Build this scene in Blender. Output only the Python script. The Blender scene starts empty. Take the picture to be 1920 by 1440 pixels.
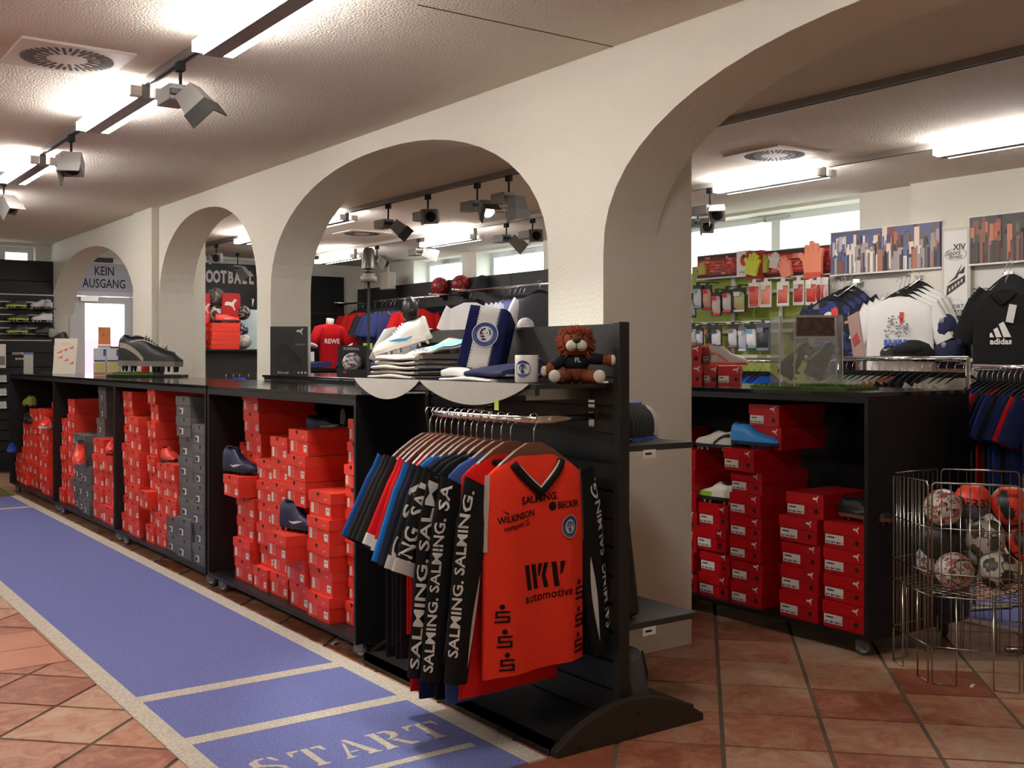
import bpy, bmesh, math, random
from mathutils import Vector, Matrix, Euler
random.seed(7)
S = bpy.context.scene
COL = S.collection
PI = math.pi
# ---------------------------------------------------------------- camera, world, exposure
cam_d = bpy.data.cameras.new('camera')
cam = bpy.data.objects.new('camera', cam_d)
COL.objects.link(cam)
cam.location = (0, 0, 1.30)
cam.rotation_euler = (PI / 2, 0, -0.61557)
cam_d.sensor_width = 36.0
cam_d.lens = 38.44
cam_d.shift_y = -0.0271
cam_d.clip_start = 0.05
cam_d.clip_end = 200
S.camera = cam
W = bpy.data.worlds.new('sky')
S.world = W
W.use_nodes = True
bgn = W.node_tree.nodes['Background']
bgn.inputs[0].default_value = (0.80, 0.92, 1.0, 1)
bgn.inputs[1].default_value = 5.0
S.view_settings.view_transform = 'Standard'
S.view_settings.look = 'None'
S.view_settings.exposure = 0.72
S.view_settings.gamma = 1.0
S.view_settings.use_curve_mapping = False
TUBE = 26.0      # brightness of the fluorescent tubes
SPOT = 1.0       # scale of the lit track spots

# ---------------------------------------------------------------- materials
def lin(c):
    return tuple((x / 12.92 if x <= 0.04045 else ((x + 0.055) / 1.055) ** 2.4) for x in [v / 255 for v in c]) + (1,)

def mat(name, rgb, rough=0.6, metal=0.0, bump=0.0, bscale=200, var=0.0, vscale=8, emit=0, spec=0.5, stretch=None, detail=2):
    m = bpy.data.materials.new(name)
    m.use_nodes = True
    nt = m.node_tree
    b = nt.nodes['Principled BSDF']
    b.inputs['Base Color'].default_value = lin(rgb)
    b.inputs['Roughness'].default_value = rough
    b.inputs['Metallic'].default_value = metal
    b.inputs['Specular IOR Level'].default_value = spec
    if emit:
        b.inputs['Emission Color'].default_value = lin(rgb)
        b.inputs['Emission Strength'].default_value = emit
    if bump or var:
        tc = nt.nodes.new('ShaderNodeTexCoord')
        mp = nt.nodes.new('ShaderNodeMapping')
        nt.links.new(tc.outputs['Object'], mp.inputs[0])
        if stretch:
            mp.inputs['Scale'].default_value = stretch
    if bump:
        n = nt.nodes.new('ShaderNodeTexNoise')
        n.inputs['Scale'].default_value = bscale
        n.inputs['Detail'].default_value = detail
        bp = nt.nodes.new('ShaderNodeBump')
        bp.inputs['Strength'].default_value = bump
        bp.inputs['Distance'].default_value = 0.01
        nt.links.new(mp.outputs[0], n.inputs[0])
        nt.links.new(n.outputs[0], bp.inputs['Height'])
        nt.links.new(bp.outputs[0], b.inputs['Normal'])
    if var:
        n = nt.nodes.new('ShaderNodeTexNoise')
        n.inputs['Scale'].default_value = vscale
        n.inputs['Detail'].default_value = 5
        r = nt.nodes.new('ShaderNodeValToRGB')
        c = lin(rgb)
        r.color_ramp.elements[0].position = 0.3
        r.color_ramp.elements[1].position = 0.7
        r.color_ramp.elements[0].color = tuple(max(0, x * (1 - var)) for x in c[:3]) + (1,)
        r.color_ramp.elements[1].color = tuple(min(1, x * (1 + var)) for x in c[:3]) + (1,)
        nt.links.new(mp.outputs[0], n.inputs[0])
        nt.links.new(n.outputs[0], r.inputs[0])
        nt.links.new(r.outputs[0], b.inputs['Base Color'])
    return m

_mc = {}
def C(rgb, rough=0.6, **k):
    key = (tuple(rgb), rough, tuple(sorted(k.items())))
    if key not in _mc:
        _mc[key] = mat('colour_%d_%d_%d' % tuple(rgb), rgb, rough, **k)
    return _mc[key]

def cloth(rgb):
    return C(rgb, 0.85, bump=0.15, bscale=260, spec=0.2)

# ---------------------------------------------------------------- mesh builder
class MB:
    def __init__(s):
        s.v = []; s.f = []; s.mi = []; s.m = []; s.cur = 0; s.M = Matrix.Identity(4); s.sm = []
        s.smooth = False
    def use(s, m):
        if m not in s.m:
            s.m.append(m)
        s.cur = s.m.index(m)
        return s
    def at(s, loc=(0, 0, 0), rot=(0, 0, 0), sc=(1, 1, 1)):
        s.M = Matrix.LocRotScale(Vector(loc), Euler(rot), Vector(sc))
        return s
    def add(s, vs, fs):
        o = len(s.v)
        s.v += [tuple(s.M @ Vector(p)) for p in vs]
        for f in fs:
            s.f.append(tuple(i + o for i in f)); s.mi.append(s.cur); s.sm.append(s.smooth)
        return s
    def box(s, x0, x1, y0, y1, z0, z1):
        return s.add([(x0, y0, z0), (x1, y0, z0), (x1, y1, z0), (x0, y1, z0), (x0, y0, z1), (x1, y0, z1), (x1, y1, z1), (x0, y1, z1)],
              [(0, 3, 2, 1), (4, 5, 6, 7), (0, 1, 5, 4), (1, 2, 6, 5), (2, 3, 7, 6), (3, 0, 4, 7)])
    def cbox(s, x, y, z, sx, sy, sz):
        return s.box(x - sx / 2, x + sx / 2, y - sy / 2, y + sy / 2, z - sz / 2, z + sz / 2)
    def prism(s, pts, a, b, axis='z'):
        """polygon pts (2d) extruded from a to b along axis; x: pts=(y,z), y: pts=(x,z), z: pts=(x,y)"""
        n = len(pts)
        mk = {'z': lambda p, h: (p[0], p[1], h), 'y': lambda p, h: (p[0], h, p[1]), 'x': lambda p, h: (h, p[0], p[1])}[axis]
        vs = [mk(p, a) for p in pts] + [mk(p, b) for p in pts]
        fs = [tuple(range(n))[::-1], tuple(range(n, 2 * n))] + [(i, (i + 1) % n, n + (i + 1) % n, n + i) for i in range(n)]
        if axis == 'y':
            fs = [f[::-1] for f in fs]
        return s.add(vs, fs)
    def tube(s, path, r, n=8, closed=False, cap=True):
        P = [Vector(p) for p in path]
        k = len(P)
        rr = r if isinstance(r, (list, tuple)) else [r] * k
        vs = []; up = None
        for i in range(k):
            if closed:
                t = (P[(i + 1) % k] - P[i - 1])
            else:
                t = P[min(i + 1, k - 1)] - P[max(i - 1, 0)]
            if t.length < 1e-9:
                t = Vector((0, 0, 1))
            t.normalize()
            if up is None:
                up = Vector((0, 0, 1)) if abs(t.z) < 0.9 else Vector((1, 0, 0))
            a = t.cross(up)
            if a.length < 1e-6:
                a = t.cross(Vector((0.3, 1, 0.2)))
            a.normalize(); b = a.cross(t); b.normalize(); up = b
            for j in range(n):
                w = 2 * PI * j / n
                vs.append(tuple(P[i] + (a * math.cos(w) + b * math.sin(w)) * rr[i]))
        fs = []
        for i in range(k if closed else k - 1):
            for j in range(n):
                i2 = (i + 1) % k
                fs.append((i * n + j, i2 * n + j, i2 * n + (j + 1) % n, i * n + (j + 1) % n))
        if cap and not closed:
            fs.append(tuple(range(n))); fs.append(tuple(range((k - 1) * n, k * n))[::-1])
        o = s.smooth; s.smooth = True; s.add(vs, fs); s.smooth = o
        return s
    def lathe(s, prof, n=20, cap=True):
        vs = []
        for r, z in prof:
            for j in range(n):
                w = 2 * PI * j / n
                vs.append((r * math.cos(w), r * math.sin(w), z))
        k = len(prof)
        fs = [(i * n + j, i * n + (j + 1) % n, (i + 1) * n + (j + 1) % n, (i + 1) * n + j) for i in range(k - 1) for j in range(n)]
        if cap:
            fs.append(tuple(range(n))[::-1]); fs.append(tuple(range((k - 1) * n, k * n)))
        o = s.smooth; s.smooth = True; s.add(vs, fs); s.smooth = o
        return s
    def ball(s, x, y, z, rx, ry=None, rz=None, n=14):
        ry = ry or rx; rz = rz or rx
        vs = [(x, y, z + rz)]; fs = []; m = n // 2
        for i in range(1, m):
            a = PI * i / m
            for j in range(n):
                w = 2 * PI * j / n
                vs.append((x + rx * math.sin(a) * math.cos(w), y + ry * math.sin(a) * math.sin(w), z + rz * math.cos(a)))
        vs.append((x, y, z - rz)); L = len(vs) - 1
        for j in range(n):
            fs.append((0, 1 + j, 1 + (j + 1) % n))
            fs.append((L, 1 + (m - 2) * n + (j + 1) % n, 1 + (m - 2) * n + j))
        for i in range(m - 2):
            for j in range(n):
                a = 1 + i * n + j; b = 1 + i * n + (j + 1) % n
                fs.append((a, a + n, b + n, b))
        o = s.smooth; s.smooth = True; s.add(vs, fs); s.smooth = o
        return s
    def grid(s, fn, nu, nv, closeu=False):
        vs = [fn(i / nu, j / nv) for j in range(nv + 1) for i in range(nu + (0 if closeu else 1))]
        w = nu if closeu else nu + 1
        fs = []
        for j in range(nv):
            for i in range(nu):
                i2 = (i + 1) % w if closeu else i + 1
                fs.append((j * w + i, j * w + i2, (j + 1) * w + i2, (j + 1) * w + i))
        o = s.smooth; s.smooth = True; s.add(vs, fs); s.smooth = o
        return s
    def text(s, txt, size=1.0, depth=0.0, align='CENTER', sx=1.0, shear=0.0, bold=0.0):
        """flat lettering in the local xz plane (reading along +x, up +z, facing -y)"""
        vs, fs = text_geo(txt, size, align, shear, bold)
        return s.add([(x * sx, -depth, y) for x, y in vs], fs)
    def mesh(s, name):
        me = bpy.data.meshes.new(name)
        me.from_pydata(s.v, [], s.f)
        for m in s.m:
            me.materials.append(m)
        me.polygons.foreach_set('material_index', s.mi)
        me.polygons.foreach_set('use_smooth', s.sm)
        me.update()
        return me

_tg = {}
def text_geo(txt, size, align, shear, bold):
    key = (txt, align, shear, bold)
    if key not in _tg:
        cu = bpy.data.curves.new('lettering', 'FONT')
        cu.body = txt; cu.size = 1.0; cu.align_x = align; cu.align_y = 'CENTER'; cu.shear = shear
        cu.offset = bold; cu.resolution_u = 2
        ob = bpy.data.objects.new('lettering', cu)
        COL.objects.link(ob)
        dg = bpy.context.evaluated_depsgraph_get()
        me = bpy.data.meshes.new_from_object(ob.evaluated_get(dg))
        vs = [(v.co.x, v.co.y) for v in me.vertices]
        fs = [tuple(p.vertices) for p in me.polygons]
        bpy.data.objects.remove(ob); bpy.data.curves.remove(cu); bpy.data.meshes.remove(me)
        _tg[key] = (vs, fs)
    vs, fs = _tg[key]
    return [(x * size, y * size) for x, y in vs], fs

def obj(name, mb, parent=None, loc=(0, 0, 0), rot=(0, 0, 0), bevel=0, weld=False):
    me = mb if isinstance(mb, bpy.types.Mesh) else mb.mesh(name)
    o = bpy.data.objects.new(name, me)
    COL.objects.link(o)
    o.location = loc; o.rotation_euler = rot
    if parent:
        o.parent = parent
    if bevel:
        b = o.modifiers.new('bevel', 'BEVEL'); b.width = bevel; b.segments = 2; b.limit_method = 'ANGLE'
    return o

def tag(o, label=None, cat=None, group=None, kind=None):
    if label: o['label'] = label
    if cat: o['category'] = cat
    if group: o['group'] = group
    if kind: o['kind'] = kind
    return o

def thing(name, label, cat, loc=(0, 0, 0), rotz=0, group=None, rot=None, sc=1):
    o = bpy.data.objects.new(name, None)
    COL.objects.link(o)
    o.empty_display_size = 0.05
    o.location = loc
    o.rotation_euler = rot if rot else (0, 0, rotz)
    o.scale = (sc, sc, sc)
    return tag(o, label, cat, group)

def dup(root, loc, rotz=None, label=None, group=None, rot=None, sc=None, remat=None):
    r = root.copy(); COL.objects.link(r); r.location = loc
    if rotz is not None: r.rotation_euler = (0, 0, rotz)
    if rot is not None: r.rotation_euler = rot
    if sc is not None: r.scale = (sc, sc, sc)
    if label: r['label'] = label
    if group: r['group'] = group
    for ch in list(root.children):
        c = ch.copy(); COL.objects.link(c); c.parent = r
        if remat and ch.name.split('.')[0] in remat:
            c.data = ch.data.copy(); c.data.materials[0] = remat[ch.name.split('.')[0]]
        for g in list(ch.children):
            d = g.copy(); COL.objects.link(d); d.parent = c
    return r

ORD = ['bottom', 'second', 'third', 'fourth', 'fifth', 'sixth', 'seventh', 'eighth', 'ninth', 'tenth', 'eleventh', 'twelfth', 'thirteenth', 'fourteenth']
# shared materials
WHITE = mat('white_stucco', (226, 221, 206), 0.9, bump=0.35, bscale=70, spec=0.1)
CEIL = mat('rough_plaster', (222, 212, 198), 0.95, bump=0.9, bscale=95, spec=0.05, detail=3)
BLACK = mat('black_laminate', (22, 21, 20), 0.45, spec=0.4)
BLACKGLOSS = mat('black_gloss_laminate', (26, 25, 24), 0.10, spec=0.7)
DARK = mat('dark_grey_laminate', (48, 47, 44), 0.5)
MATTBLACK = mat('matt_black', (14, 14, 14), 0.8)
GREYM = mat('grey_lacquer', (128, 124, 120), 0.45)
CHROME = mat('chrome', (220, 220, 215), 0.12, metal=1.0)
STEEL = mat('brushed_steel', (190, 188, 182), 0.3, metal=1.0)
PAPER = mat('white_paper', (235, 232, 226), 0.7)
GREYPL = mat('grey_plastic', (110, 112, 122), 0.5)

# ================================================================= setting
CEIL_Z = 2.60
XA0, XA1 = 3.0, 3.52          # arcade wall
XB = 7.4                      # back wall of the second room
YF = 13.5                     # far wall
XL = -4.2                     # left end of the built rooms
YN = -1.5

# floor: grout slab with tiles laid at 45 degrees
fl = obj('floor', MB().use(mat('grey_grout', (112, 96, 80), 0.9, bump=0.3, bscale=150)).box(XL, XB + 0.3, YN, 14.5, -0.06, -0.004))
fl['kind'] = 'structure'
def tile_mat(name, c1, c2, c3):
    m = bpy.data.materials.new(name); m.use_nodes = True
    nt = m.node_tree; b = nt.nodes['Principled BSDF']
    tc = nt.nodes.new('ShaderNodeTexCoord'); oi = nt.nodes.new('ShaderNodeObjectInfo')
    ad = nt.nodes.new('ShaderNodeVectorMath'); ad.operation = 'ADD'
    sc = nt.nodes.new('ShaderNodeVectorMath'); sc.operation = 'SCALE'; sc.inputs[3].default_value = 37
    nt.links.new(oi.outputs['Random'], sc.inputs[0])
    nt.links.new(tc.outputs['Object'], ad.inputs[0]); nt.links.new(sc.outputs[0], ad.inputs[1])
    n = nt.nodes.new('ShaderNodeTexNoise'); n.inputs['Scale'].default_value = 8; n.inputs['Detail'].default_value = 10; n.inputs['Roughness'].default_value = 0.74
    n.inputs['Distortion'].default_value = 1.0
    nt.links.new(ad.outputs[0], n.inputs[0])
    off = nt.nodes.new('ShaderNodeMath'); off.operation = 'MULTIPLY_ADD'; off.inputs[1].default_value = 0.30; off.inputs[2].default_value = -0.15
    nt.links.new(oi.outputs['Random'], off.inputs[0])
    su = nt.nodes.new('ShaderNodeMath'); su.operation = 'ADD'
    nt.links.new(n.outputs[0], su.inputs[0]); nt.links.new(off.outputs[0], su.inputs[1])
    r = nt.nodes.new('ShaderNodeValToRGB')
    e = r.color_ramp.elements
    e[0].position = 0.36; e[0].color = lin(c1); e[1].position = 0.70; e[1].color = lin(c3)
    k = e.new(0.5); k.color = lin(c2)
    nt.links.new(su.outputs[0], r.inputs[0]); nt.links.new(r.outputs[0], b.inputs['Base Color'])
    b.inputs['Roughness'].default_value = 0.42
    bp = nt.nodes.new('ShaderNodeBump'); bp.inputs['Strength'].default_value = 0.25; bp.inputs['Distance'].default_value = 0.01
    nt.links.new(n.outputs[0], bp.inputs['Height']); nt.links.new(bp.outputs[0], b.inputs['Normal'])
    return m
TILE = tile_mat('terracotta_tile', (150, 84, 60), (184, 124, 94), (196, 166, 136))
TERRA = mat('plain_terracotta', (196, 128, 96), 0.4, var=0.10, vscale=5)
P_ = 0.3475
tm = MB().use(TILE).box(-P_ / 2 + .008, P_ / 2 - .008, -P_ / 2 + .008, P_ / 2 - .008, -0.004, 0.0)
tme = tm.mesh('tile')
tiles = []
for i in range(-20, 40):
    for j in range(-46, 30):
        a = 3.719 + P_ * i + P_ / 2; d = 0.077 + P_ * j + P_ / 2
        x = (a + d) / math.sqrt(2); y = (a - d) / math.sqrt(2)
        if XL + .3 < x < XB and YN + .3 < y < YF - .2:
            if x < 1.45 and 4.66 < y < 5.78: continue
            if 1.5 < x < 1.9 and y > 3.0: continue
            tiles.append((x, y))
cd = lambda p: p[0] * 0.5773 + p[1] * 0.8165
def inview(p):
    d = cd(p); e = p[0] * 0.8165 - p[1] * 0.5773
    return d > 1.2 and abs(e / d) < 0.56 and 1.3 / d < 0.44
vis = sorted([t for t in tiles if inview(t)], key=cd)
near = [t for t in vis if cd(t) < 8][:290]
ns = set(near)
for x, y in near:
    o = bpy.data.objects.new('tile', tme); COL.objects.link(o); o.parent = fl
    o.location = (x, y, 0); o.rotation_euler = (0, 0, PI / 4 + random.choice([0, 1, 2, 3]) * PI / 2)
far = MB().use(TILE)
for x, y in tiles:
    if (x, y) not in ns:
        far.at((x, y, 0), (0, 0, PI / 4)).box(-P_ / 2 + .008, P_ / 2 - .008, -P_ / 2 + .008, P_ / 2 - .008, -0.004, 0.0)
o = obj('tile', far, fl); o['kind'] = 'stuff'
# cut tiles and the two plain terracotta rows beside the runner
k = 0
for y0 in (4.905, 5.220):
    for q in range(8):
        x1 = 1.46 - q * 0.315
        obj('plank', MB().use(TERRA).box(x1 - .309, x1, y0, y0 + .309, -.004, 0.001), fl)
edge = MB().use(TILE)
def clip_y(P, y, keep_below):
    out = []
    for a, b in zip(P, P[1:] + P[:1]):
        ia = (a[1] < y) == keep_below; ib = (b[1] < y) == keep_below
        if ia: out.append(a)
        if ia != ib:
            q = (y - a[1]) / (b[1] - a[1]); out.append((a[0] + (b[0] - a[0]) * q, y))
    return out
hd2 = (P_ / 2 - .008) * math.sqrt(2)
for i in range(-20, 40):
    for j in range(-46, 30):
        a = 3.719 + P_ * i + P_ / 2; d = 0.077 + P_ * j + P_ / 2
        x = (a + d) / math.sqrt(2); y = (a - d) / math.sqrt(2)
        if not (XL + .3 < x < 1.45 and 4.66 < y < 5.78): continue
        for yy, kb in ((4.899, True), (5.535, False)):
            q = clip_y([(x + hd2, y), (x, y + hd2), (x - hd2, y), (x, y - hd2)], yy, kb)
            if len(q) > 2: edge.at().prism(q, -.004, 0.0)
o = obj('cut_tile', edge, fl); o['kind'] = 'stuff'

# ceiling
cl = obj('ceiling', MB().use(CEIL).box(XL, XB + .4, YN, 14.5, CEIL_Z, CEIL_Z + .12)); cl['kind'] = 'structure'
obj('expansion_joint', MB().use(mat('joint_brown', (70, 58, 48), .9)).box(2.05, 2.995, 3.50, 3.506, CEIL_Z - .0015, CEIL_Z + .001), cl)  # flat dark brown strip along the ceiling joint

# arcade wall with round-headed arches
def arch(y0, y1, zs, zt, n=28, e=2.35):
    """outline of an opening from (y0) up and over to (y1)"""
    c = (y0 + y1) / 2; a = (y1 - y0) / 2; h = zt - zs
    pts = [(y0, 0.0)]
    for i in range(n + 1):
        w = PI - PI * i / n
        cw, sw = math.cos(w), math.sin(w)
        pts.append((c + a * math.copysign(abs(cw) ** (2 / e), cw), zs + h * abs(sw) ** (2 / e)))
    pts.append((y1, 0.0))
    return pts
def arch_wall(mb, x0, x1, y0, y1, openings, ztop):
    """wall in the plane x = const: piers plus heads, all one shell"""
    cur = y0
    for op in openings:
        a, b = op[0][0], op[-1][0]
        if a > cur:
            mb.box(x0, x1, cur, a, 0, ztop)
        head = op[1:-1]
        n = len(head)
        vs = []; fs = []
        for x in (x0, x1):
            vs += [(x, p[0], p[1]) for p in head] + [(x, p[0], ztop) for p in head]
        for i in range(n - 1):
            fs.append((i, n + i, n + i + 1, i + 1))
            fs.append((2 * n + i, 2 * n + i + 1, 3 * n + i + 1, 3 * n + i))
            fs.append((i, i + 1, 2 * n + i + 1, 2 * n + i))
        mb.add(vs, fs)
        # pier faces up to the springing
        cur = b
    if y1 > cur:
        mb.box(x0, x1, cur, y1, 0, ztop)
    return mb
aw = MB().use(WHITE)
arch_wall(aw, XA0, 3.30, YN, 9.59, [arch(0.38, 3.57, 1.74, 2.475, e=2.2), arch(3.956, 7.13, 1.74, 2.485, e=2.2), arch(7.37, 9.585, 1.76, 2.47, e=2.2)], CEIL_Z)
aw.box(3.30, 3.52, 3.57, 3.956, 0, CEIL_Z)
aw = obj('wall_arcade', aw); aw['kind'] = 'structure'
aw2 = MB().use(WHITE).box(2.94, 3.42, 9.60, 10.15, 0, CEIL_Z)
arch_wall(aw2, 2.96, 3.22, 10.15, YF, [arch(10.15, YF - .02, 1.70, 2.43, e=2.1)], CEIL_Z)
aw2 = obj('wall_arcade_end', aw2); aw2['kind'] = 'structure'

# far wall with a window band in the first room and the closed exit door
fw = MB().use(WHITE)
fw.box(XL, 3.0, YF, YF + .3, 0, 2.05)
fw.box(2.80, 3.17, YF, YF + .3, 2.05, CEIL_Z)
fw.box(XL, 2.80, YF, YF + .3, 2.56, CEIL_Z)
fw.box(3.0, 3.17, YF, YF + .3, 0, 2.05)
fw.box(3.17, 3.99, YF, YF + .3, 2.46, CEIL_Z)
fw.box(3.99, 4.2, YF, YF + .3, 0, CEIL_Z)
YG = 14.2
fw.box(4.2, 5.85, YG, YG + .3, 0, 2.1); fw.box(4.2, 5.85, YG, YG + .3, 2.52, CEIL_Z)
fw.box(5.85, XB + .4, YG, YG + .3, 0, CEIL_Z)
fw.box(4.06, 4.2, YF + .3, YG + .3, 0, CEIL_Z)
fw = obj('wall_far', fw); fw['kind'] = 'structure'

# back wall of the second room: upper band of windows between piers
bw = MB().use(WHITE)
bw.box(XB, XB + .4, YN, 14.5, 0, 2.05)
bw.box(XB, XB + .4, YN, 14.5, 2.575, CEIL_Z)
for a, b in ((YN, 5.35), (7.95, 9.85), (11.22, 11.55), (12.75, 14.5)):
    bw.box(XB, XB + .4, a, b, 2.05, 2.575)
bw.box(XB - .10, XB, 5.0, 5.52, 0, CEIL_Z)
bw.box(XB - .18, XB, YN, 5.0, 0, CEIL_Z)
bw = obj('wall_back', bw); bw['kind'] = 'structure'
lw = obj('wall_left', MB().use(WHITE).box(XL - .2, XL, YN, YF, 0, CEIL_Z)); lw['kind'] = 'structure'
nw = obj('wall_near', MB().use(WHITE).box(XL, XB + .4, YN - .2, YN, 0, CEIL_Z)); nw['kind'] = 'structure'

# windows
FRAME = mat('white_window_frame', (225, 228, 230), .4)
GLASS = bpy.data.materials.new('clear_glass'); GLASS.use_nodes = True
gnt = GLASS.node_tree; gnt.nodes.clear()
go = gnt.nodes.new('ShaderNodeOutputMaterial'); gt = gnt.nodes.new('ShaderNodeBsdfTransparent'); gg = gnt.nodes.new('ShaderNodeBsdfGlossy'); gm = gnt.nodes.new('ShaderNodeMixShader')
gg.inputs['Roughness'].default_value = .02; gm.inputs[0].default_value = .06; gt.inputs[0].default_value = (.96, .98, .98, 1)
gnt.links.new(gt.outputs[0], gm.inputs[1]); gnt.links.new(gg.outputs[0], gm.inputs[2]); gnt.links.new(gm.outputs[0], go.inputs[0])
def window(n, plane, u0, u1, z0, z1, at, mull=()):
    """plane 'x' or 'y'"""
    def bb(mb, a, b, c, d, t0, t1):
        return mb.box(at + t0, at + t1, a, b, c, d) if plane == 'x' else mb.box(a, b, at + t0, at + t1, c, d)
    f = MB().use(FRAME); t = .06
    bb(f, u0, u1, z0, z0 + t, -.03, .03); bb(f, u0, u1, z1 - t, z1, -.03, .03)
    bb(f, u0, u0 + t, z0 + t, z1 - t, -.03, .03); bb(f, u1 - t, u1, z0 + t, z1 - t, -.03, .03)
    fo = obj('window_%d' % n, f); fo['kind'] = 'structure'
    for m in mull:
        obj('mullion', bb(MB().use(FRAME), m - .05, m + .05, z0 + t, z1 - t, -.035, .035), fo)
    obj('pane', bb(MB().use(GLASS), u0 + t, u1 - t, z0 + t, z1 - t, -.004, .004), fo)
    arm = MB().use(STEEL)
    um = (u0 + u1) / 2
    bb(arm, um - .22, um + .22, z1 - .035, z1 - .022, -.05, -.032); bb(arm, um + .05, um + .13, z1 - .06, z1 - .015, -.07, -.03)
    obj('opener_arm', arm, fo)
    return fo
window(1, 'x', 5.5, 7.95, 2.05, 2.575, XB + .25, (6.66,))
window(2, 'x', 9.85, 11.22, 2.05, 2.575, XB + .25)
window(3, 'x', 11.55, 12.75, 2.05, 2.575, XB + .25)
window(4, 'y', -1.2, 2.80, 2.05, 2.56, YF + .15, (1.0, 2.45))
window(5, 'y', 4.2, 5.85, 2.1, 2.52, YG + .15, (5.2,))
# exit door in the far wall: frame, transom panel with lettering, glazed leaf
DOORW = mat('white_door_paint', (222, 220, 222), .4)
d = MB().use(DOORW)
d.box(3.24, 3.31, YF - .03, YF + .1, 0, 2.46).box(3.99, 4.06, YF - .03, YF + .1, 0, 2.46).box(3.31, 3.99, YF - .03, YF + .1, 2.40, 2.46).box(3.31, 3.99, YF - .03, YF + .1, 2.02, 2.07)
d = obj('door_1', d, loc=(-.07, 0, 0)); d['kind'] = 'structure'
obj('transom_panel', MB().use(mat('grey_transom', (196, 198, 208), .5)).box(3.31, 3.99, YF + .02, YF + .05, 2.07, 2.40), d)
tx = MB().use(C((40, 42, 48))).at((3.648, YF + .018, 2.315)).text('KEIN', .15, sx=.72, bold=.012).at((3.648, YF + .018, 2.165)).text('AUSGANG', .15, sx=.70, bold=.012)
obj('lettering', tx, d)
lf = MB().use(DOORW).box(3.32, 3.42, YF, YF + .05, .02, 2.01).box(3.88, 3.98, YF, YF + .05, .02, 2.01).box(3.42, 3.88, YF, YF + .05, 1.93, 2.01).box(3.42, 3.88, YF, YF + .05, .02, .25)
lf = obj('door_leaf', lf, d)
obj('pane', MB().use(GLASS).box(3.42, 3.88, YF + .02, YF + .03, .25, 1.93), lf)
obj('door_closer', MB().use(STEEL).box(3.36, 3.56, YF - .05, YF, 1.95, 2.0).box(3.42, 3.6, YF - .06, YF - .045, 2.0, 2.015), d)
obj('motor_box', MB().use(DARK).box(3.5, 3.72, YF - .1, YF - .03, 2.42, 2.47), d)
obj('door_lock', MB().use(STEEL).at((3.86, YF - .01, 1.22), (PI / 2, 0, 0)).lathe([(.022, 0), (.022, .03)], 16), d)
t = thing('poster', 'orange notice sheet stuck to the glass of the exit door', 'poster', (3.575, YF + .005, 1.545))
obj('sheet', MB().use(C((252, 160, 100))).box(-.072, .072, 0, .004, -.105, .105), t)
obj('print', MB().use(C((225, 90, 60))).at((-.01, -.001, .01)).text('A', .06), t)
t = thing('notice', 'small white notice with red print under the orange sheet on the door', 'notice', (3.575, YF + .005, 1.40))
obj('sheet', MB().use(PAPER).box(-.078, .078, 0, .004, -.05, .035), t)
obj('print', MB().use(C((230, 110, 90))).box(-.025, .025, -.001, 0, -.02, 0), t)
# outside: bright street, seen over the shelves and through the door
ext = MB().use(mat('pale_facade', (245, 246, 248), .9)).box(-4, 13, YF + 8, YF + 8.3, 0, 9)
o = obj('building', ext); tag(o, 'pale building front across the street behind the exit door', 'building')
o = obj('banner', MB().use(C((238, 130, 140))).box(1.0, 7.0, YF + 5.0, YF + 5.1, .3, 1.56)); tag(o, 'long pink hoarding on the street behind the exit door', 'hoarding')
gr = obj('ground_outside', MB().use(C((170, 168, 165))).box(-20, 30, -10, 40, -.3, -.1)); gr['kind'] = 'structure'

# ================================================================= ceiling fittings
EM = mat('lit_tube', (252, 250, 250), .5, emit=TUBE)
EM2 = mat('lit_lamp', (255, 252, 245), .5, emit=40)
def track(label, x, y0, y1, w=.036, group='ceiling lighting tracks', m=None):
    t = thing('lighting_track', label, 'track', (x, (y0 + y1) / 2, CEIL_Z))
    h = (y1 - y0) / 2
    obj('rail', MB().use(m or GREYM).box(-w / 2, w / 2, -h, h, -.035, 0), t)
    obj('slot', MB().use(MATTBLACK).box(-.006, .006, -h, h, -.0365, -.035), t)
    return t
track('grey ceiling track in the first room carrying the nearest lamps', 1.56, .5, 13.0)
track('dark grey ceiling track just behind the arches', 4.40, -1.0, 13.0, .05)
track('slim white ceiling track nearest the back windows', 5.96, -1.0, 12.9, .036, m=mat('white_lacquer', (200, 196, 190), .45))
def fixture(label, x, y, z, L=.95, hang=.0, group=None, on=True, w=.075, t=.042):
    r = thing('linear_lamp', label, 'lamp', (x, y, z), group=group)
    obj('channel', MB().use(GREYM).box(-w / 2 + .0, w / 2, -L / 2, L / 2, -.012, .0).box(-.02, .02, -L / 2, L / 2, 0, CEIL_Z - z - .034), r)
    for s in (-1, 1):
        obj('tube', MB().use(EM).box(s * (w / 2 + .004) - t / 2 + s * t / 2, s * (w / 2 + .004) + t / 2 + s * t / 2, -L / 2 + .02, L / 2 - .005, -.006, .036), r)
        obj('end_cap', MB().use(PAPER).box(s * w / 2 - .02 + s * .02, s * w / 2 + .03 + s * .02, -L / 2 - .03, -L / 2 + .02, -.006, .04), r)
    return r
fixture('linear lamp nearest the camera at top of the first room', 1.545, 3.76, 2.51, 1.0)
fixture('second linear lamp from the camera on the first track', 1.55, 5.62, 2.51)
fixture('third linear lamp from the camera on the first track', 1.56, 7.78, 2.51)
fixture('fourth and farthest linear lamp on the first track', 1.56, 9.8, 2.51)
fixture('linear lamp at upper right edge in the second room', 5.93, 3.40, 2.51, 1.0)
fixture('linear lamp seen through the near arch above the gloves', 5.93, 5.24, 2.51)
fixture('slim linear lamp in the middle of the big arch', 5.94, 9.5, 2.46)
fixture('slim linear lamp at left of the big arch', 5.93, 12.05, 2.46)
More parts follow.
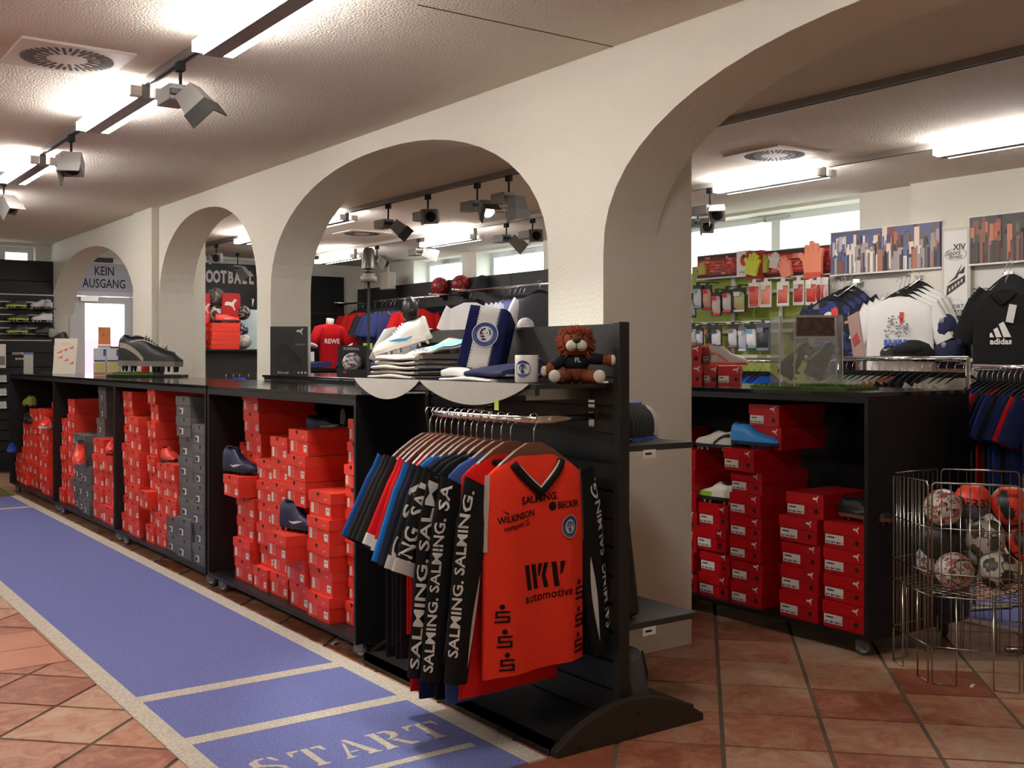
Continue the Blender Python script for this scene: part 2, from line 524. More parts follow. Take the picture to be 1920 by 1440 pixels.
fixture('linear lamp glowing in the narrow arch', 4.40, 10.7, 2.51, 1.1)
fixture('linear lamp hidden behind the pier of the big arch', 4.40, 9.05, 2.51, .6)
fixture('linear lamp on the first track above the camera', 1.55, 1.86, 2.51, 1.0)
track('added unseen grey ceiling track near the left wall of the first room', -1.4, .5, 13.0)  # unseen track and its four lamps, added to brighten the left side
fixture('nearest added fill lamp on the unseen track near the left wall', -1.4, 2.6, 2.51, 1.0)
fixture('second added fill lamp on the unseen track near the left wall', -1.4, 4.9, 2.51, 1.0)
fixture('third added fill lamp on the unseen track near the left wall', -1.4, 7.2, 2.51, 1.0)
fixture('farthest added fill lamp on the unseen track near the left wall', -1.4, 9.6, 2.51, 1.0)

def spot(label, x, y, z, aim, lit, stem=True, group=None, s=1.0):
    """track spot: gear box on a stem, a tilting square head with a round lamp"""
    r = thing('track_spotlight', label, 'spotlight', (x, y, z), group=group)
    tz = CEIL_Z - .036 - z
    obj('stem', MB().use(MATTBLACK).tube([(0, 0, .03), (0, 0, tz)], .007, 6).cbox(0, 0, tz - .02, .03, .05, .04), r)
    obj('gear_box', MB().use(GREYM).box(-.055, .045, -.02, .15, -.035, .035), r, bevel=.004)
    obj('yoke', MB().use(DARK).box(-.05, .05, -.035, -.02, -.012, .012), r)
    h = MB().use(GREYM)
    pr = [(-.055, -.055), (.055, -.055), (.055, .055), (-.055, .055)]
    vs = [(a * .8, b * .8, 0) for a, b in pr] + [(a, b, .10) for a, b in pr]
    h.add(vs, [(0, 3, 2, 1), (0, 1, 5, 4), (1, 2, 6, 5), (2, 3, 7, 6), (3, 0, 4, 7), (4, 5, 6, 7)])
    ax, ay = aim
    ho = obj('lamp_head', h, r, loc=(0, -.09, -.01), rot=(PI / 2 + ax, 0, ay))
    lm = MB().use(EM2 if lit else MATTBLACK).at((0, 0, .095)).lathe([(.044, 0), (.040, .008), (.02, .012)], 16)
    obj('lamp_lens', lm, ho)
    fl_ = MB().use(GREYM if not lit else DARK)
    fl_.box(-.06, .06, .055, .06, .10, .17).box(-.06, -.055, -.06, .055, .10, .17)
    obj('barn_door', fl_, ho)
    if lit:
        ld = bpy.data.lights.new('spot_beam', 'SPOT'); ld.energy = 60 * SPOT; ld.spot_size = 1.2; ld.spot_blend = .6; ld.color = (1, .97, .9); ld.shadow_soft_size = .04
        lo = bpy.data.objects.new('spot_beam', ld); COL.objects.link(lo); lo.parent = ho
        lo.location = (0, 0, .13); lo.rotation_euler = (PI, 0, 0)
    return r
A0 = (PI * .25, 0)
spot('lit track spotlight at upper left between two linear lamps', 1.55, 4.66, 2.43, (.9, .75), True)
spot('unlit track spotlight with dark lens left of the second lamp', 1.55, 6.55, 2.43, (.9, -.5), False)
spot('unlit track spotlight at the left edge of the ceiling', 1.56, 8.55, 2.43, (.8, .3), False)
spot('lit track spotlight farthest left in the big arch', 4.40, 8.0, 2.40, (.7, 1.0), True)
spot('unlit track spotlight second from left in the big arch', 4.40, 7.36, 2.40, (.2, -.8), False)
spot('lit track spotlight third from left in the big arch', 4.40, 6.66, 2.40, (.6, -.2), True)
spot('round-bottomed track spotlight at right of the big arch', 4.40, 6.26, 2.41, (1.4, .0), False)
spot('unlit track spotlight on the rear track at left of the big arch', 5.96, 11.1, 2.42, (.6, .2), False)
spot('unlit track spotlight beside the slim lamp in the big arch', 5.96, 10.15, 2.42, (.3, .9), False)
spot('dark track spotlight on the rear track at right of the big arch', 5.96, 8.52, 2.42, (.7, .8), False)
spot('pale track spotlight at the right rim of the big arch', 5.96, 8.1, 2.42, (.2, -.8), False)
spot('white track spotlight below the lamp in the near arch', 5.96, 5.85, 2.40, (.5, -.9), False)
spot('white track spotlight beside the near pier over the glove wall', 6.6, 6.62, 2.42, (.4, -.6), False)
spot('track spotlight hanging in the narrow arch', 4.40, 12.0, 2.42, (.2, -.7), False)
spot('dark track spotlight hanging lower in the narrow arch', 5.0, 12.9, 2.38, (.9, .6), False)

def vent(label, x, y, s=.46):
    r = thing('ceiling_vent', label, 'air vent', (x, y, CEIL_Z))
    obj('plate', MB().use(mat('vent_plate', (208, 196, 182), .6)).box(-s / 2, s / 2, -s / 2, s / 2, -.012, 0), r, bevel=.003)
    for k in range(40):
        w = 2 * PI * k / 40
        r0, r1 = (.085, .19) if k % 2 == 0 else (.135, .19)
        obj('slot', MB().use(MATTBLACK).box(r0 * s / .46, r1 * s / .46, -.006, .006, -.0135, -.011), r, rot=(0, 0, w))
    return r
vent('square ceiling vent with radial slots at upper left', 1.165, 4.99)
vent('square ceiling vent seen through the near arch', 5.43, 4.76)
vent('square ceiling vent beside the right rim of the big arch', 5.52, 7.9)
vent('square ceiling vent at left in the big arch', 5.35, 10.3)

# ================================================================= runner, cabinets, shoe boxes
BLUE = mat('blue_carpet', (124, 130, 186), .95, bump=.5, bscale=420, var=.30, vscale=150, spec=.1)
CREAM = mat('speckled_cream_carpet', (212, 202, 184), .95, bump=.5, bscale=420, var=.25, vscale=110, spec=.1)
def stencil_start(mb, cx, y, z, h, m):
    """the word START in a stencil serif, reading along +x with its top towards +y"""
    L = {
     'S': [[(.1,.62),(.1,.86),(.3,1),(.52,1),(.52,.93),(.36,.92),(.3,.8),(.34,.66),(.62,.52),(.78,.4),(.8,.2),(.6,.44),(.3,.56)],
           [(.6,1),(.7,.98),(.8,.72),(.72,.72),(.6,.92)], [(.3,0),(.2,.02),(.08,.3),(.16,.3),(.3,.09)],
           [(.38,0),(.38,.08),(.5,.1),(.56,.2),(.5,.34),(.76,.3),(.78,.16),(.6,.0)]],
     'T': [[(.33,0),(.33,.06),(.4,.1),(.4,1),(.58,1),(.58,.1),(.66,.06),(.66,0)], [(.33,1),(.33,.92),(.16,.9),(.08,.72),(.03,.72),(.04,1)], [(.65,1),(.65,.92),(.82,.9),(.9,.72),(.95,.72),(.94,1)]],
     'A': [[(.44,1),(.56,1),(.9,.1),(.98,.06),(.98,0),(.6,0),(.6,.06),(.68,.1)], [(.38,.86),(.42,.78),(.2,.1),(.28,.06),(.28,0),(.02,0),(.02,.06),(.1,.1)], [(.3,.34),(.52,.34),(.5,.28),(.28,.28)]],
     'R': [[(.03,0),(.03,.06),(.1,.1),(.1,.9),(.03,.94),(.03,1),(.3,1),(.3,.1),(.37,.06),(.37,0)], [(.37,1),(.37,.93),(.55,.9),(.57,.7),(.5,.58),(.37,.55),(.37,.49),(.6,.52),(.78,.64),(.78,.86),(.62,1)],
           [(.44,.46),(.6,.48),(.8,.14),(.96,.08),(.96,0),(.7,0)]]}
    mb.use(m)
    for k, ch in enumerate('START'):
        for poly in L[ch]:
            mb.at((cx + (k - 2.5) * h * .87, y, z)).prism([(p[0] * h * .82, p[1] * h) for p in poly], 0, .0012)
    return mb
def runner(label, x0, x1, y0, y1, strips, start=False, border=.075):
    t = thing('carpet_runner', label, 'carpet', (0, 0, 0))
    fb = MB().use(BLUE)
    fb.box(x0 + border, x1 - border, y0, y1, 0, .006)
    obj('blue_field', fb, t)
    for xx in (x0, x1 - border):
        obj('border', MB().use(CREAM).box(xx, xx + border, y0, y1, 0, .0065), t)
    for a, b, u, v in strips:
        obj('stripe', MB().use(CREAM).box(u, v, a, b, .0055, .0068), t)
    if start:
        obj('lettering', stencil_start(MB(), 1.665, 3.17, .006, .165, CREAM), t)
    return t
runner('long blue carpet runner with cream border and START lettering beside the shelves', 1.157, 2.128, 2.815, 10.95,
       [(4.132, 4.210, 1.232, 2.053), (3.588, 3.662, 1.232, 2.053), (3.035, 3.07, 1.40, 2.0), (10.03, 10.1, 1.232, 2.053)], True)
runner('blue carpet runner with cream border on the floor behind the wire basket', 4.89, 6.3, 1.4, 3.3, [])
o = obj('green_mat', MB().use(mat('green_turf', (88, 118, 48), .95, bump=.6, bscale=300)).box(.9, 2.1, 11.0, 13.2, 0, .008)); tag(o, 'green turf mat on the floor at the far left end', 'mat')
o = obj('red_mat', MB().use(C((186, 48, 44), .9)).box(1.0, 2.0, 10.96, 11.6, .009, .014)); tag(o, 'red mat at the far end of the blue runner', 'mat')

def caster(mb_parent, x, y, rz, zt=.085):
    c = obj('caster', MB().use(GREYPL).cbox(0, 0, zt - .004, .05, .05, .006).box(-.017, -.013, -.03, .02, .025, zt - .005).box(.013, .017, -.03, .02, .025, zt - .005), mb_parent, loc=(x, y, 0), rot=(0, 0, rz))
    w = MB().use(mat('grey_rubber', (95, 95, 98), .6)).at((-.011, -.012, .034), (0, PI / 2, 0)).lathe([(.008, 0), (.034, 0), (.034, .022), (.008, .022)], 18)
    w.use(PAPER).at((-.0115, -.012, .034), (0, PI / 2, 0)).lathe([(.004, 0), (.022, 0), (.022, .023), (.004, .023)], 14)
    obj('wheel', w, c)
def cabinet(label, x0, x1, y0, y1, open_=-1, zb=.082, zt=1.137):
    t = thing('shoe_box_cabinet', label, 'cabinet', ((x0 + x1) / 2, (y0 + y1) / 2, 0), group='black wheeled cabinets')
    a, b = x0 - (x0 + x1) / 2, x1 - (x0 + x1) / 2; c, d = y0 - (y0 + y1) / 2, y1 - (y0 + y1) / 2
    obj('top_panel', MB().use(BLACKGLOSS).box(a, b, c, d, zt - .02, zt), t, bevel=.002)
    obj('bottom_panel', MB().use(BLACK).box(a, b, c + .018, d - .018, zb, zb + .018), t)
    obj('side_panel', MB().use(BLACK).box(a, b, c, c + .018, zb - .004, zt - .02), t)
    obj('side_panel', MB().use(BLACK).box(a, b, d - .018, d, zb - .004, zt - .02), t)
    obj('back_panel', MB().use(BLACK).box(a + .545, a + .56, c + .018, d - .018, zb + .018, zt - .02), t)
    obj('rear_divider', MB().use(BLACK).box(a + .56, b, (c + d) / 2 - .009, (c + d) / 2 + .009, zb + .018, zt - .02), t)
    obj('edge_rail', MB().use(BLACK).box(a, a + .016, c + .018, d - .018, zt - .047, zt - .02), t)
    for i, (u, v) in enumerate(((a + .06, c + .08), (b - .08, c + .08), (a + .06, d - .08), (b - .08, d - .08))):
        caster(t, u, v, (.5, -.7, .2, .4)[i])
    return t
cabinet('black wheeled cabinet full of orange boxes nearest the clothes stand', 2.13, 2.92, 4.156, 5.945)
cabinet('black wheeled cabinet second from the clothes stand with two grey stacks', 2.13, 2.92, 5.975, 7.79)
cabinet('black wheeled cabinet third from the clothes stand with grey boxes in the middle', 2.13, 2.92, 7.80, 9.595)
cabinet('black wheeled cabinet at the far left end of the row', 2.13, 2.92, 9.60, 11.39)
cabinet('black wheeled cabinet with deep red boxes behind the pier on the right', 3.93, 4.68, 2.93, 4.72, zt=1.145)

# --- shoe boxes
ORANGE = mat('orange_red_card', (222, 52, 34), .5, var=.05, vscale=14)
ORANGE2 = mat('orange_red_card_lid', (229, 60, 40), .5)
RED = mat('deep_red_card', (176, 14, 22), .38)
RED2 = mat('deep_red_card_lid', (184, 18, 26), .3)
GREYC = mat('grey_card', (92, 92, 92), .55)
GREYC2 = mat('grey_card_lid', (102, 102, 100), .55)
STICK = mat('white_sticker', (214, 208, 198), .6)
PINKP = mat('pale_red_print', (226, 130, 112), .6)
INK = mat('black_ink', (20, 18, 18), .7)
R_X = (0, 0, -PI / 2)       # prints on a face that looks towards -x
def tick(mb, s):
    """a curved tick mark"""
    pts = [(-.5, .12), (-.42, -.12), (-.25, -.2), (.5, .18), (-.18, -.06), (-.36, -.02)]
    return mb.add([(x * s, 0, z * s) for x, z in pts], [(0, 1, 2, 5), (5, 2, 4), (4, 2, 3)])
CAT = [(-.5,-.02),(-.42,.16),(-.28,.2),(-.02,.16),(.14,.22),(.26,.42),(.36,.36),(.5,.34),(.38,.26),(.24,.06),(.22,-.16),(.34,-.4),(.24,-.44),(.12,-.2),(-.06,-.1),(-.3,-.06),(-.4,-.1)]
def cat(mb, s, d=.0006):
    """a leaping cat emblem as a flat polygon facing -y"""
    return mb.add([(x * s, -d, z * s) for x, z in CAT], [tuple(range(len(CAT)))])
_bx = {}
def box_meshes(kind, w, h, dep=.33):
    key = (kind, round(w, 2), round(h, 3))
    if key in _bx: return _bx[key]
    w, h = key[1], key[2]
    mb_, ml_ = {'o': (ORANGE, ORANGE2), 'r': (RED, RED2), 'g': (GREYC, GREYC2)}[kind]
    lh = h * (.42 if kind != 'r' else .46)
    body = MB().use(mb_).box(.004, dep - .004, -w / 2 + .003, w / 2 - .003, 0, h - .002).mesh('box_body')
    lid = MB().use(ml_).box(0, dep, -w / 2, w / 2, h - lh, h - .0005).mesh('lid')
    out = [('box_body', body), ('lid', lid)]
    P = (0, 0, 0)
    if kind == 'o':
        a = MB().use(STICK).box(.0025, .004, w * .29, w * .40, h * .12, h * .53)
        a.use(PINKP).box(.0028, .004, w * .08, w * .28, h * .49, h * .53).box(.0028, .004, w * .08, w * .28, h * .12, h * .145).box(.0028, .004, w * .08, w * .1, h * .13, h * .5)
        for q in range(4):
            a.box(.0028, .004, w * (.13 + .02 * (q % 2)), w * .26, h * (.19 + .07 * q), h * (.215 + .07 * q))
        out.append(('size_label', a.mesh('size_label')))
        b = MB().use(STICK).box(.0025, .004, -w * .42, -w * .26, h * .14, h * .42)
        b.use(INK).box(.0022, .0026, -w * .39, -w * .30, h * .31, h * .34)
        out.append(('price_sticker', b.mesh('price_sticker')))
        hole = MB().use(INK).at((-.0006, w * .06, h * .9), R_X).add([(-.013, 0, .008), (-.011, 0, -.004), (0, 0, -.012), (.011, 0, -.004), (.013, 0, .008)], [(0, 1, 2, 3, 4)])
        out.append(('finger_hole', hole.mesh('finger_hole')))
        tk = MB().use(STICK).at((-.0006, -w * .3, h * .76), R_X)
        out.append(('logo', tick(tk, .034).mesh('logo')))
    elif kind == 'g':
        a = MB().use(STICK).box(.0025, .004, w * .02, w * .26, h * .12, h * .42)
        a.use(INK).box(.0022, .0026, w * .12, w * .25, h * .15, h * .36)
        out.append(('size_label', a.mesh('size_label')))
        hole = MB().use(INK).at((-.0006, -w * .08, h * .86), R_X).add([(-.014, 0, .01), (-.012, 0, -.004), (0, 0, -.014), (.012, 0, -.004), (.014, 0, .01)], [(0, 1, 2, 3, 4)])
        out.append(('finger_hole', hole.mesh('finger_hole')))
        out.append(('logo', tick(MB().use(INK).at((-.0006, w * .33, h * .72), R_X), .032).mesh('logo')))
    else:
        a = MB().use(STICK).box(.0025, .004, w * .02, w * .47, h * .14, h * .49)
        a.use(INK).box(.0022, .0026, w * .24, w * .42, h * .36, h * .41)
        for q in range(9):
            a.box(.0022, .0026, w * (.05 + .045 * q), w * (.062 + .045 * q + .012 * (q % 3)), h * .17, h * .24)
        out.append(('size_label', a.mesh('size_label')))
        hole = MB().use(INK).at((.0032, -w * .3, h * .30), (0, -PI / 2, 0)).lathe([(.0001, 0), (.011, 0)], 12, cap=False)
        out.append(('finger_hole', hole.mesh('finger_hole')))
        out.append(('logo', cat(MB().use(STICK).at((-.0002, -w * .3, h * .80), R_X), .036).mesh('logo')))
    _bx[key] = out
    return out
COLN = {'o': 'orange', 'r': 'deep red', 'g': 'grey'}
GRP = {'o': 'orange shoe boxes', 'r': 'deep red shoe boxes', 'g': 'grey shoe boxes'}
def shoebox(kind, label, loc, w, h, rotz=0.0, far=False, rot=None):
    t = thing('shoe_box', label, 'shoe box', loc, rotz, GRP[kind], rot=rot)
    for nm, me in box_meshes(kind, w, h):
        if far and nm in ('logo',): continue
        o = bpy.data.objects.new(nm, me); COL.objects.link(o); o.parent = t
    return t
NTH = ['first', 'second', 'third', 'fourth', 'fifth', 'sixth', 'seventh', 'eighth', 'ninth', 'tenth', 'eleventh', 'twelfth', 'thirteenth', 'last', 'last']
tops = {}
def stack(spec, unit, place, kind='o', z0=.1005, pull=None, skip=(), far=False, jit=.012):
    x, y0, y1, h, n = spec[:5]
    pull = pull or {}
    w = y1 - y0 - .004
    for i in range(n):
        if i in skip: continue
        dx = random.uniform(-jit, jit); ww = w
        if i in pull: dx = pull[i]
        k = kind if len(kind) == 1 else kind[i]
        shoebox(k, '%s shoe box, %s in %s, %s' % (COLN[k], 'lowest' if i == 0 else ('topmost' if i == n - 1 and n > 2 else NTH[i] + ' from bottom'), place, unit),
                (x + dx, (y0 + y1) / 2 + random.uniform(-.004, .004), z0 + i * h), ww, h - .001, random.uniform(-.015, .015), far)
    tops[(unit, place)] = (x, (y0 + y1) / 2, z0 + n * h)
U1 = 'nearest cabinet'; U2 = 'second cabinet'; U3 = 'third cabinet'; U4 = 'farthest cabinet'; UR = 'right cabinet'
def st(n): return '%s stack from right' % n
stack((2.235, 4.30, 4.452, .1022, 9), U1, 'rightmost stack')
stack((2.16, 4.46, 4.69, .1166, 5), U1, st('second'))
stack((2.17, 4.735, 4.957, .1215, 7), U1, st('third'), pull={2: -.10, 3: .05}, skip=(3,))
stack((2.20, 5.02, 5.231, .1139, 7), U1, st('fourth'))
stack((2.22, 5.25, 5.44, .1112, 6), U1, st('fifth'), pull={0: -.03})
stack((2.20, 5.478, 5.72, .1115, 4), U1, st('sixth'))
stack((2.24, 5.478, 5.70, .1115, 4), U1, 'tall upper pile', z0=.1005 + 5 * .113)
stack((2.13, 5.506, 5.74, .113, 1), U1, 'shoe-topped pile', z0=.1005 + 4 * .113)
stack((2.30, 5.735, 5.915, .1026, 7), U1, 'leftmost stack')
shoebox('o', 'orange shoe box standing on end beside the right edge of the nearest cabinet', (2.42, 4.50, .1005 + 5 * .1166 + .006), .22, .115, rot=(PI / 2, -PI / 2, 0))
stack((2.16, 6.06, 6.279, .1154, 7), U2, 'rightmost stack', 'g')
stack((2.16, 6.288, 6.55, .1203, 8), U2, st('second'), 'g')
stack((2.16, 6.57, 6.79, .108, 5), U2, st('third'), 'ggooo')
stack((2.17, 6.80, 7.005, .1046, 5), U2, st('fourth'))
stack((2.18, 7.02, 7.18, .1113, 9), U2, st('fifth'), pull={0: -.02, 2: -.06})
stack((2.16, 7.30, 7.53, .1134, 7), U2, st('sixth'))
stack((2.18, 7.54, 7.765, .1198, 8), U2, 'leftmost stack')
stack((2.16, 7.912, 8.21, .1242, 4), U3, 'rightmost stack', far=True)
stack((2.17, 8.22, 8.50, .1182, 5), U3, st('second'), far=True)
stack((2.26, 8.52, 8.75, .1210, 8), U3, st('third'), 'g', far=True, skip=(0, 1, 2, 3))
stack((2.15, 8.52, 8.74, .119, 3), U3, 'low grey stack', 'g', far=True)
stack((2.17, 8.76, 8.96, .1176, 5), U3, st('fourth'), 'g', far=True)
stack((2.18, 8.97, 9.16, .1176, 5), U3, st('fifth'), 'g', far=True)
stack((2.20, 9.175, 9.40, .1219, 7), U3, st('sixth'), far=True)
stack((2.18, 9.41, 9.57, .1142, 6), U3, 'leftmost stack', far=True)
stack((2.20, 9.68, 9.93, .1154, 8), U4, 'rightmost stack', far=True)
stack((2.16, 9.94, 10.2, .115, 5), U4, st('second'), far=True)
stack((2.20, 10.21, 10.5, .1225, 6), U4, st('third'), far=True)
stack((2.20, 10.55, 10.85, .1200, 6), U4, st('fourth'), far=True)
stack((2.18, 10.87, 11.1, .115, 5), U4, st('fifth'), far=True)
stack((2.18, 11.12, 11.35, .0912, 3), U4, 'leftmost stack', far=True)
# deep red boxes, right-hand cabinet
stack((3.955, 2.965, 3.185, .1175, 4), UR, 'rightmost stack', 'r')
stack((3.955, 3.21, 3.43, .1165, 4), UR, st('second'), 'r')
shoebox('r', 'deep red shoe box laid askew on the second stack of the right cabinet', (3.955, 3.29, .1005 + 4 * .1165), .21, .112, .02)
stack((3.955, 3.545, 3.745, .1079, 6), UR, st('third'), 'r')
shoebox('r', 'deep red shoe box under the bright blue boot, pushed left on its stack', (3.925, 3.665, .1005 + 6 * .1079), .205, .107, -.03)
stack((4.00, 3.478, 3.668, .1075, 2), UR, 'topmost pile behind the blue boot', 'r', z0=.1005 + 7 * .1079)
stack((3.955, 3.765, 3.965, .1162, 4), UR, st('fourth'), 'r')
stack((3.955, 3.98, 4.185, .1036, 7), UR, st('fifth'), 'r')
stack((3.955, 4.20, 4.405, .1014, 7), UR, st('sixth'), 'r')
stack((3.955, 4.42, 4.64, .102, 6), UR, 'leftmost stack', 'r')
shoebox('r', 'deep red shoe box on top of the leftmost stack under the cap shelf', (4.06, 4.43, .1005 + 7 * .1016), .21, .1, 0)
# deep red boxes on the right-hand counter
zc = 1.1455
for (y0, y1, z, h, nm) in ((4.415, 4.60, 0, .118, 'lower box at far left'), (4.415, 4.60, .119, .122, 'upper box at far left'),
                           (4.155, 4.405, 0, .112, 'lower wide box second from left'), (4.16, 4.405, .113, .113, 'upper wide box second from left'),
                           (3.96, 4.145, 0, .110, 'lower box third from left'), (3.98, 4.15, .111, .105, 'upper box third from left'),
                           (3.86, 3.95, 0, .105, 'narrow box left of the trainer'), (3.70, 3.85, 0, .103, 'box under the trainer'), (3.86, 3.95, .106, .10, 'narrow upper box behind the trainer')):
    pass
for (px, py, w, z, h, nm) in ((*(3.938, 4.441), .155, 0, .118, 'lower box at far left'), (*(3.938, 4.441), .155, .119, .122, 'upper box at far left'),
                           (*(4.021, 4.321), .185, 0, .112, 'lower wide box second from left'), (*(4.035, 4.336), .183, .113, .113, 'upper wide box second from left'),
                           (*(4.152, 4.229), .145, 0, .110, 'lower box third from left'), (*(4.168, 4.254), .14, .111, .105, 'upper box third from left'),
                           (*(4.257, 4.179), .075, 0, .105, 'narrow box left of the trainer'), (*(4.319, 4.098), .125, 0, .103, 'box under the trainer'), (*(4.334, 4.259), .075, .106, .10, 'narrow upper box behind the trainer')):
    shoebox('r', 'deep red shoe box on the right counter, ' + nm, (px, py, zc + z), w, h - .001, .72)

# ================================================================= shoes
def shoe(label, loc, rotz, up, sole, accent=None, L=.28, cat_='shoe', collar=0.0, studs=True, stud_c=None, logo='tick', lace=None, sc=1.0, group=None, name='football_boot', rot=None, lining=(25, 25, 28)):
    """toe towards local +x, heel at 0, sole on z=0"""
    t = thing(name, label, cat_, loc, rotz, group, rot=rot, sc=sc)
    z0 = .018 if studs else .0
    wid = lambda s: (.034 + .012 * math.sin(PI * min(1, max(0, (s - .35) / .6)))) * (1 if .06 < s < .92 else (.72 if s <= .06 else max(.25, 1 - ((s - .92) / .08) ** 2 * .75)))
    def top(s):
        P = [(0, .075 + collar), (.06, .085 + collar), (.16, .078 + collar), (.30, .082 + collar * .95), (.42, .083 + collar * .3), (.55, .066), (.75, .050), (.9, .043), (1, .022)]
        for (a, b), (c, d) in zip(P, P[1:]):
            if a <= s <= c: return b + (d - b) * (s - a) / (c - a)
        return P[-1][1]
    U = MB().use(cloth(up) if False else C(up, .45)).at((0, 0, z0))
    def fn(u, v):
        s = v; a = PI * u
        w = wid(s); h = top(s)
        narrow = 1.0
        c = math.cos(a); q = math.sin(a)
        e = .75 if s > .45 else .55
        yy = w * math.copysign(abs(c) ** .8, c) * (1 - (.30 if s < .45 else .0) * q ** 3)
        return (s * L, yy, .014 + (h - .014) * q ** e)
    U.grid(fn, 12, 18)
    U.at((0, 0, z0)).add([fn(i / 12, 0) for i in range(13)], [tuple(range(13))])
    obj('upper', U, t)
    op = MB().use(C(lining, .9)).at((0, 0, z0)).grid(lambda u, v: (L * (.05 + .30 * v), (.024 - .004 * v) * (2 * u - 1) * math.sin(PI * (.12 + .76 * v)) ** .5, top(.05 + .30 * v) + .0015 + (0 if abs(2 * u - 1) < 2 else 0)), 4, 6)
    obj('lining', op, t)
    so = MB().use(C(sole, .5)).at((0, 0, z0))
    out = [(L * s, wid(s) + .003) for s in [i / 12 for i in range(13)]]
    pts = [(-.004, .018)] + out[1:] + [(x, -y) for x, y in out[::-1]][:-1] + [(-.004, -.018)]
    so.prism(pts[::-1], -.001 if studs else .0, .015)
    so_o = obj('sole', so, t)
    if studs:
        sm = MB().use(C(stud_c or sole, .5)).at((0, 0, 0))
        for s, k in ((.08, .6), (.08, -.6), (.22, .6), (.22, -.6), (.58, .8), (.58, -.8), (.74, .8), (.74, -.8), (.90, .5), (.90, -.5)):
            obj('stud', MB().use(C(stud_c or sole, .5)).at((L * s, wid(s) * k, 0)).lathe([(.005, 0), (.008, z0)], 7), so_o)
    lc = MB().use(C(lace or up, .7))
    for i in range(5):
        s = .40 + .045 * i
        w = .017
        lc.at((0, 0, z0)).tube([(L * s, -w, top(s) - .004), (L * (s + .01), 0, top(s) + .005), (L * s, w, top(s) - .004)], .0028, 5)
    obj('laces', lc, t)
    if accent:
        for sd in (1, -1):
            a = MB().use(C(accent, .5)).at((0, 0, z0))
            if logo == 'tick':
                a.grid(lambda u, v: (L * (.30 + .42 * u), sd * (wid(.30 + .42 * u) + .0012), .026 + .020 * abs(u - .25) + .012 * (v - .5) * math.sin(PI * (.08 + .92 * u))), 8, 1)
            elif logo == 'sweep':
                a.grid(lambda u, v: (L * (.02 + .40 * u), sd * (wid(.02 + .40 * u) + .0018) * (1 - .12 * (1 - u)), .062 - .046 * u ** 2 + .016 * (v - .5)), 8, 1)
            elif logo == 'toe':
                a.grid(lambda u, v: (L * (.52 + .34 * u), sd * (wid(.52 + .34 * u) + .0012), .016 + .024 * v), 8, 1)
            obj('stripe', a, t)
    return t
TS = tops
# on the boxes of the nearest cabinet
shoe('navy ankle-high football boot on the pulled-out orange box of the nearest cabinet', (2.15, 4.955, .1005 + 3 * .1215 + .0), -1.25, (22, 28, 66), (20, 24, 48), (215, 215, 220), collar=.045, L=.26)
shoe('navy ankle-high football boot on the left pile of the nearest cabinet', (2.17, 5.77, .1005 + 5 * .113), -1.25, (22, 28, 62), (18, 20, 38), (200, 200, 205), collar=.045, L=.26)
shoe('dark football boot lying deep on the third stack of the nearest cabinet', (2.42, 4.86, .1005 + 7 * .1215), .1, (20, 22, 36), (60, 60, 62), (150, 150, 155))
shoe('navy football boot peeping over the fourth stack of the nearest cabinet', (2.36, 5.14, .1005 + 7 * .1139), -PI / 2 + .9, (24, 32, 70), (190, 190, 180), (150, 150, 155), L=.25)
shoe('navy boot lying behind the upright orange box of the nearest cabinet', (2.40, 4.66, .1005 + 5 * .1166), .3, (28, 40, 84), (30, 36, 60), None, L=.2)
o = obj('hang_tag', MB().use(C((222, 70, 56))).at((2.085, 4.965, .448), (.15, .2, -PI / 2)).box(-.022, .022, -.001, .001, -.05, .045).use(STICK).box(-.008, .008, -.0016, .0, -.03, -.012)); tag(o, 'red hang tag dangling from the navy boot on the pulled-out box', 'tag')
# second and third cabinet
shoe('orange football boot on the fourth stack of the second cabinet', (2.22, 6.98, .1005 + 5 * .1046), -PI / 2, (220, 54, 36), (60, 24, 24), None, L=.22)
shoe('orange football boot on the grey boxes of the third cabinet', (2.16, 8.80, .1005 + 3.0 * .119 + .11), PI * .98, (240, 70, 44), (250, 120, 100), None, L=.27, rot=(0, .35, -1.9))
shoe('orange boot on the rightmost stack of the third cabinet', (2.22, 8.12, .1005 + 4 * .1242), -PI / 2 - .4, (225, 50, 36), (200, 44, 34), None, L=.2)
shoe('olive green boot on the tallest boxes of the farthest cabinet', (2.21, 10.72, .1005 + 6 * .1225), PI / 2 + .05, (120, 132, 44), (110, 120, 50), None, L=.27)
shoe('pink and white boot on the second stack of the farthest cabinet', (2.20, 10.02, .1005 + 5 * .115), -PI / 2 - .5, (222, 60, 50), (220, 200, 190), (235, 220, 210), L=.22, logo='toe')
shoe('blue boot low at the left end of the farthest cabinet', (2.13, 11.27, .1005 + 3 * .0912), -PI / 2 - .2, (40, 72, 168), (14, 18, 30), None, L=.25)
shoe('black boot on the fifth stack of the farthest cabinet', (2.2, 10.98, .1005 + 5 * .115), -PI / 2, (24, 26, 32), (16, 16, 18), (200, 200, 200), L=.25)
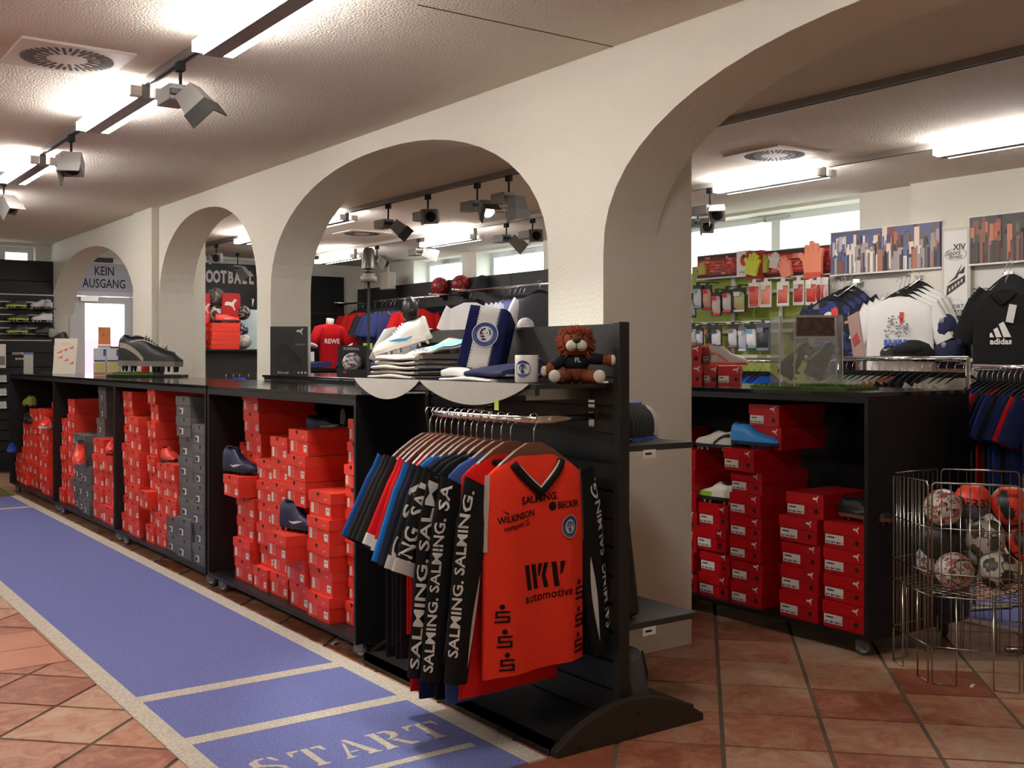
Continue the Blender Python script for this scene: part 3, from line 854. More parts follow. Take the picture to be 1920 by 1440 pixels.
# right-hand cabinet
shoe('white football boot with dark heel on the sixth stack of the right cabinet', (4.02, 4.12, .1005 + 7 * .1036), PI / 2 + .1, (205, 200, 190), (60, 52, 44), (40, 40, 42), logo='sweep', L=.26, lace=(60, 60, 60), lining=(16, 16, 16))
shoe('white football boot with black heel on the fifth stack of the right cabinet', (4.04, 3.80, .1005 + 7 * .1036), PI / 2 + .0, (205, 200, 190), (30, 30, 28), (30, 30, 30), logo='sweep', L=.25, stud_c=(150, 150, 140), lace=(40, 40, 40))
shoe('bright blue football boot on the third stack of the right cabinet', (4.02, 3.78, .1005 + 7 * .1079), -PI / 2 + .0, (38, 140, 214), (18, 40, 70), None, L=.29, lace=(30, 96, 176), collar=.02)
shoe('white and green boot on the fourth stack of the right cabinet', (4.02, 3.775, .1005 + 4 * .1162), PI / 2, (222, 216, 204), (30, 30, 28), (150, 190, 50), logo='toe', L=.23, stud_c=(170, 200, 60))
shoe('dark football boot on the rightmost stack of the right cabinet', (4.05, 3.16, .1005 + 4 * .1175), -PI / 2, (30, 34, 32), (120, 70, 60), (90, 100, 96), L=.26)
shoe('pale boot tip peeping out below the cap shelf', (4.0, 4.46, .1005 + 6 * .1025), -PI / 2 - .6, (214, 206, 196), (24, 22, 22), None, L=.2)
shoe('grey and coral running shoe on the red boxes of the right counter', (*(4.301, 4.222), zc + .1065), -.60, (188, 184, 172), (236, 64, 52), (226, 110, 96), L=.205, studs=False, lace=(214, 40, 44), name='running_shoe', logo='sweep', collar=.03)

# ================================================================= slat-wall stand with the clothes rail
STB = mat('black_brown_board', (34, 32, 28), .42, spec=.45)
sx, sy0, sy1 = 2.48, 2.865, 4.10
t = thing('display_stand', 'black two-sided slat-wall stand with curved foot holding the clothes', 'display stand', (sx, 3.45, 0))
def L(x, y, z=0): return (x - sx, y - 3.45, z)
def sb(m, x0, x1, y0, y1, z0, z1): return MB().use(m).box(x0 - sx, x1 - sx, y0 - 3.45, y1 - 3.45, z0, z1)
obj('base_board', sb(STB, 2.15, 2.80, 2.83, 4.12, .02, .05), t)
obj('base_edge', sb(STB, 2.15, 2.166, 2.83, 4.12, 0, .05), t)
ft = MB().use(mat('dark_olive_board', (52, 47, 38), .5, spec=.4))
arc = [(2.155, 0.0), (2.155, .022)] + [(2.155 + .66 * k / 16, .022 + .112 * math.sin(PI * (k / 16)) ** .85 * (1 if k < 16 else 0)) for k in range(1, 16)] + [(2.815, .024), (2.815, .0)]
ft.prism([(a - sx, b) for a, b in arc][::-1], 2.795 - 3.45, 2.83 - 3.45, 'y')
fo = obj('curved_foot', ft, t, bevel=.002)
for a, b in ((2.5, .088), (2.512, .090), (2.25, .018), (2.49, .018), (2.72, .018)):
    obj('screw', MB().use(MATTBLACK).at((a - sx, 2.7935 - 3.45, b), (PI / 2, 0, 0)).lathe([(.005, 0), (.005, .002)], 8), fo)
ft2 = MB().use(STB).prism([(a - sx, b) for a, b in arc][::-1], 4.12 - 3.45, 4.15 - 3.45, 'y')
obj('curved_foot', ft2, t)
obj('end_post', sb(STB, 2.455, 2.50, 2.835, 2.87, .05, 1.418), t, bevel=.002)
obj('end_post', sb(STB, 2.455, 2.50, 4.10, 4.13, .05, 1.418), t)
obj('core_panel', sb(STB, 2.473, 2.487, 2.87, 4.10, .05, 1.412), t)
k = 0; z = .055
while z < 1.40:
    h = min(.098, 1.412 - z)
    if z > 1.2: h = 1.412 - z
    for xa, xb in ((2.462, 2.4725), (2.4875, 2.498)):
        obj('slat', sb(STB, xa, xb, 2.87, 4.10, z, z + h - .009), t)
    z += h
for zz, y0, y1 in ((1.055, 2.95, 3.12), (.955, 2.95, 3.16), (.857, 2.95, 3.18), (1.152, 3.1, 3.3), (.955, 3.2, 3.36)):
    obj('groove_insert', sb(STEEL, 2.464, 2.4715, y0, y1, zz - .008, zz - .005), t)
# top shelf with two half-moon fascias
sh = thing('stand_shelf', 'black shelf on the stand carrying folded shirts, mug and plush lion', 'shelf', (2.30, 3.5, 1.2))
obj('board', MB().use(BLACKGLOSS).box(-.175, .155, -.63, .645, -.008, .008), sh, bevel=.002)
obj('front_lip', MB().use(STB).box(-.178, -.16, -.63, .645, -.03, -.008), sh)
GREYSH = mat('brushed_grey_sheet', (168, 164, 154), .42, var=.05, vscale=9, spec=.4)
for y0, y1 in ((2.90, 3.60), (3.605, 4.14)):
    n = 20; pts = []
    for i in range(n + 1):
        u = i / n; pts.append((y0 + (y1 - y0) * u - 3.5, .006 - .078 * math.sin(PI * u) ** .8))
    poly = [(y0 - 3.5, .010)] + pts + [(y1 - 3.5, .010)]
    obj('half_moon_fascia', MB().use(GREYSH).prism(poly, -.185, -.181, 'x'), sh)
for y in (3.0, 4.0):
    obj('bracket', MB().use(STEEL).box(-.12, .16, y - 3.5 - .003, y - 3.5 + .003, -.05, -.008), sh)
# chrome rail
bar = [(2.46, 2.985), (2.40, 2.952), (2.32, 2.918), (2.24, 2.898), (2.17, 2.90), (2.115, 2.94), (2.095, 3.02), (2.092, 3.15), (2.094, 3.32), (2.105, 3.46), (2.15, 3.56), (2.28, 3.61), (2.46, 3.62)]
r = thing('clothes_rail', 'chrome curved rail full of wooden hangers on the stand', 'rail', (2.3, 3.3, 1.09))
rb = MB().use(CHROME); vs = []
for x, y in bar:
    vs += [(x - 2.3, y - 3.3, -.012), (x - 2.3, y - 3.3, .012)]
n = len(bar); fs = [(2 * i, 2 * i + 2, 2 * i + 3, 2 * i + 1) for i in range(n - 1)]
rb.smooth = True; rb.add(vs, fs)
ro = obj('bar', rb, r); so = ro.modifiers.new('solid', 'SOLIDIFY'); so.thickness = .009
for y in (2.985, 3.62):
    obj('bracket', MB().use(CHROME).cbox(.158, y - 3.3, -.012, .008, .03, .05).cbox(.158, y - 3.3, .035, .008, .034, .012).cbox(.158, y - 3.3, .052, .008, .034, .008), r)
o = obj('rail_label', MB().use(C((170, 190, 70))).at((2.10, 3.06, 1.135)).box(-.001, .001, -.012, .012, -.018, .018)); tag(o, 'small yellow-green label above the chrome rail', 'label')
o.parent = r; o.location = (-2.3, -3.3, -1.09); del o['label']; del o['category']

# ---------------------------------------------------------------- garments
WOOD = mat('walnut_wood', (112, 72, 54), .45, var=.15, vscale=30, stretch=(1, 1, 6))
_hg = {}
def hanger(label, loc, rotz, wood=True, group='wooden hangers on the chrome rail', parent=None, w=.42):
    if wood not in _hg:
        hk = MB().use(CHROME).tube([(-.016, 0, -.016), (-.018, 0, -.004), (-.010, 0, .006), (.002, 0, .009), (.013, 0, .004), (.017, 0, -.008), (.012, 0, -.024), (.002, 0, -.042), (0, 0, -.06), (0, 0, -.092)], .0022, 6)
        arm = MB().use(WOOD if wood else MATTBLACK)
        top = [(-.175, -.182), (-.13, -.146), (-.075, -.110), (-.03, -.088), (.03, -.088), (.075, -.110), (.13, -.146), (.175, -.182)]
        bot = [(.165, -.208), (.11, -.172), (.05, -.138), (0, -.130), (-.05, -.138), (-.11, -.172), (-.165, -.208)]
        if wood: arm.prism(top + bot, -.007, .007, 'y')
        else: arm.prism([(x * .95, z) for x, z in top] + [(x * .95, z + .012) for x, z in bot], -.004, .004, 'y')
        _hg[wood] = (hk.mesh('hook'), arm.mesh('arms'))
    hk, arm = _hg[wood]
    if parent is None:
        t = thing('clothes_hanger', label, 'hanger', loc, rotz, group)
    else:
        t = parent
    a = bpy.data.objects.new('hanger_hook' if parent else 'hook', hk); COL.objects.link(a); a.parent = t
    b = bpy.data.objects.new('hanger_arms' if parent else 'arms', arm); COL.objects.link(b); b.parent = t
    return t
class Shirt:
    def __init__(s, w=.43, length=.66, thick=.034, folds=5, amp=.009, seed=0, neck=.075):
        s.w, s.len, s.th, s.folds, s.amp, s.seed, s.neck = w, length, thick, folds, amp, seed, neck; s.xo = 0
    def half(s, v):
        if v < .10: return s.neck + (s.w / 2 * .94 - s.neck) * (v / .10) ** .75
        return s.w / 2 * (.94 + .06 * min(1, (v - .10) / .25)) 
    def pt(s, u, v, off=0.0):
        th = 2 * PI * u
        a = s.half(v); b = .014 + (s.th - .014) * min(1, v / .2)
        z = -.128 - (.055 * (v / .10) if v < .10 else .055 + (s.len - .055) * (v - .10) / .90)
        f = s.amp * min(1, v * 1.6) * math.sin(th * s.folds + s.seed + 1.2 * v)
        c, q = math.cos(th), math.sin(th)
        x = (a + off) * math.copysign(abs(c) ** .75, c)
        y = -(b + off + f * abs(q)) * math.copysign(abs(q) ** .8, q)
        if v > .5: z += .014 * math.sin(th * 1 + s.seed) * (v - .5)
        return (x, y, z)
    def front(s, x, z, off=.0025):
        zz = -.128 - z
        v = zz / .055 * .10 if zz < .055 else .10 + (zz - .055) / (s.len - .055) * .90
        a = s.half(max(0, min(1, v)))
        q = min(.999, abs(x) / a)
        c = q ** (1 / .75) * (1 if x > 0 else -1)
        th = math.acos(max(-1, min(1, c)))
        y = s.pt(th / (2 * PI), v, off + s.xo)[1]
        return (x, y, z)
    def patch(s, mb, u0, u1, v0, v1, off=.0018, nu=8, nv=8):
        return mb.grid(lambda u, v: s.pt(u0 + (u1 - u0) * u, v0 + (v1 - v0) * v, off), nu, nv)
    def print_(s, mb, txt, x, z, size, rot=0, sx=1, bold=0, shear=0):
        vs, fs = text_geo(txt, size, 'CENTER', shear, bold)
        c, q = math.cos(rot), math.sin(rot)
        return mb.add([s.front(x + (a * sx * c - b * q), z + (a * sx * q + b * c)) for a, b in vs], fs)
    def poly(s, mb, polys, x, z, size, off=.0028):
        for p in polys:
            mb.add([s.front(x + a * size, z + b * size, off) for a, b in p], [tuple(range(len(p)))])
        return mb
def sleeve_fn(sd, w, ln, ang, width, seed, th=.022, z0=-.235, taper=.75, fwd=0.0):
    A = Vector((sd * (w / 2 + (.018 if width < .15 else -.02)), .012, z0))
    D = Vector((sd * math.sin(ang), fwd, -math.cos(ang)))
    N = Vector((sd * math.cos(ang), 0, math.sin(ang)))
    def fn(u, v, off=0.0):
        c = 2 * PI * u
        ww = width * (1 - (1 - taper) * v) * (.92 if v < .12 else 1)
        p = A + D * (ln * v) + N * ((ww / 2 + off) * math.cos(c)) + Vector((0, -1, 0)) * ((th * (.7 if v < .1 else 1) + off + .004 * math.sin(3 * c + seed + 5 * v)) * math.sin(c))
        if v < .16:
            p += N * 0 + Vector((-sd * .02 * (.16 - v) / .16, 0, .045 * (.16 - v) / .16 * (.5 + .5 * math.cos(c))))
        return tuple(p)
    return fn
def shirt(label, loc, rotz, body, sleeve=None, collar=None, cuff=None, long=False, w=.43, length=.66, seed=0, group=None, name='hanging_shirt', hang=None, ang=.55, slen=.24, amp=.009, folds=5, sc=1.0, thick=.034, low=False, simple=False):
    t = thing(name, label, 'shirt', loc, rotz, group, sc=sc)
    S_ = Shirt(w, length, thick, folds, amp, seed)
    if simple: S_.xo = .012
    nu, nv = (16, 8) if simple else (32, 18)
    b = MB().use(cloth(body)).grid(lambda u, v: S_.pt(u, v), nu, nv, closeu=True)
    obj('body', b, t)
    fns = {}
    for sd in (-1, 1):
        f = sleeve_fn(sd, w, .60 if long else slen, .13 if long else ang, .135 if long else .165, seed + sd, taper=.62 if long else .9)
        fns[sd] = f
        so_ = obj('sleeve', MB().use(cloth(sleeve or body)).grid(lambda u, v: f(u, v), 8 if simple else 14, 5 if simple else 12, closeu=True), t)
        if cuff and not simple:
            obj('cuff', MB().use(cloth(cuff)).grid(lambda u, v: f(u, .86 + .145 * v, .0015), 14, 2, closeu=True), so_)
    if collar:
        cb = MB().use(cloth(collar))
        # V collar seen from the front, ring at the back
        pts = [S_.pt(.5 - .0, .0)]
        path = []
        for k in range(17):
            a = PI + PI * k / 16
            x = .082 * math.cos(a); 
            dz = .072 * (1 - abs(x) / .082)
            path.append((x, S_.front(x * .98, -.150 - dz * .98)[1] - .001, -.146 - dz))
        cb.tube(path, .009, 6)
        cb.tube([(.082 * math.cos(PI * k / 10), .012 * math.sin(PI * k / 10) + .004, -.146 + .0 * k) for k in range(11)], .010, 6)
        obj('collar', cb, t)
        if not simple:
            obj('neck_opening', MB().use(C((30, 26, 26), .9)).add([(x, y - .0012, z + .004) for x, y, z in path], [tuple(range(len(path)))]), t)
    if hang == 'black':
        hanger(None, None, 0, False, parent=t)
    return t, S_, fns
def sleeve_text(t, f, txt, size, v0, v1, m, u_c=.25, half=.5, sd=-1):
    """lettering running down a sleeve: text x follows the sleeve axis (reading upwards), text height across"""
    vs, fs = text_geo(txt, 1.0, 'LEFT', .0, .02)
    mx = max(a for a, b in vs)
    mb = MB().use(m)
    out = []
    for a, b in vs:
        v = v1 + (v0 - v1) * a / mx
        u = u_c - b * size * (1 if sd < 0 else -1)
        out.append(f(u, v, .003))
    mb.add(out, fs)
    return obj('sleeve_lettering', mb, t)
def disc_crest(mb, put, s, navy=(44, 62, 122), pale=(206, 204, 200), dark=(24, 26, 40)):
    """round crest: ring, dotted border, pale lion head turned left with dark mane lines; put(x, z, off) places a point"""
    def ring(r0, r1, m, off, n=28):
        mb.use(m)
        vs = [put(r * s * math.cos(2 * PI * k / n), r * s * math.sin(2 * PI * k / n), off) for r in (r0, r1) for k in range(n)]
        mb.add(vs, [(k, n + k, n + (k + 1) % n, (k + 1) % n) for k in range(n)])
    def poly(p, m, off):
        mb.use(m); mb.add([put(x * s, z * s, off) for x, z in p], [tuple(range(len(p)))])
    PL, NV, DK, MD = C(pale, .7), C(navy, .7), C(dark, .7), C((130, 140, 176), .7)
    ring(.0001, .98, NV, .0004); ring(.94, 1.0, PL, .0008)
    for k in range(26):
        a = PI * (.95 + 1.1 * k / 25)
        poly([(.80 * math.cos(a) + .035 * math.cos(b), .80 * math.sin(a) + .055 * math.sin(b)) for b in (0, PI / 2, PI, 3 * PI / 2)], MD, .0012)
    ring(.60, .63, PL, .0010)
    mane = [(-.5, -.42), (-.58, -.05), (-.5, .28), (-.3, .52), (0, .60), (.3, .52), (.5, .30), (.56, 0), (.48, -.3), (.3, -.5), (.05, -.58), (-.25, -.55)]
    poly(mane, PL, .0013)
    poly([(-.42, .1), (-.34, .36), (-.1, .5), (.0, .42), (-.2, .3), (-.28, .12), (-.36, -.2)], DK, .0018)
    poly([(.1, .5), (.36, .36), (.44, .05), (.36, -.1), (.32, .14), (.24, .32)], DK, .0018)
    poly([(-.3, .02), (-.18, .08), (-.08, .0), (-.2, -.03)], DK, .0018)
    poly([(.06, .14), (.18, .16), (.22, .09), (.1, .08)], DK, .0018)
    poly([(-.34, -.18), (-.12, -.1), (.05, -.2), (-.1, -.26), (-.3, -.26)], DK, .0018)
    poly([(-.2, -.34), (.06, -.30), (.2, -.42), (.02, -.5), (-.2, -.46)], NV, .0018)
    return mb
SILVER = mat('reflective_print', (205, 202, 196), .55)
BLK = (24, 23, 22)
gar = []
def hg(i, loc, rz):
    hanger('walnut wooden hanger, %s from the front of the chrome rail' % NTH[i], loc, rz)
zr = 1.104
# front goalkeeper jersey
px_, py_ = 2.135, 2.895
hg(0, (px_, py_, zr), .02)
t, S0, f0 = shirt('orange-red goalkeeper jersey with grey sides and black sleeves, frontmost on rail', (px_, py_, zr), .02, (234, 58, 36), BLK, None, None, True, .41, .70, 1.0, amp=.012, folds=6, group=None, name='goalkeeper_jersey')
S0.seed = 1.0
sd_ = MB().use(cloth((172, 164, 152)))
for u0, u1 in ((.44, .50), (.0, .055)):
    S0.patch(sd_, u0, u1, .10, .44, .003)
obj('side_panel', sd_, t)['kind'] = 'stuff'
cb = MB().use(cloth(BLK)); cw = MB().use(cloth((200, 196, 186))); opn = []
for mb_, r_, dx in ((cb, .015, 0), (cw, .0045, -.018)):
    path = []
    for k in range(21):
        x = -.098 + .196 * k / 20; x *= (1 + dx * 4)
        z = -.150 - .098 * (1 - abs(x / .098)) ** .8 - dx * .9
        path.append((x, S0.front(x * .99, min(-.146, z))[1] - .004 - (0.004 if dx else 0), z))
    mb_.tube(path, r_, 6)
    if dx == 0:
        mb_.tube([(.098 * math.cos(PI * k / 10), .016 * math.sin(PI * k / 10), -.148) for k in range(11)], .011, 6); opn = path
obj('collar', cb, t); obj('collar_trim', cw, t)
obj('neck_opening', MB().use(C((150, 30, 24), .9)).add([(x, y + .010, z + .006) for x, y, z in opn], [tuple(range(len(opn)))]), t)
K = MB().use(cloth((28, 20, 18)))
S0.print_(K, 'SALMING.', .0, -.268, .034, .06, 1.0, .02)
obj('chest_lettering', K, t)
K = MB().use(cloth((28, 20, 18)))
S0.print_(K, 'BECKER', .122, -.297, .030, .0, .95, .025); S0.poly(K, [[(math.cos(2 * PI * q / 12), math.sin(2 * PI * q / 12)) for q in range(12)]], .052, -.297, .015)
obj('chest_lettering', K, t)
K = MB().use(cloth((28, 20, 18)))
S0.print_(K, 'WILKINSON', -.092, -.322, .031, .12, .85, .02); S0.print_(K, 'compwin G', -.092, -.349, .026, .14, .85, .015)
S0.poly(K, [[(-.5, -.02), (-.28, -.12), (-.3, -.16)], [(.5, .3), (.5, .26), (.2, .0)]], -.092, -.292, .12)
obj('chest_lettering', K, t)
K = MB()
disc_crest(K, lambda x, z, o: S0.front(.125 + x, -.370 + z, .003 + o), .038)
obj('club_crest', K, t)
K = MB().use(cloth((30, 20, 16)))
WK = [[(-1, .5), (-.78, .5), (-.62, -.5), (-.84, -.5)], [(-.66, .5), (-.44, .5), (-.28, -.5), (-.5, -.5)], [(-.28, .5), (-.08, .5), (-.22, .0), (-.3, .02)],
      [(.0, .5), (.2, .5), (.08, .0), (.24, -.5), (.02, -.5), (-.12, .0)], [(.34, .5), (.56, .5), (.72, -.5), (.5, -.5)], [(.74, .5), (.98, .5), (.84, .02), (.74, .0)]]
S0.poly(K, WK, .022, -.522, .082)
S0.print_(K, 'automotive', .038, -.588, .042, .05, 1.0, .01)
obj('chest_lettering', K, t)
SP = [[(math.cos(2 * PI * q / 10) * .16, .62 + math.sin(2 * PI * q / 10) * .16) for q in range(10)], [(-.4, .36), (.46, .36), (.46, .24), (-.4, .24)], [(-.4, .24), (-.26, .24), (-.26, -.0), (-.4, -.0)], [(-.4, .06), (.46, .06), (.46, -.06), (-.4, -.06)], [(.32, -.06), (.46, -.06), (.46, -.36), (.32, -.36)], [(-.46, -.24), (.46, -.24), (.46, -.36), (-.46, -.36)]]
for x, z in ((.176, -.60), (.172, -.69), (.168, -.775), (-.150, -.635), (-.142, -.715), (-.134, -.79)):
    K = MB().use(cloth((24, 18, 16))); S0.poly(K, SP, x, z, .058 if x > 0 else .052, .004); o = obj('bank_emblem', K, t); o['kind'] = 'stuff'
sleeve_text(t, f0[-1], 'SALMING. SALMING.', .165, .04, .86, SILVER, u_c=.13)
sleeve_text(t, f0[1], 'SALMING. SALMING.', .165, .04, .86, SILVER, u_c=.12, sd=1)
for s_, ua in ((-1, .36), (1, .30)):
    g = MB().use(SILVER).grid(lambda u, v: f0[s_](ua + .07 * (u - .5) * math.sin(PI * v), .42 + .50 * v, .002), 2, 10)
    obj('sleeve_flash', g, t)
# the garments behind it
specs = [ # label, dx, y, rz, body, sleeve, collar, cuff, long, length, text, extra
 ('orange jersey with lettered black sleeves, second on the rail', -.03, 2.975, .06, (206, 30, 24), BLK, BLK, None, True, .78, 'SALMING. SALMING. SA', .17),
 ('blue goalkeeper jersey with lettered black sleeves, third on the rail', -.045, 3.03, .05, (62, 92, 150), BLK, BLK, None, True, .80, 'SALMING. SALM', .17),
 ('black top with white and blue shoulder and lettered sleeve, fourth on rail', -.055, 3.085, .08, BLK, BLK, (24, 110, 190), (180, 176, 170), False, .80, 'ING. SAL', .2),
 ('black top with white shoulder and lettered sleeve, fifth on rail', -.05, 3.13, .05, BLK, (30, 30, 32), (210, 208, 202), (180, 176, 170), False, .78, 'G. SA', .2),
 ('dark navy short-sleeved top in the middle of the rail', -.045, 3.18, .05, (26, 30, 48), None, None, None, False, .74, None, 0),
 ('navy tracksuit top hanging long in the middle of the rail', -.035, 3.215, .05, (28, 36, 78), (28, 32, 52), None, None, False, .83, None, 0),
 ('bright blue shirt on the rail beside the red ones', -.03, 3.26, .05, (22, 112, 186), None, (30, 126, 200), None, False, .66, None, 0),
 ('red shirt with white collar beside the blue one on rail', -.02, 3.30, .05, (200, 24, 26), None, (206, 198, 192), (196, 190, 184), False, .84, None, 0),
 ('red shirt with wide white cuff beside the black ones on rail', -.015, 3.345, .10, (206, 20, 28), None, (196, 188, 180), (206, 202, 196), False, .64, None, 0),
 ('black shirt next to the red one on rail', -.01, 3.39, .05, (34, 32, 29), None, None, None, False, .74, None, 0),
 ('black shirt second from the far end of rail', -.005, 3.425, .03, (30, 29, 26), None, None, None, False, .76, None, 0),
 ('black shirt at the far end of rail', .0, 3.455, .0, (33, 31, 28), None, None, None, False, .72, None, 0),
 ('black shirt with bright blue sleeves last on the rail', .0, 3.50, .0, (30, 29, 27), (24, 70, 132), None, None, False, .76, None, 0)]
for i, (lb, dx, y, rz, bo, sl, co, cu, lg, ln, tx, sz) in enumerate(specs):
    x = 2.125 + dx
    hg(i + 1, (2.098 if y < 3.4 else 2.1, y, zr), rz)
    t, S_, f_ = shirt(lb, (x, y, zr), rz, bo, sl, co, cu, lg, .42, ln, i * 1.7, ang=.58 if i == 13 else .50 if i > 7 else .38, slen=.27 if i > 6 else .30, thick=.016, amp=.004)
    if tx:
        sleeve_text(t, f_[-1], tx, sz, .02, .95 if lg else .9, SILVER, u_c=.13)
        if lg:
            g = MB().use(SILVER).grid(lambda u, v: f_[-1](.33 + .05 * (u - .5) * math.sin(PI * v), .42 + .50 * v, .002), 2, 10)
            obj('sleeve_flash', g, t)

# ================================================================= things on the stand shelf
ZS = 1.2085
def folded(label, x, y, z, sx_, sy_, h, col, rz=0, group=None, edge=None, bump=.006, sag=0.0, name='folded_shirt'):
    """a folded garment: soft slab with a rolled front fold and stacked layers"""
    t = thing(name, label, 'shirt', (x, y, z), rz, group)
    b = MB().use(cloth(col))
    nu, nv = 28, 8
    def fn(u, v):
        a = 2 * PI * u; c, q = math.cos(a), math.sin(a)
        xx = sx_ / 2 * math.copysign(abs(c) ** .35, c)
        yy = sy_ * (v - .5)
        zz = h / 2 + h / 2 * math.copysign(abs(q) ** .55, q)
        zz += bump * math.sin(7 * v + 3 * z * 100) * (1 if q > 0 else .3) * (.5 + .5 * abs(q)) + sag * (xx / sx_ + .5) * (1 if q > 0 else .8)
        return (xx, yy, max(0, zz))
    b.grid(fn, nu, nv, closeu=True)
    for v in (0, 1):
        b.at().add([fn(i / nu, v) for i in range(nu)], [tuple(range(nu))[::1 if v else -1]])
    o = obj('cloth_body', b, t)
    if edge:
        e = MB().use(cloth(edge)).box(-sx_ / 2 + .02, sx_ / 2 - .01, -sy_ / 2 - .003, -sy_ / 2 + .006, h * .18, h * .42)
        obj('coloured_layer', e, t)
    return t
cols = [((172, 166, 156), (36, 44, 84)), ((166, 160, 150), (30, 36, 66)), ((178, 172, 160), (36, 44, 84)), ((176, 170, 158), (52, 60, 104)), ((196, 190, 178), (30, 38, 76))]
for i, (c, e) in enumerate(cols):
    folded('folded pale grey shirt, %s in the pile left of the towel' % ('lowest' if i == 0 else 'topmost' if i == 4 else NTH[i] + ' from bottom'), 2.285 + .006 * (i % 2), 3.90 - .012 * i, ZS + .0185 * i, .28, .36 - .012 * i, .018, c, .02 * (i % 3), 'folded shirts on the stand shelf', e, sag=.006 * (i > 1))
t4 = thing('folded_shirt', 'folded pale shirt with turquoise print draped on the pile beside the towel', 'shirt', (2.30, 3.74, ZS + .098), .1)
obj('cloth_body', MB().use(cloth((186, 180, 168))).grid(lambda u, v: (-.13 + .26 * u, -.10 + .22 * v, .010 + .055 * u - .02 * v * (1 - u) + .006 * math.sin(9 * u + 5 * v)), 14, 10), t4).modifiers.new('solid', 'SOLIDIFY').thickness = .008
obj('print', MB().use(C((130, 196, 212), .7)).grid(lambda u, v: (-.06 + .16 * u, -.09 + .12 * v, .0155 + .055 * (.27 + .615 * u) - .02 * (.045 + .545 * v) * (.73 - .615 * u) + .006 * math.sin(9 * (.27 + .615 * u) + 5 * (.045 + .545 * v))), 8, 8), t4)
obj('lettering', MB().use(C((40, 56, 120))).at((-.131, -.02, .022), R_X).text('SALMING', .028), t4)
# white box with a small mark, left of the pile
t = thing('white_box', 'small white box with a black emblem left of the folded shirts', 'box', (2.40, 4.05, ZS))
obj('carton', MB().use(C((196, 192, 190), .6)).box(-.05, .03, -.05, .06, 0, .062), t, bevel=.002)
obj('emblem', MB().use(INK).at((-.051, .03, .04), R_X).text('9', .03, sx=1.3, shear=.4), t)
# white knitted boot leaning over the pile
shoe('white knitted football boot with blue tick propped on the folded shirts', (2.375, 3.93, ZS + .150), 0, (222, 220, 212), (214, 210, 200), (60, 150, 206), collar=.02, L=.25, rot=(0, .30, 2.526), stud_c=(220, 216, 206))
o = obj('boot_rest', MB().use(MATTBLACK).at((2.40, 3.98, ZS + .09)).prism([(-.04, 0), (.04, 0), (.02, .06), (-.02, .06)], -.06, .06, 'x')); tag(o, 'black wedge rest under the white knitted boot', 'stand')
# navy towel with white stripe and crest, folded round a board, leaning
NAVY = mat('navy_terry', (30, 34, 74), .95, bump=.4, bscale=350, spec=.1)
TOW = mat('white_terry', (206, 203, 196), .95, bump=.4, bscale=350, spec=.1)
t = thing('club_towel', 'navy towel with white stripe and round lion crest standing on the shelf', 'towel', (2.29, 3.455, ZS + .043), rot=(-.14, .24, -.5))
def tow(u, v, off=0):
    """u across (0..1), v up (0..1)"""
    a = u * .22 - .085
    yy = 0 if a < .07 else (a - .07) * .9
    xx = min(a, .07) + max(0, a - .07) * .55
    return (xx, yy - off + .003 * math.sin(8 * v), v * .235 + (.012 * (a + .085) / .1 if a < .05 else .016 - .45 * (a - .05)) * v)
for nm, m, u0, u1, off in (('navy_side', NAVY, 0, .17, .0), ('white_stripe', TOW, .17, .53, .0), ('navy_side', NAVY, .53, 1, .0)):
    ob = obj(nm, MB().use(m).grid(lambda u, v: tow(u0 + (u1 - u0) * u, v, off), 10, 8), t)
    ob.modifiers.new('solid', 'SOLIDIFY').thickness = .022
st_ = MB().use(C((90, 92, 104), .9))
for u in (.185, .515):
    for k in range(20):
        st_.grid(lambda a, b: tow(u + .012 * (a - .5), (k + .15 + .55 * b) / 20, .0015), 1, 1)
o = obj('stitching', st_, t); o['kind'] = 'stuff'
K = MB(); disc_crest(K, lambda x, z, o: (lambda p: (p[0], p[1] - .003 - o, p[2]))(tow((x + .085 - .008) / .22, (z + .135) / .245)), .050)
obj('club_crest', K, t)
# folded navy/white things in front of the towel
folded('folded white top with navy sleeve below the towel', 2.24, 3.33, ZS, .20, .34, .016, (214, 210, 204), .0, None, None)
folded('folded navy top on the white one below the towel', 2.25, 3.235, ZS + .017, .20, .21, .026, (46, 50, 78), .1, None, (150, 152, 166), sag=.02)
o = folded('white rolled garment at the left foot of the towel', 2.22, 3.46, ZS + .0165, .10, .13, .028, (224, 222, 216), .35, None, None)
# mug
t = thing('mug', 'white mug with round blue lion crest and dark handle', 'mug', (2.215, 3.045, ZS), -.0)
prof = [(.001, .0), (.038, .0), (.0405, .004), (.0405, .094), (.0395, .0955), (.037, .094), (.0365, .008), (.001, .006)]
obj('cup', MB().use(C((206, 200, 190), .25)).lathe(prof, 32, cap=False), t)
hd = [(.040, 0, .082)] + [(.044 + .026 * math.sin(PI * k / 8), 0, .08 - .06 * k / 8) for k in range(9)] + [(.040, 0, .018)]
hr = MB().use(C((22, 26, 58), .25)).tube(hd, .0058, 8)
obj('handle', hr, t, rot=(0, 0, -.65))
K = MB()
ca = -PI / 2 - .62 - .35
disc_crest(K, lambda x, z, o: ((.0412 + o * .4) * math.cos(ca + x / .041), (.0412 + o * .4) * math.sin(ca + x / .041), .048 + z), .031)
obj('club_crest', K, t)
# plush lion sitting
FUR = mat('brown_plush', (128, 66, 44), .95, bump=.6, bscale=260, spec=.1)
MANE = mat('russet_mane_plush', (150, 74, 54), .95, spec=.1)
CREAMP = mat('cream_plush', (198, 190, 174), .95, bump=.4, bscale=300, spec=.1)
t = thing('plush_lion', 'brown plush lion in a black shirt sitting on the stand shelf', 'toy', (2.36, 2.955, ZS), -.62)
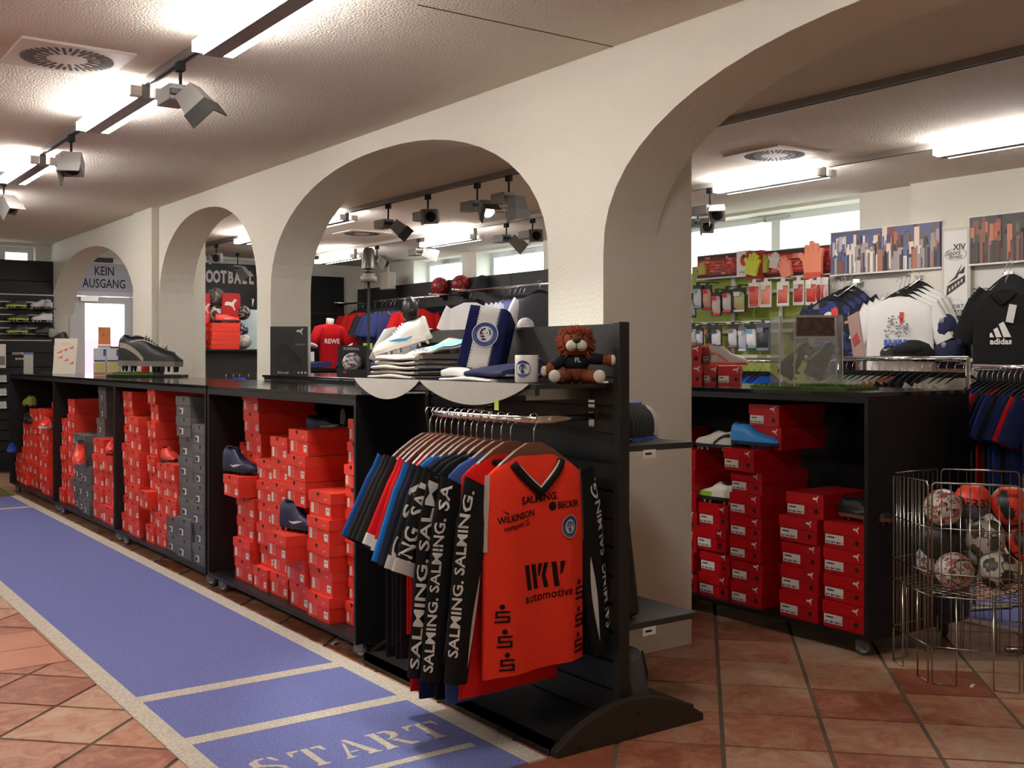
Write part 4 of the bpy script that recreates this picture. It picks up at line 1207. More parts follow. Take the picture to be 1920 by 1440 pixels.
# local: faces -y
bd = MB().use(FUR).ball(0, .01, .040, .042, .036, .042)
obj('body', bd, t)
sh_ = MB().use(cloth((24, 26, 32))).ball(0, .005, .072, .050, .040, .036).tube([(-.035, 0, .085), (-.062, -.010, .070), (-.082, -.018, .056)], [.020, .021, .019], 10).tube([(.035, 0, .085), (.065, -.002, .083), (.092, -.004, .080)], [.020, .021, .019], 10)
obj('shirt', sh_, t)
obj('shirt_print', MB().use(C((170, 172, 176))).at((.004, -.036, .078), (-.1, 0, 0)).text('FL', .022, bold=.02), t)
for sx2, p, q in ((-1, (-.082, -.018, .056), (-.100, -.026, .040)), (1, (.092, -.004, .080), (.116, -.008, .078))):
    o = obj('arm', MB().use(FUR).tube([p, q], [.017, .019], 10).ball(q[0], q[1], q[2], .021), t)
    obj('paw_pad', MB().use(CREAMP).ball(q[0] + sx2 * .010, q[1] - .008, q[2], .013, .014, .019), o)
for sx2 in (-1, 1):
    o = obj('leg', MB().use(FUR).tube([(sx2 * .025, 0, .022), (sx2 * .055, -.035, .022), (sx2 * .072, -.058, .022)], [.024, .024, .022], 10), t)
    obj('foot_pad', MB().use(CREAMP).ball(sx2 * .076, -.072, .0235, .021, .012, .0225), o)
hd_ = obj('head', MB().use(FUR).ball(0, .0, .135, .052, .048, .050), t)
mn = MB().use(MANE); random.seed(11)
for k in range(420):
    z = random.uniform(-.75, 1); a = random.uniform(0, 2 * PI); r = math.sqrt(max(0, 1 - z * z))
    n = Vector((r * math.cos(a), r * math.sin(a), z))
    if n.y < -.45 and z < .55 : continue
    p = Vector((n.x * .052, n.y * .048 + .0, .137 + n.z * .050))
    tip = p + n * random.uniform(.014, .026) + Vector((0, 0, -.006))
    sd2 = n.cross(Vector((.3, .2, 1))).normalized() * .005; s3 = n.cross(sd2).normalized() * .005
    mn.add([tuple(p + sd2), tuple(p - sd2 + s3), tuple(p - sd2 - s3), tuple(tip)], [(0, 1, 3), (1, 2, 3), (2, 0, 3)])
o = obj('mane', mn, hd_); o['kind'] = 'stuff'
for sx2 in (-1, 1):
    obj('muzzle', MB().use(CREAMP).ball(sx2 * .017, -.044, .128, .0195, .016, .019), hd_)
    obj('eye', MB().use(INK).ball(sx2 * .02, -.047, .158, .004), hd_)
    obj('ear', MB().use(FUR).ball(sx2 * .046, .0, .176, .013, .008, .014), hd_)
obj('nose', MB().use(INK).ball(0, -.053, .146, .014, .009, .009), hd_)
obj('mouth', MB().use(INK).tube([(0, -.0605, .142), (0, -.062, .120)], .0012, 5).tube([(-.020, -.0585, .114), (0, -.061, .116), (.020, -.0585, .114)], .0012, 5), hd_)
o = obj('price_slip', MB().use(PAPER).at((2.42, 2.885, ZS), (0, 0, -.5)).box(-.02, .02, -.004, .004, 0, .006)); tag(o, 'small white price slip on the shelf beside the lion', 'label')

# ================================================================= rear of the stand: cap shelf, low shelf and bag
t = thing('rear_shelf', 'black shelf on the back of the stand carrying nested caps', 'shelf', (2.66, 3.22, .99))
obj('board', MB().use(DARK).box(-.15, .17, -.36, .26, -.022, 0), t, bevel=.002)
obj('price_holder', MB().use(PAPER).at((-.02, -.364, -.032), (0, 0, 0)).box(-.06, .0, -.002, 0, -.014, .014).use(INK).box(-.05, -.02, -.0025, -.002, -.004, .004), t)
t = thing('rear_shelf', 'black low shelf on the back of the stand carrying the black bag', 'shelf', (2.66, 3.22, .37))
obj('board', MB().use(DARK).box(-.15, .19, -.36, .26, -.022, 0), t, bevel=.002)
obj('price_holder', MB().use(PAPER).at((-.02, -.364, -.034), (0, 0, 0)).box(-.06, .0, -.002, 0, -.014, .014).use(INK).box(-.05, -.02, -.0025, -.002, -.004, .004), t)
t = thing('flat_bag', 'black flat bag standing on the low shelf behind the post', 'bag', (2.575, 3.03, .371), rot=(0, -.14, 0))
obj('bag_body', MB().use(C((30, 30, 29), .6)).box(-.03, .05, -.12, .14, 0, .36), t, bevel=.02)
obj('flap', MB().use(C((24, 24, 24), .6)).box(.050, .056, -.10, .12, .18, .34), t, bevel=.004)
t = thing('grey_bag', 'grey cloth bag resting low on the rear base of the stand', 'bag', (2.60, 2.97, .052), rot=(0, -.22, 0))
obj('bag_body', MB().use(cloth((92, 90, 90))).box(-.04, .05, -.10, .12, 0, .22), t, bevel=.03)
obj('strap', MB().use(MATTBLACK).tube([(.052, -.08, .2), (.057, -.08, .12), (.053, -.06, .03)], .004, 5), t)
def cap_mesh():
    cr = MB().use(C((28, 26, 24), .8)).grid(lambda u, v: (.092 * math.cos(2 * PI * u) * math.cos(PI / 2 * v) ** .7, .085 * math.sin(2 * PI * u) * math.cos(PI / 2 * v) ** .7, .02 + .105 * math.sin(PI / 2 * v) ** .9), 20, 8, closeu=True)
    br = MB().use(C((36, 82, 186), .7)).grid(lambda u, v: ((.075 + .085 * v * math.sin(PI * u) ** .6) * math.sin(PI * (.12 + .76 * u)) + .0, -(.086) * math.cos(PI * (.12 + .76 * u)) * 1.0, .022 - .028 * v * math.sin(PI * u) - .012 * math.cos(PI * (u - .5) * 1.0) * 0), 14, 5)
    return cr.mesh('crown'), br.mesh('brim')
cr, br = cap_mesh()
for i in range(8):
    t = thing('cap', 'black cap with blue brim nested in the row of caps, %s' % ('nearest the post' if i == 0 else 'outermost with pale front' if i == 7 else NTH[i] + ' from the post'), 'cap', (2.60 + .027 * i, 3.06 + .012 * i, .992 + .006 * (7 - i) * 0 + .005), rot=(0, .22, -.45), group='caps on the rear shelf')
    a = bpy.data.objects.new('crown', cr); COL.objects.link(a); a.parent = t
    b = bpy.data.objects.new('brim', br); COL.objects.link(b); b.parent = t
    obj('button', MB().use(C((30, 70, 160), .7)).ball(0, 0, .126, .007), t)
    if i == 7:
        fp = MB().use(C((206, 200, 188), .8)).grid(lambda u, v: (.0935 * math.cos(PI * (u - .5) * .8) * math.cos(PI / 2 * v) ** .7, .0865 * math.sin(PI * (u - .5) * .8) * math.cos(PI / 2 * v) ** .7, .0205 + .1065 * math.sin(PI / 2 * v) ** .9), 10, 6)
        obj('front_panel', fp, t)
        obj('brim_top', MB().use(C((206, 202, 196), .8)).grid(lambda u, v: ((.078 + .05 * v * math.sin(PI * u) ** .6) * math.sin(PI * (.2 + .6 * u)), -.07 * math.cos(PI * (.2 + .6 * u)), .0235 - .020 * v * math.sin(PI * u)), 10, 4), t)

# ================================================================= left counter things, far-left shelf wall, narrow arch
zt_ = 1.1375
# far-left black slat wall with boots
t = thing('slat_wall', 'black slat wall with rows of football boots below the far window', 'shelf wall', (1.6, 13.35, 0))
def sl(m, x0, x1, y0, y1, z0, z1): return MB().use(m).box(x0 - 1.6, x1 - 1.6, y0 - 13.35, y1 - 13.35, z0, z1)
obj('back_panel', sl(MATTBLACK, -.6, 2.965, 13.36, 13.45, 0, 2.39), t)
zz = [0.10, .22, .34, .46, .58, .70, .84, .99, 1.17, 1.33, 1.475, 1.548, 1.614, 1.687, 1.766, 1.838, 1.911, 1.995, 2.15, 2.39]
for a, b in zip(zz, zz[1:]):
    obj('slat', sl(BLACK, -.6, 2.965, 13.34, 13.36, a + .012, b), t)
    if a > 1.4 and b < 2.2:
        obj('slat_rail', sl(STEEL, -.6, 2.96, 13.335, 13.36, a + .0, a + .011), t)
for i, (x, z, c1, c2, rr, nm) in enumerate([(2.437, 1.845, (60, 62, 60), (190, 210, 60), 0, 'lime soled dark boot, upper row of the far slat wall'), (2.698, 1.845, (226, 226, 228), (214, 214, 216), 0, 'white boot, upper row of the far slat wall'),
     (2.834, 1.845, (224, 224, 228), (200, 200, 204), -PI / 2, 'white boot seen from the front, upper row of the far slat wall'), (2.459, 1.694, (56, 58, 56), (186, 206, 70), 0, 'lime soled dark boot, middle row of the far slat wall'), (2.709, 1.694, (232, 232, 234), (220, 220, 222), 0, 'white boot, middle row of the far slat wall'),
     (2.448, 1.554, (58, 60, 58), (190, 208, 66), 0, 'lime soled dark boot, lower row of the far slat wall'), (2.732, 1.554, (36, 38, 42), (70, 74, 80), 0, 'dark boot, lower row of the far slat wall')]):
    s = shoe(nm, (x + (.22 if rr == 0 else .04), 13.27 if rr == 0 else 13.30, z), PI if rr == 0 else -PI / 2, c1, c2, None, L=.22 if rr == 0 else .16, sc=1.0)
    obj('boot_peg', MB().use(DARK).at((.08, -.0, -.008)).box(-.1, .1, -.05, .07, -.004, .004), s)
for i, z in enumerate((.995, .845, .70)):
    shoe('pale shoe on the far slat wall left of the cabinets, %s of three' % ('topmost', 'middle', 'lowest')[i], (2.44, 13.24, z + .018), PI, (196, 196, 188), (220, 220, 214), None, L=.24, studs=False, name='sports_shoe')
t = thing('sign_board', 'white panel at the left edge of the far slat wall', 'sign', (2.36, 13.20, 1.30))
obj('panel', MB().use(PAPER).box(-.10, .07, 0, .02, -.13, .135), t)
obj('panel_print', MB().use(C((120, 120, 122))).box(-.06, .06, -.002, 0, -.10, .0), t)
t = thing('shelf_lettering', 'white lettering on the black panel of the far slat wall', 'sign', (2.61, 13.334, 1.30))
obj('lettering', MB().use(PAPER).at((0, 0, .03)).text('FOOTBALL', .036, bold=.02), t)
obj('lettering', MB().use(PAPER).at((0, 0, -.03)).text('SHOES', .03, bold=.02, sx=1.3), t)
# counter things, from the left
t = thing('boot_display', 'black ankle boot on a slanted stand at left end of counter', 'shoe', (2.44, 11.2, zt_))
shoe('black ankle boot tilted on its stand at the left end of the counter', (2.47, 11.2, zt_ + .33), 0, (20, 20, 22), (26, 26, 28), (180, 180, 176), collar=.05, L=.30, rot=(0, 1.05, -.75))
for o in list(t.children): bpy.data.objects.remove(o)
obj('stand_base', MB().use(DARK).box(-.06, .10, -.06, .06, 0, .012), t)
obj('stand_arm', MB().use(C((96, 70, 56))).at((.05, 0, .0), (0, .35, 0)).box(-.012, .012, -.05, .05, 0, .20), t)
t['label'] = 'small slanted shoe stand at the left end of the counter'; t['category'] = 'stand'; t.name = 'shoe_stand'
t = thing('plastic_tub', 'grey tapered plastic tub lying on top of the black ankle boot', 'tub', (2.50, 11.22, zt_ + .335), rot=(.1, .35, .2))
obj('lid_body', MB().use(C((150, 144, 132))).lathe([(.055, 0), (.075, .06), (.078, .075), (.06, .08)], 16), t)
t = thing('info_sign', 'cream sign card with red shoe prints on the left counter', 'sign', (2.43, 10.54, zt_), rot=(-.16, 0, -.62))
obj('card', MB().use(C((206, 198, 182), .6)).box(-.105, .105, 0, .01, 0, .33), t, bevel=.001)
pr = MB().use(C((214, 96, 84), .7))
sh_pts = [(-.5, 0), (.5, 0), (.5, .5), (.2, .32), (-.1, .18), (-.5, .08)]
for x, z in ((-.055, .195), (-.005, .215), (.05, .235), (-.045, .145), (.01, .12), (.06, .09)):
    obj('shoe_print', MB().use(C((214, 96, 84), .7)).add([(x + a * .045, -.001, z + b * .06) for a, b in sh_pts], [tuple(range(6))]), t)
obj('print_lines', MB().use(C((226, 150, 130), .7)).box(-.04, .04, -.001, 0, .285, .29), t)
obj('print_lines', MB().use(C((226, 150, 130), .7)).box(-.05, .05, -.001, 0, .27, .274), t)
t = thing('sock_pack', 'small pale pack with blue top beside the black ankle boot', 'pack', (2.28, 11.3, zt_), 0)
obj('pack_body', MB().use(C((176, 172, 160))).box(-.04, .04, -.02, .02, 0, .18), t)
obj('pack_top', MB().use(C((96, 104, 168))).box(-.041, .041, -.021, .021, .18, .20), t)
t = thing('leaflet_stand', 'black stand with a colourful leaflet on the left counter', 'leaflet', (2.66, 10.05, zt_), rot=(-.1, 0, -.6))
obj('stand_back', MB().use(MATTBLACK).box(-.06, .16, .0, .02, .08, .25), t)
obj('stand_foot', MB().use(MATTBLACK).box(-.09, .06, -.03, .03, .06, .085).box(-.02, .02, -.01, .01, 0, .06), t)
lf_ = MB().use(C((178, 214, 222))).box(-.07, .045, -.004, -.001, .09, .245)
obj('leaflet', lf_, t)
lp = MB().use(C((236, 140, 110))).at((-.015, -.005, .145)).tube([(.045 * math.cos(2 * PI * k / 20), 0, .035 * math.sin(4 * PI * k / 20)) for k in range(20)], .006, 5, closed=True)
obj('leaflet_print', lp, t)
obj('leaflet_print', MB().use(C((112, 120, 186))).box(-.06, .03, -.0055, -.004, .215, .235), t)
k = 0
for iz in range(2):
    for ix in range(2):
        t = thing('insole_pack', ('upper' if iz else 'lower') + (' right' if ix else ' left') + ' of four insole boxes on the left counter', 'pack', (2.44 + ix * .088, 9.32 - ix * .062, zt_ + iz * .115), -.615, 'insole boxes on the left counter')
        c = C((190, 192, 196), .6) if iz else C((186, 168, 146), .6)
        obj('carton', MB().use(c).box(-.052, .052, -.03, .03, 0, .113), t, bevel=.001)
        obj('printed_band', MB().use(C((66, 70, 140), .6) if iz else C((176, 172, 84), .6)).box(.03 if iz else -.03, .05 if iz else .03, -.0312, -.03, .05, .105), t)
        obj('printed_band', MB().use(C((60, 62, 80), .6) if iz else C((160, 110, 86), .6)).box(-.045, .045, -.0312, -.03, .004 if iz else .01, .016 if iz else .03), t)
t = thing('red_bottle', 'red drinks bottle standing on the counter beside the insole boxes', 'bottle', (2.72, 9.05, zt_))
obj('bottle_body', MB().use(C((196, 22, 28), .35)).lathe([(.03, 0), (.034, .01), (.034, .11), (.026, .13), (.03, .15), (.028, .16)], 16), t)
obj('cap', MB().use(C((40, 38, 36), .5)).at((0, 0, .16)).lathe([(.022, 0), (.022, .02), (.008, .025), (.008, .04)], 12), t)
t = thing('black_panel_box', 'black carton standing at the pier on the left counter', 'box', (2.80, 9.06, zt_), -.6)
obj('carton', MB().use(C((30, 30, 30), .6)).box(-.01, .07, -.02, .03, 0, .19), t, bevel=.002)
t = thing('spotted_toy', 'white spotted cloth lying on the black carton by the pier', 'cloth', (2.82, 9.03, zt_ + .191), -.6)
obj('cloth_body', MB().use(cloth((204, 200, 192))).grid(lambda u, v: (-.01 + .08 * u, -.03 + .06 * v, .012 + .07 * u * (1 - .3 * v) * math.sin(PI * (.15 + .8 * v))), 8, 8), t).modifiers.new('solid', 'SOLIDIFY').thickness = .008
for a, b in ((.2, .4), (.5, .6), (.7, .3), (.45, .25), (.8, .7)):
    obj('spot', MB().use(C((70, 62, 58))).ball(-.01 + .08 * a, -.03 + .06 * b, .014 + .07 * a * (1 - .3 * b) * math.sin(PI * (.15 + .8 * b)), .006), t)
# large display boot on its board with grass
t = thing('display_plinth', 'black low board with a strip of artificial grass under the giant boot', 'stand', (2.66, 8.62, zt_), -.615)
obj('board', MB().use(MATTBLACK).box(-.34, .24, -.10, .10, 0, .018), t, bevel=.002)
gm = MB().use(mat('artificial_grass', (92, 120, 36), .9, bump=.8, bscale=260, var=.3, vscale=120))
gm.box(-.30, .02, -.08, .08, .018, .026); random.seed(3)
for k in range(500):
    x, y = random.uniform(-.30, .02), random.uniform(-.08, .08); a = random.uniform(0, 6.28)
    gm.add([(x + .003 * math.cos(a), y + .003 * math.sin(a), .025), (x - .003 * math.cos(a), y - .003 * math.sin(a), .025), (x + random.uniform(-.006, .006), y + random.uniform(-.006, .006), .045)], [(0, 1, 2)])
o = obj('grass', gm, t); o['kind'] = 'stuff'
shoe('giant black leather football boot with white tongue on the black board', (2.44, 8.775, zt_ + .046), -.615, (24, 23, 21), (112, 106, 94), (158, 148, 130), L=.285, logo='sweep', sc=1.78, lace=(150, 144, 132), collar=.01, rot=(0, .02, -.615), stud_c=(26, 25, 24), lining=(30, 28, 26)).scale = (1.72, 1.8, 2.55)
t = thing('boot_tongue', 'white folded tongue flap on top of the giant black boot', 'flap', (2.555, 8.70, zt_ + .262), -.615)
obj('flap', MB().use(C((214, 208, 196), .6)).grid(lambda u, v: (-.05 + .20 * u, -.05 + .10 * v, .018 * math.sin(PI * u) - .05 * max(0, u - .6) + .012 * math.cos(6 * v)), 12, 8), t).modifiers.new('solid', 'SOLIDIFY').thickness = .006
# gondola behind the narrow arch with boxes and the red ball tower
GY = 11.78
t = thing('wall_gondola', 'black gondola behind the narrow arch carrying orange boxes', 'shelf', (4.35, 12.0, 0))
obj('gondola_body', MB().use(C((36, 34, 30), .5)).box(-.68, .75, -.16, .3, .08, 1.36), t)
obj('top_board', MB().use(BLACK).box(-.72, .78, -.28, .32, 1.36, 1.378), t)
obj('side_panel', MB().use(C((176, 172, 162), .6)).box(-.70, -.685, -.28, .3, .08, 1.36), t)
obj('foot', MB().use(MATTBLACK).box(-.68, .75, -.25, .3, 0, .08), t)
zg = 1.379
bxs = [(4.252, 11.86, 0, 'o', 'lowest box at the right of the pile'), (4.252 + .01, 11.86, .098, 'o', 'middle box at the right of the pile'), (4.258, 11.86, .196, 'o', 'top right box below the red boot'),
       (3.979, 12.04, 0, 'o', 'lowest box in the middle of the pile'), (3.967, 12.04, .098, 'o', 'second box in the middle of the pile'), (3.967 - .02, 12.04, .196, 'o', 'third box in the middle of the pile'), (4.02 - .06, 12.04, .294, 'o', 'topmost box in the middle of the pile'),
       (3.543, 11.95, 0, 'o', 'lower box at the left of the pile'), (3.566, 11.95, .098, 'o', 'upper box at the left of the pile'), (3.702, 11.73, 0, 'g', 'grey box in front of the pile')]
for x, y, z, k, nm in bxs:
    shoebox(k, COLN[k] + ' shoe box on the rear gondola, ' + nm, (x, y, zg + z), .20, .096)
shoe('blue and grey boot on the upper left box of the rear gondola', (3.653 + .30, 11.93, zg + .197), PI, (60, 96, 190), (130, 110, 120), None, L=.28)
shoe('white boot on the grey box of the rear gondola', (3.785 + .26, 11.73, zg + .099), PI, (214, 208, 196), (206, 196, 182), None, L=.27)
shoe('orange-red boot at the right of the rear gondola pile', (4.33, 11.84, zg + .295), -.1, (236, 62, 44), (70, 40, 30), (240, 190, 180), L=.27)
t = thing('ball_tower', 'red tower display with leaping cat emblem holding footballs', 'display stand', (4.48, 12.12, 1.379))
RP = C((184, 16, 24), .4)
obj('front_panel', MB().use(RP).box(-.02, .19, -.14, -.12, 0, .64), t, bevel=.01)
obj('left_panel', MB().use(RP).box(-.27, -.14, -.10, -.08, 0, .63), t, bevel=.01)
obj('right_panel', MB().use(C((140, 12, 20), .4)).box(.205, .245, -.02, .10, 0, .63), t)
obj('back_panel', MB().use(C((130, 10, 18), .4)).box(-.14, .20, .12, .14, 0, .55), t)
obj('cat_emblem', cat(MB().use(C((226, 216, 206))).at((.085, -.1405, .51)), .155), t)
obj('cat_emblem', cat(MB().use(C((216, 190, 180))).at((-.205, -.1005, .46)), .14), t)

def ball(label, loc, r, base, patches, kind='hex', rot=(0, 0, 0), txt=None, tcol=(24, 22, 20), group=None, parent=None, name='football'):
    """sphere made of 32 panels; patches colours the 12 pentagons or, for 'wave', a swirl of panels"""
    t = thing(name, label, 'ball', loc, group=group, rot=rot)
    bm = bmesh.new(); bmesh.ops.create_icosphere(bm, subdivisions=4, radius=1.0)
    ph = (1 + 5 ** .5) / 2
    ico = [Vector(v).normalized() for v in ((0, 1, ph), (0, -1, ph), (0, 1, -ph), (0, -1, -ph), (1, ph, 0), (-1, ph, 0), (1, -ph, 0), (-1, -ph, 0), (ph, 0, 1), (-ph, 0, 1), (ph, 0, -1), (-ph, 0, -1))]
    dod = [Vector(v).normalized() for v in [(a, b, c) for a in (-1, 1) for b in (-1, 1) for c in (-1, 1)] + [(0, a / ph, b * ph) for a in (-1, 1) for b in (-1, 1)] + [(a / ph, b * ph, 0) for a in (-1, 1) for b in (-1, 1)] + [(a * ph, 0, b / ph) for a in (-1, 1) for b in (-1, 1)]]
    vs = []; 
    for v in bm.verts:
        n = v.co.normalized()
        if kind == 'hex':
            ds = sorted([n.dot(p) - (0 if i < 12 else .018) for i, p in enumerate(ico + dod)])
            g = ds[-1] - ds[-2]
            rr = r * (1 - .012 * max(0, 1 - g / .03))
        else: rr = r
        vs.append(tuple(n * rr))
    fs = [tuple(v.index for v in f.verts) for f in bm.faces]
    mi = []
    for f in bm.faces:
        n = f.calc_center_median().normalized()
        if kind == 'hex':
            di = max(n.dot(p) for p in ico); dd = max(n.dot(p) for p in dod) - .018
            mi.append(1 if di > .928 else 0)
        elif kind == 'swirl':
            a = math.sin(3.2 * n.x + 4.5 * n.z * n.y + 1.1) + .9 * math.sin(5.1 * n.y - 3.3 * n.z)
            mi.append(1 if a > .55 else (2 if a < -.75 else 0))
        elif kind == 'half':
            mi.append(1 if n.z > .05 else 0)
        else:
            a = math.sin(7 * n.x + 3 * math.sin(5 * n.z)) * math.sin(6.5 * n.y + 2.5 * math.cos(4 * n.x))
            mi.append(1 if a > .35 else (2 if abs(a) < .045 else 0))
    bm.free()
    me = bpy.data.meshes.new('ball_cover'); me.from_pydata(vs, [], fs)
    for c in [base] + list(patches): me.materials.append(C(c, .4))
    me.polygons.foreach_set('material_index', mi); me.polygons.foreach_set('use_smooth', [True] * len(fs)); me.update()
    obj('ball_cover', me, t)
    if txt:
        for (s_, a0, e0, size) in txt:
            v2, f2 = text_geo(s_, size, 'CENTER', 0, .02)
            mb = MB().use(C(tcol, .5))
            mb.add([(r * 1.006 * math.cos(a0 + x / r) * math.cos(e0 + y / r), r * 1.006 * math.sin(a0 + x / r) * math.cos(e0 + y / r), r * 1.006 * math.sin(e0 + y / r)) for x, y in v2], f2)
            obj('lettering', mb, t)
    return t
ball('dark grey football on top of the red ball tower', (4.44, 12.14, 1.379 + .60), .105, (88, 86, 78), [(130, 126, 116), (50, 48, 44)], 'maze')
ball('white and black football second down in the red ball tower', (4.45, 12.12, 1.379 + .40), .10, (208, 200, 186), [(60, 58, 54)], 'hex')
ball('black football at the right side of the red ball tower', (4.72, 12.02, 1.379 + .42), .085, (34, 33, 32), [(160, 150, 130), (90, 88, 80)], 'maze')
ball('dark blue football low at the right of the red ball tower', (4.70, 12.02, 1.379 + .22), .08, (28, 32, 56), [(130, 140, 160), (40, 40, 44)], 'maze')
ball('silver football at the foot of the red ball tower', (4.72, 12.0, 1.379 + .09), .088, (168, 166, 158), [(196, 194, 186), (120, 118, 112)], 'maze')
# FOOTBALL sign board on its shelf in the far part of the room
t = thing('sign_board', 'black FOOTBALL sign board with white letters in the narrow arch', 'sign', (4.95, 13.95, 0))
def bd(m, x0, x1, z0, z1, d=0): return MB().use(m).box(x0 - 4.95, x1 - 4.95, -.02 - d, .03, z0, z1)
obj('board', bd(BLACK, 4.0, 6.35, 1.86, 2.52), t)
for i, ch in enumerate('FOOTBALL'):
    obj('letter', MB().use(C((238, 232, 226), .5)).at((.635 - .095 * (7 - i), -.024, 2.335)).text(ch, .215, bold=.05, sx=.58), t)
t = thing('shoe_wall', 'dark slatted shoe wall under the FOOTBALL sign', 'shelf wall', (5.3, 14.0, 0))
obj('back_panel', MB().use(MATTBLACK).box(-1.3, .95, 0, .05, 0, 1.86), t)
for k in range(9):
    obj('slat', MB().use(BLACK).box(-1.3, .95, -.02, 0, .2 + .18 * k, .2 + .18 * k + .165), t)
    obj('slat_rail', MB().use(STEEL).box(-1.3, .95, -.024, -.001, .2 + .18 * k + .167, .2 + .18 * k + .178), t)
tq = shirt('pale turquoise shirt hanging at the right in the narrow arch', (5.074, 12.6, 1.99), -.3, (214, 232, 232), hang='black', w=.38, length=.5, simple=True)[0]
obj('stand_pole', MB().use(STEEL).tube([(0, .02, .0), (0, .06, -.1), (0, .06, -1.975)], .01, 6), tq)
t = thing('grey_bag', 'dark grey rounded bag at the right in the narrow arch', 'bag', (5.02, 11.9, 1.379))
obj('bag_body', MB().use(C((58, 58, 60), .8)).box(-.09, .12, -.06, .08, 0, .26), t, bevel=.05)
# hanging bags below the gondola top, seen in the narrow arch
for i, (px, c) in enumerate(((4.444, (34, 66, 190)), (4.517, (32, 84, 200)), (4.365, (24, 26, 46)), (4.622, (28, 27, 27)))):
    t = thing('hanging_bag', ('royal blue', 'bright blue', 'dark navy', 'black')[i] + ' bag hanging on the gondola in the narrow arch', 'bag', (px, 11.60, 1.08))
    obj('bag_body', MB().use(cloth(c)).grid(lambda u, v: (-.055 + .11 * u, -.02 * math.sin(PI * u) , -.02 - .27 * v), 6, 6), t).modifiers.new('solid', 'SOLIDIFY').thickness = .03
    obj('hook', MB().use(STEEL).tube([(0, 0, -.03), (0, 0, .02), (0, .12, .03)], .004, 6), t)
    obj('tag', MB().use(C((70, 70, 72))).box(-.02, .04, -.035, -.03, -.09, -.03), t)

# ================================================================= second room through the big arch
t = thing('sales_counter', 'black counter running behind the arches with displays on top', 'counter', (3.92, 6.75, 0))
obj('counter_top', MB().use(BLACKGLOSS).box(-.38, .34, -1.95, 1.97, 1.125, 1.155), t, bevel=.003)
obj('front_panel', MB().use(MATTBLACK).box(-.34, -.32, -1.93, 1.95, .08, 1.125), t)
obj('side_panel', MB().use(MATTBLACK).box(-.32, .30, 1.93, 1.95, .08, 1.125), t)
obj('side_panel', MB().use(MATTBLACK).box(-.32, .30, -1.95, -1.93, .08, 1.125), t)
obj('plinth', MB().use(MATTBLACK).box(-.30, .28, -1.9, 1.9, 0, .08), t)
zc2 = 1.1555
t = thing('display_board', 'black board lying in the big arch under the boot card and ball carton', 'board', (3.26, 6.35, 1.138))
obj('board', MB().use(BLACKGLOSS).box(-.33, .26, -.75, .76, .0185, .035), t, bevel=.002)
obj('batten', MB().use(MATTBLACK).box(-.32, -.26, -.74, .75, 0, .0185), t)
# black boot poster carton
t = thing('poster_box', 'black display card with a boot picture and cat emblem behind the arch', 'display', (2.977, 6.775, 1.1735), -.615, sc=.8)
obj('card', MB().use(C((30, 28, 26), .5)).box(-.152, .152, 0, .05, 0, .405), t, bevel=.002)
obj('cat_emblem', cat(MB().use(C((222, 216, 206))).at((.095, -.001, .365)), .062), t)
ring = C((52, 50, 47), .6)
for x, z, r in ((-.01, .32, .052), (-.03, .115, .085)):
    for rr in (r, r * .6):
        obj('target_ring', MB().use(ring).at((x, -.001, z)).tube([(rr * math.cos(2 * PI * k / 24), 0, rr * math.sin(2 * PI * k / 24)) for k in range(24)], .003, 4, closed=True), t)
bp_ = [(-.105, .21), (-.09, .255), (-.05, .262), (.0, .235), (.06, .17), (.115, .112), (.12, .098), (.09, .095), (.0, .14), (-.08, .175)]
obj('boot_picture', MB().use(C((14, 14, 14), .35)).prism(bp_[::-1], -.006, -.001, 'y'), t)
obj('lettering', MB().use(C((214, 208, 198))).at((-.045, -.001, .022)).text('FUTURE', .026, bold=.02), t)
for q in range(3): obj('pictogram', MB().use(C((200, 196, 188))).box(.075 + .028 * q, .09 + .028 * q, -.001, 0, .014, .03), t)
obj('lettering', MB().use(C((170, 166, 158))).at((.095, -.001, .255)).text('I AM NEXT', .018), t)
# ball in its black carton
t = thing('ball_box', 'black open carton holding a white football on the rear counter', 'box', (3.306, 6.481, 1.1735), -.5, sc=.82)
obj('carton', MB().use(C((32, 31, 30), .6)).box(-.13, .11, .10, .115, 0, .24).box(-.13, .11, -.09, .10, 0, .012).box(.095, .11, -.09, .10, .012, .24).box(-.13, .095, -.09, -.08, .012, .05), t)
obj('label_strip', MB().use(C((200, 196, 190))).at((-.02, .099, .215)).text('FUSSBALL', .03, bold=.02), t)
obj('mark', MB().use(C((200, 30, 30))).box(-.08, -.055, -.0915, -.09, .018, .04), t)
ball('white football with dark crossing stripes in the black carton', (3.306 - .01, 6.481 - .0, 1.1735 + .086), .064, (214, 206, 194), [(90, 96, 120), (50, 50, 56)], 'maze')
# dark slatted panel at the far side
t = thing('slat_wall', 'black slatted wall panel at the left in the big arch', 'shelf wall', (6.1, 14.05, 0))
x0_, x1_ = 6.403, 7.016
obj('back_panel', MB().use(MATTBLACK).box(x0_ - 6.1, x1_ - 6.1, .0, .10, 0, 2.42), t)
for k in range(14):
    obj('slat', MB().use(BLACK).box(x0_ - 6.1, x1_ - 6.1, -.02, 0, .3 + .115 * k, .3 + .115 * k + .10), t)
    obj('slat_rail', MB().use(DARK).box(x0_ - 6.1, x1_ - 6.1, -.022, -.001, .3 + .115 * k + .102, .3 + .115 * k + .112), t)
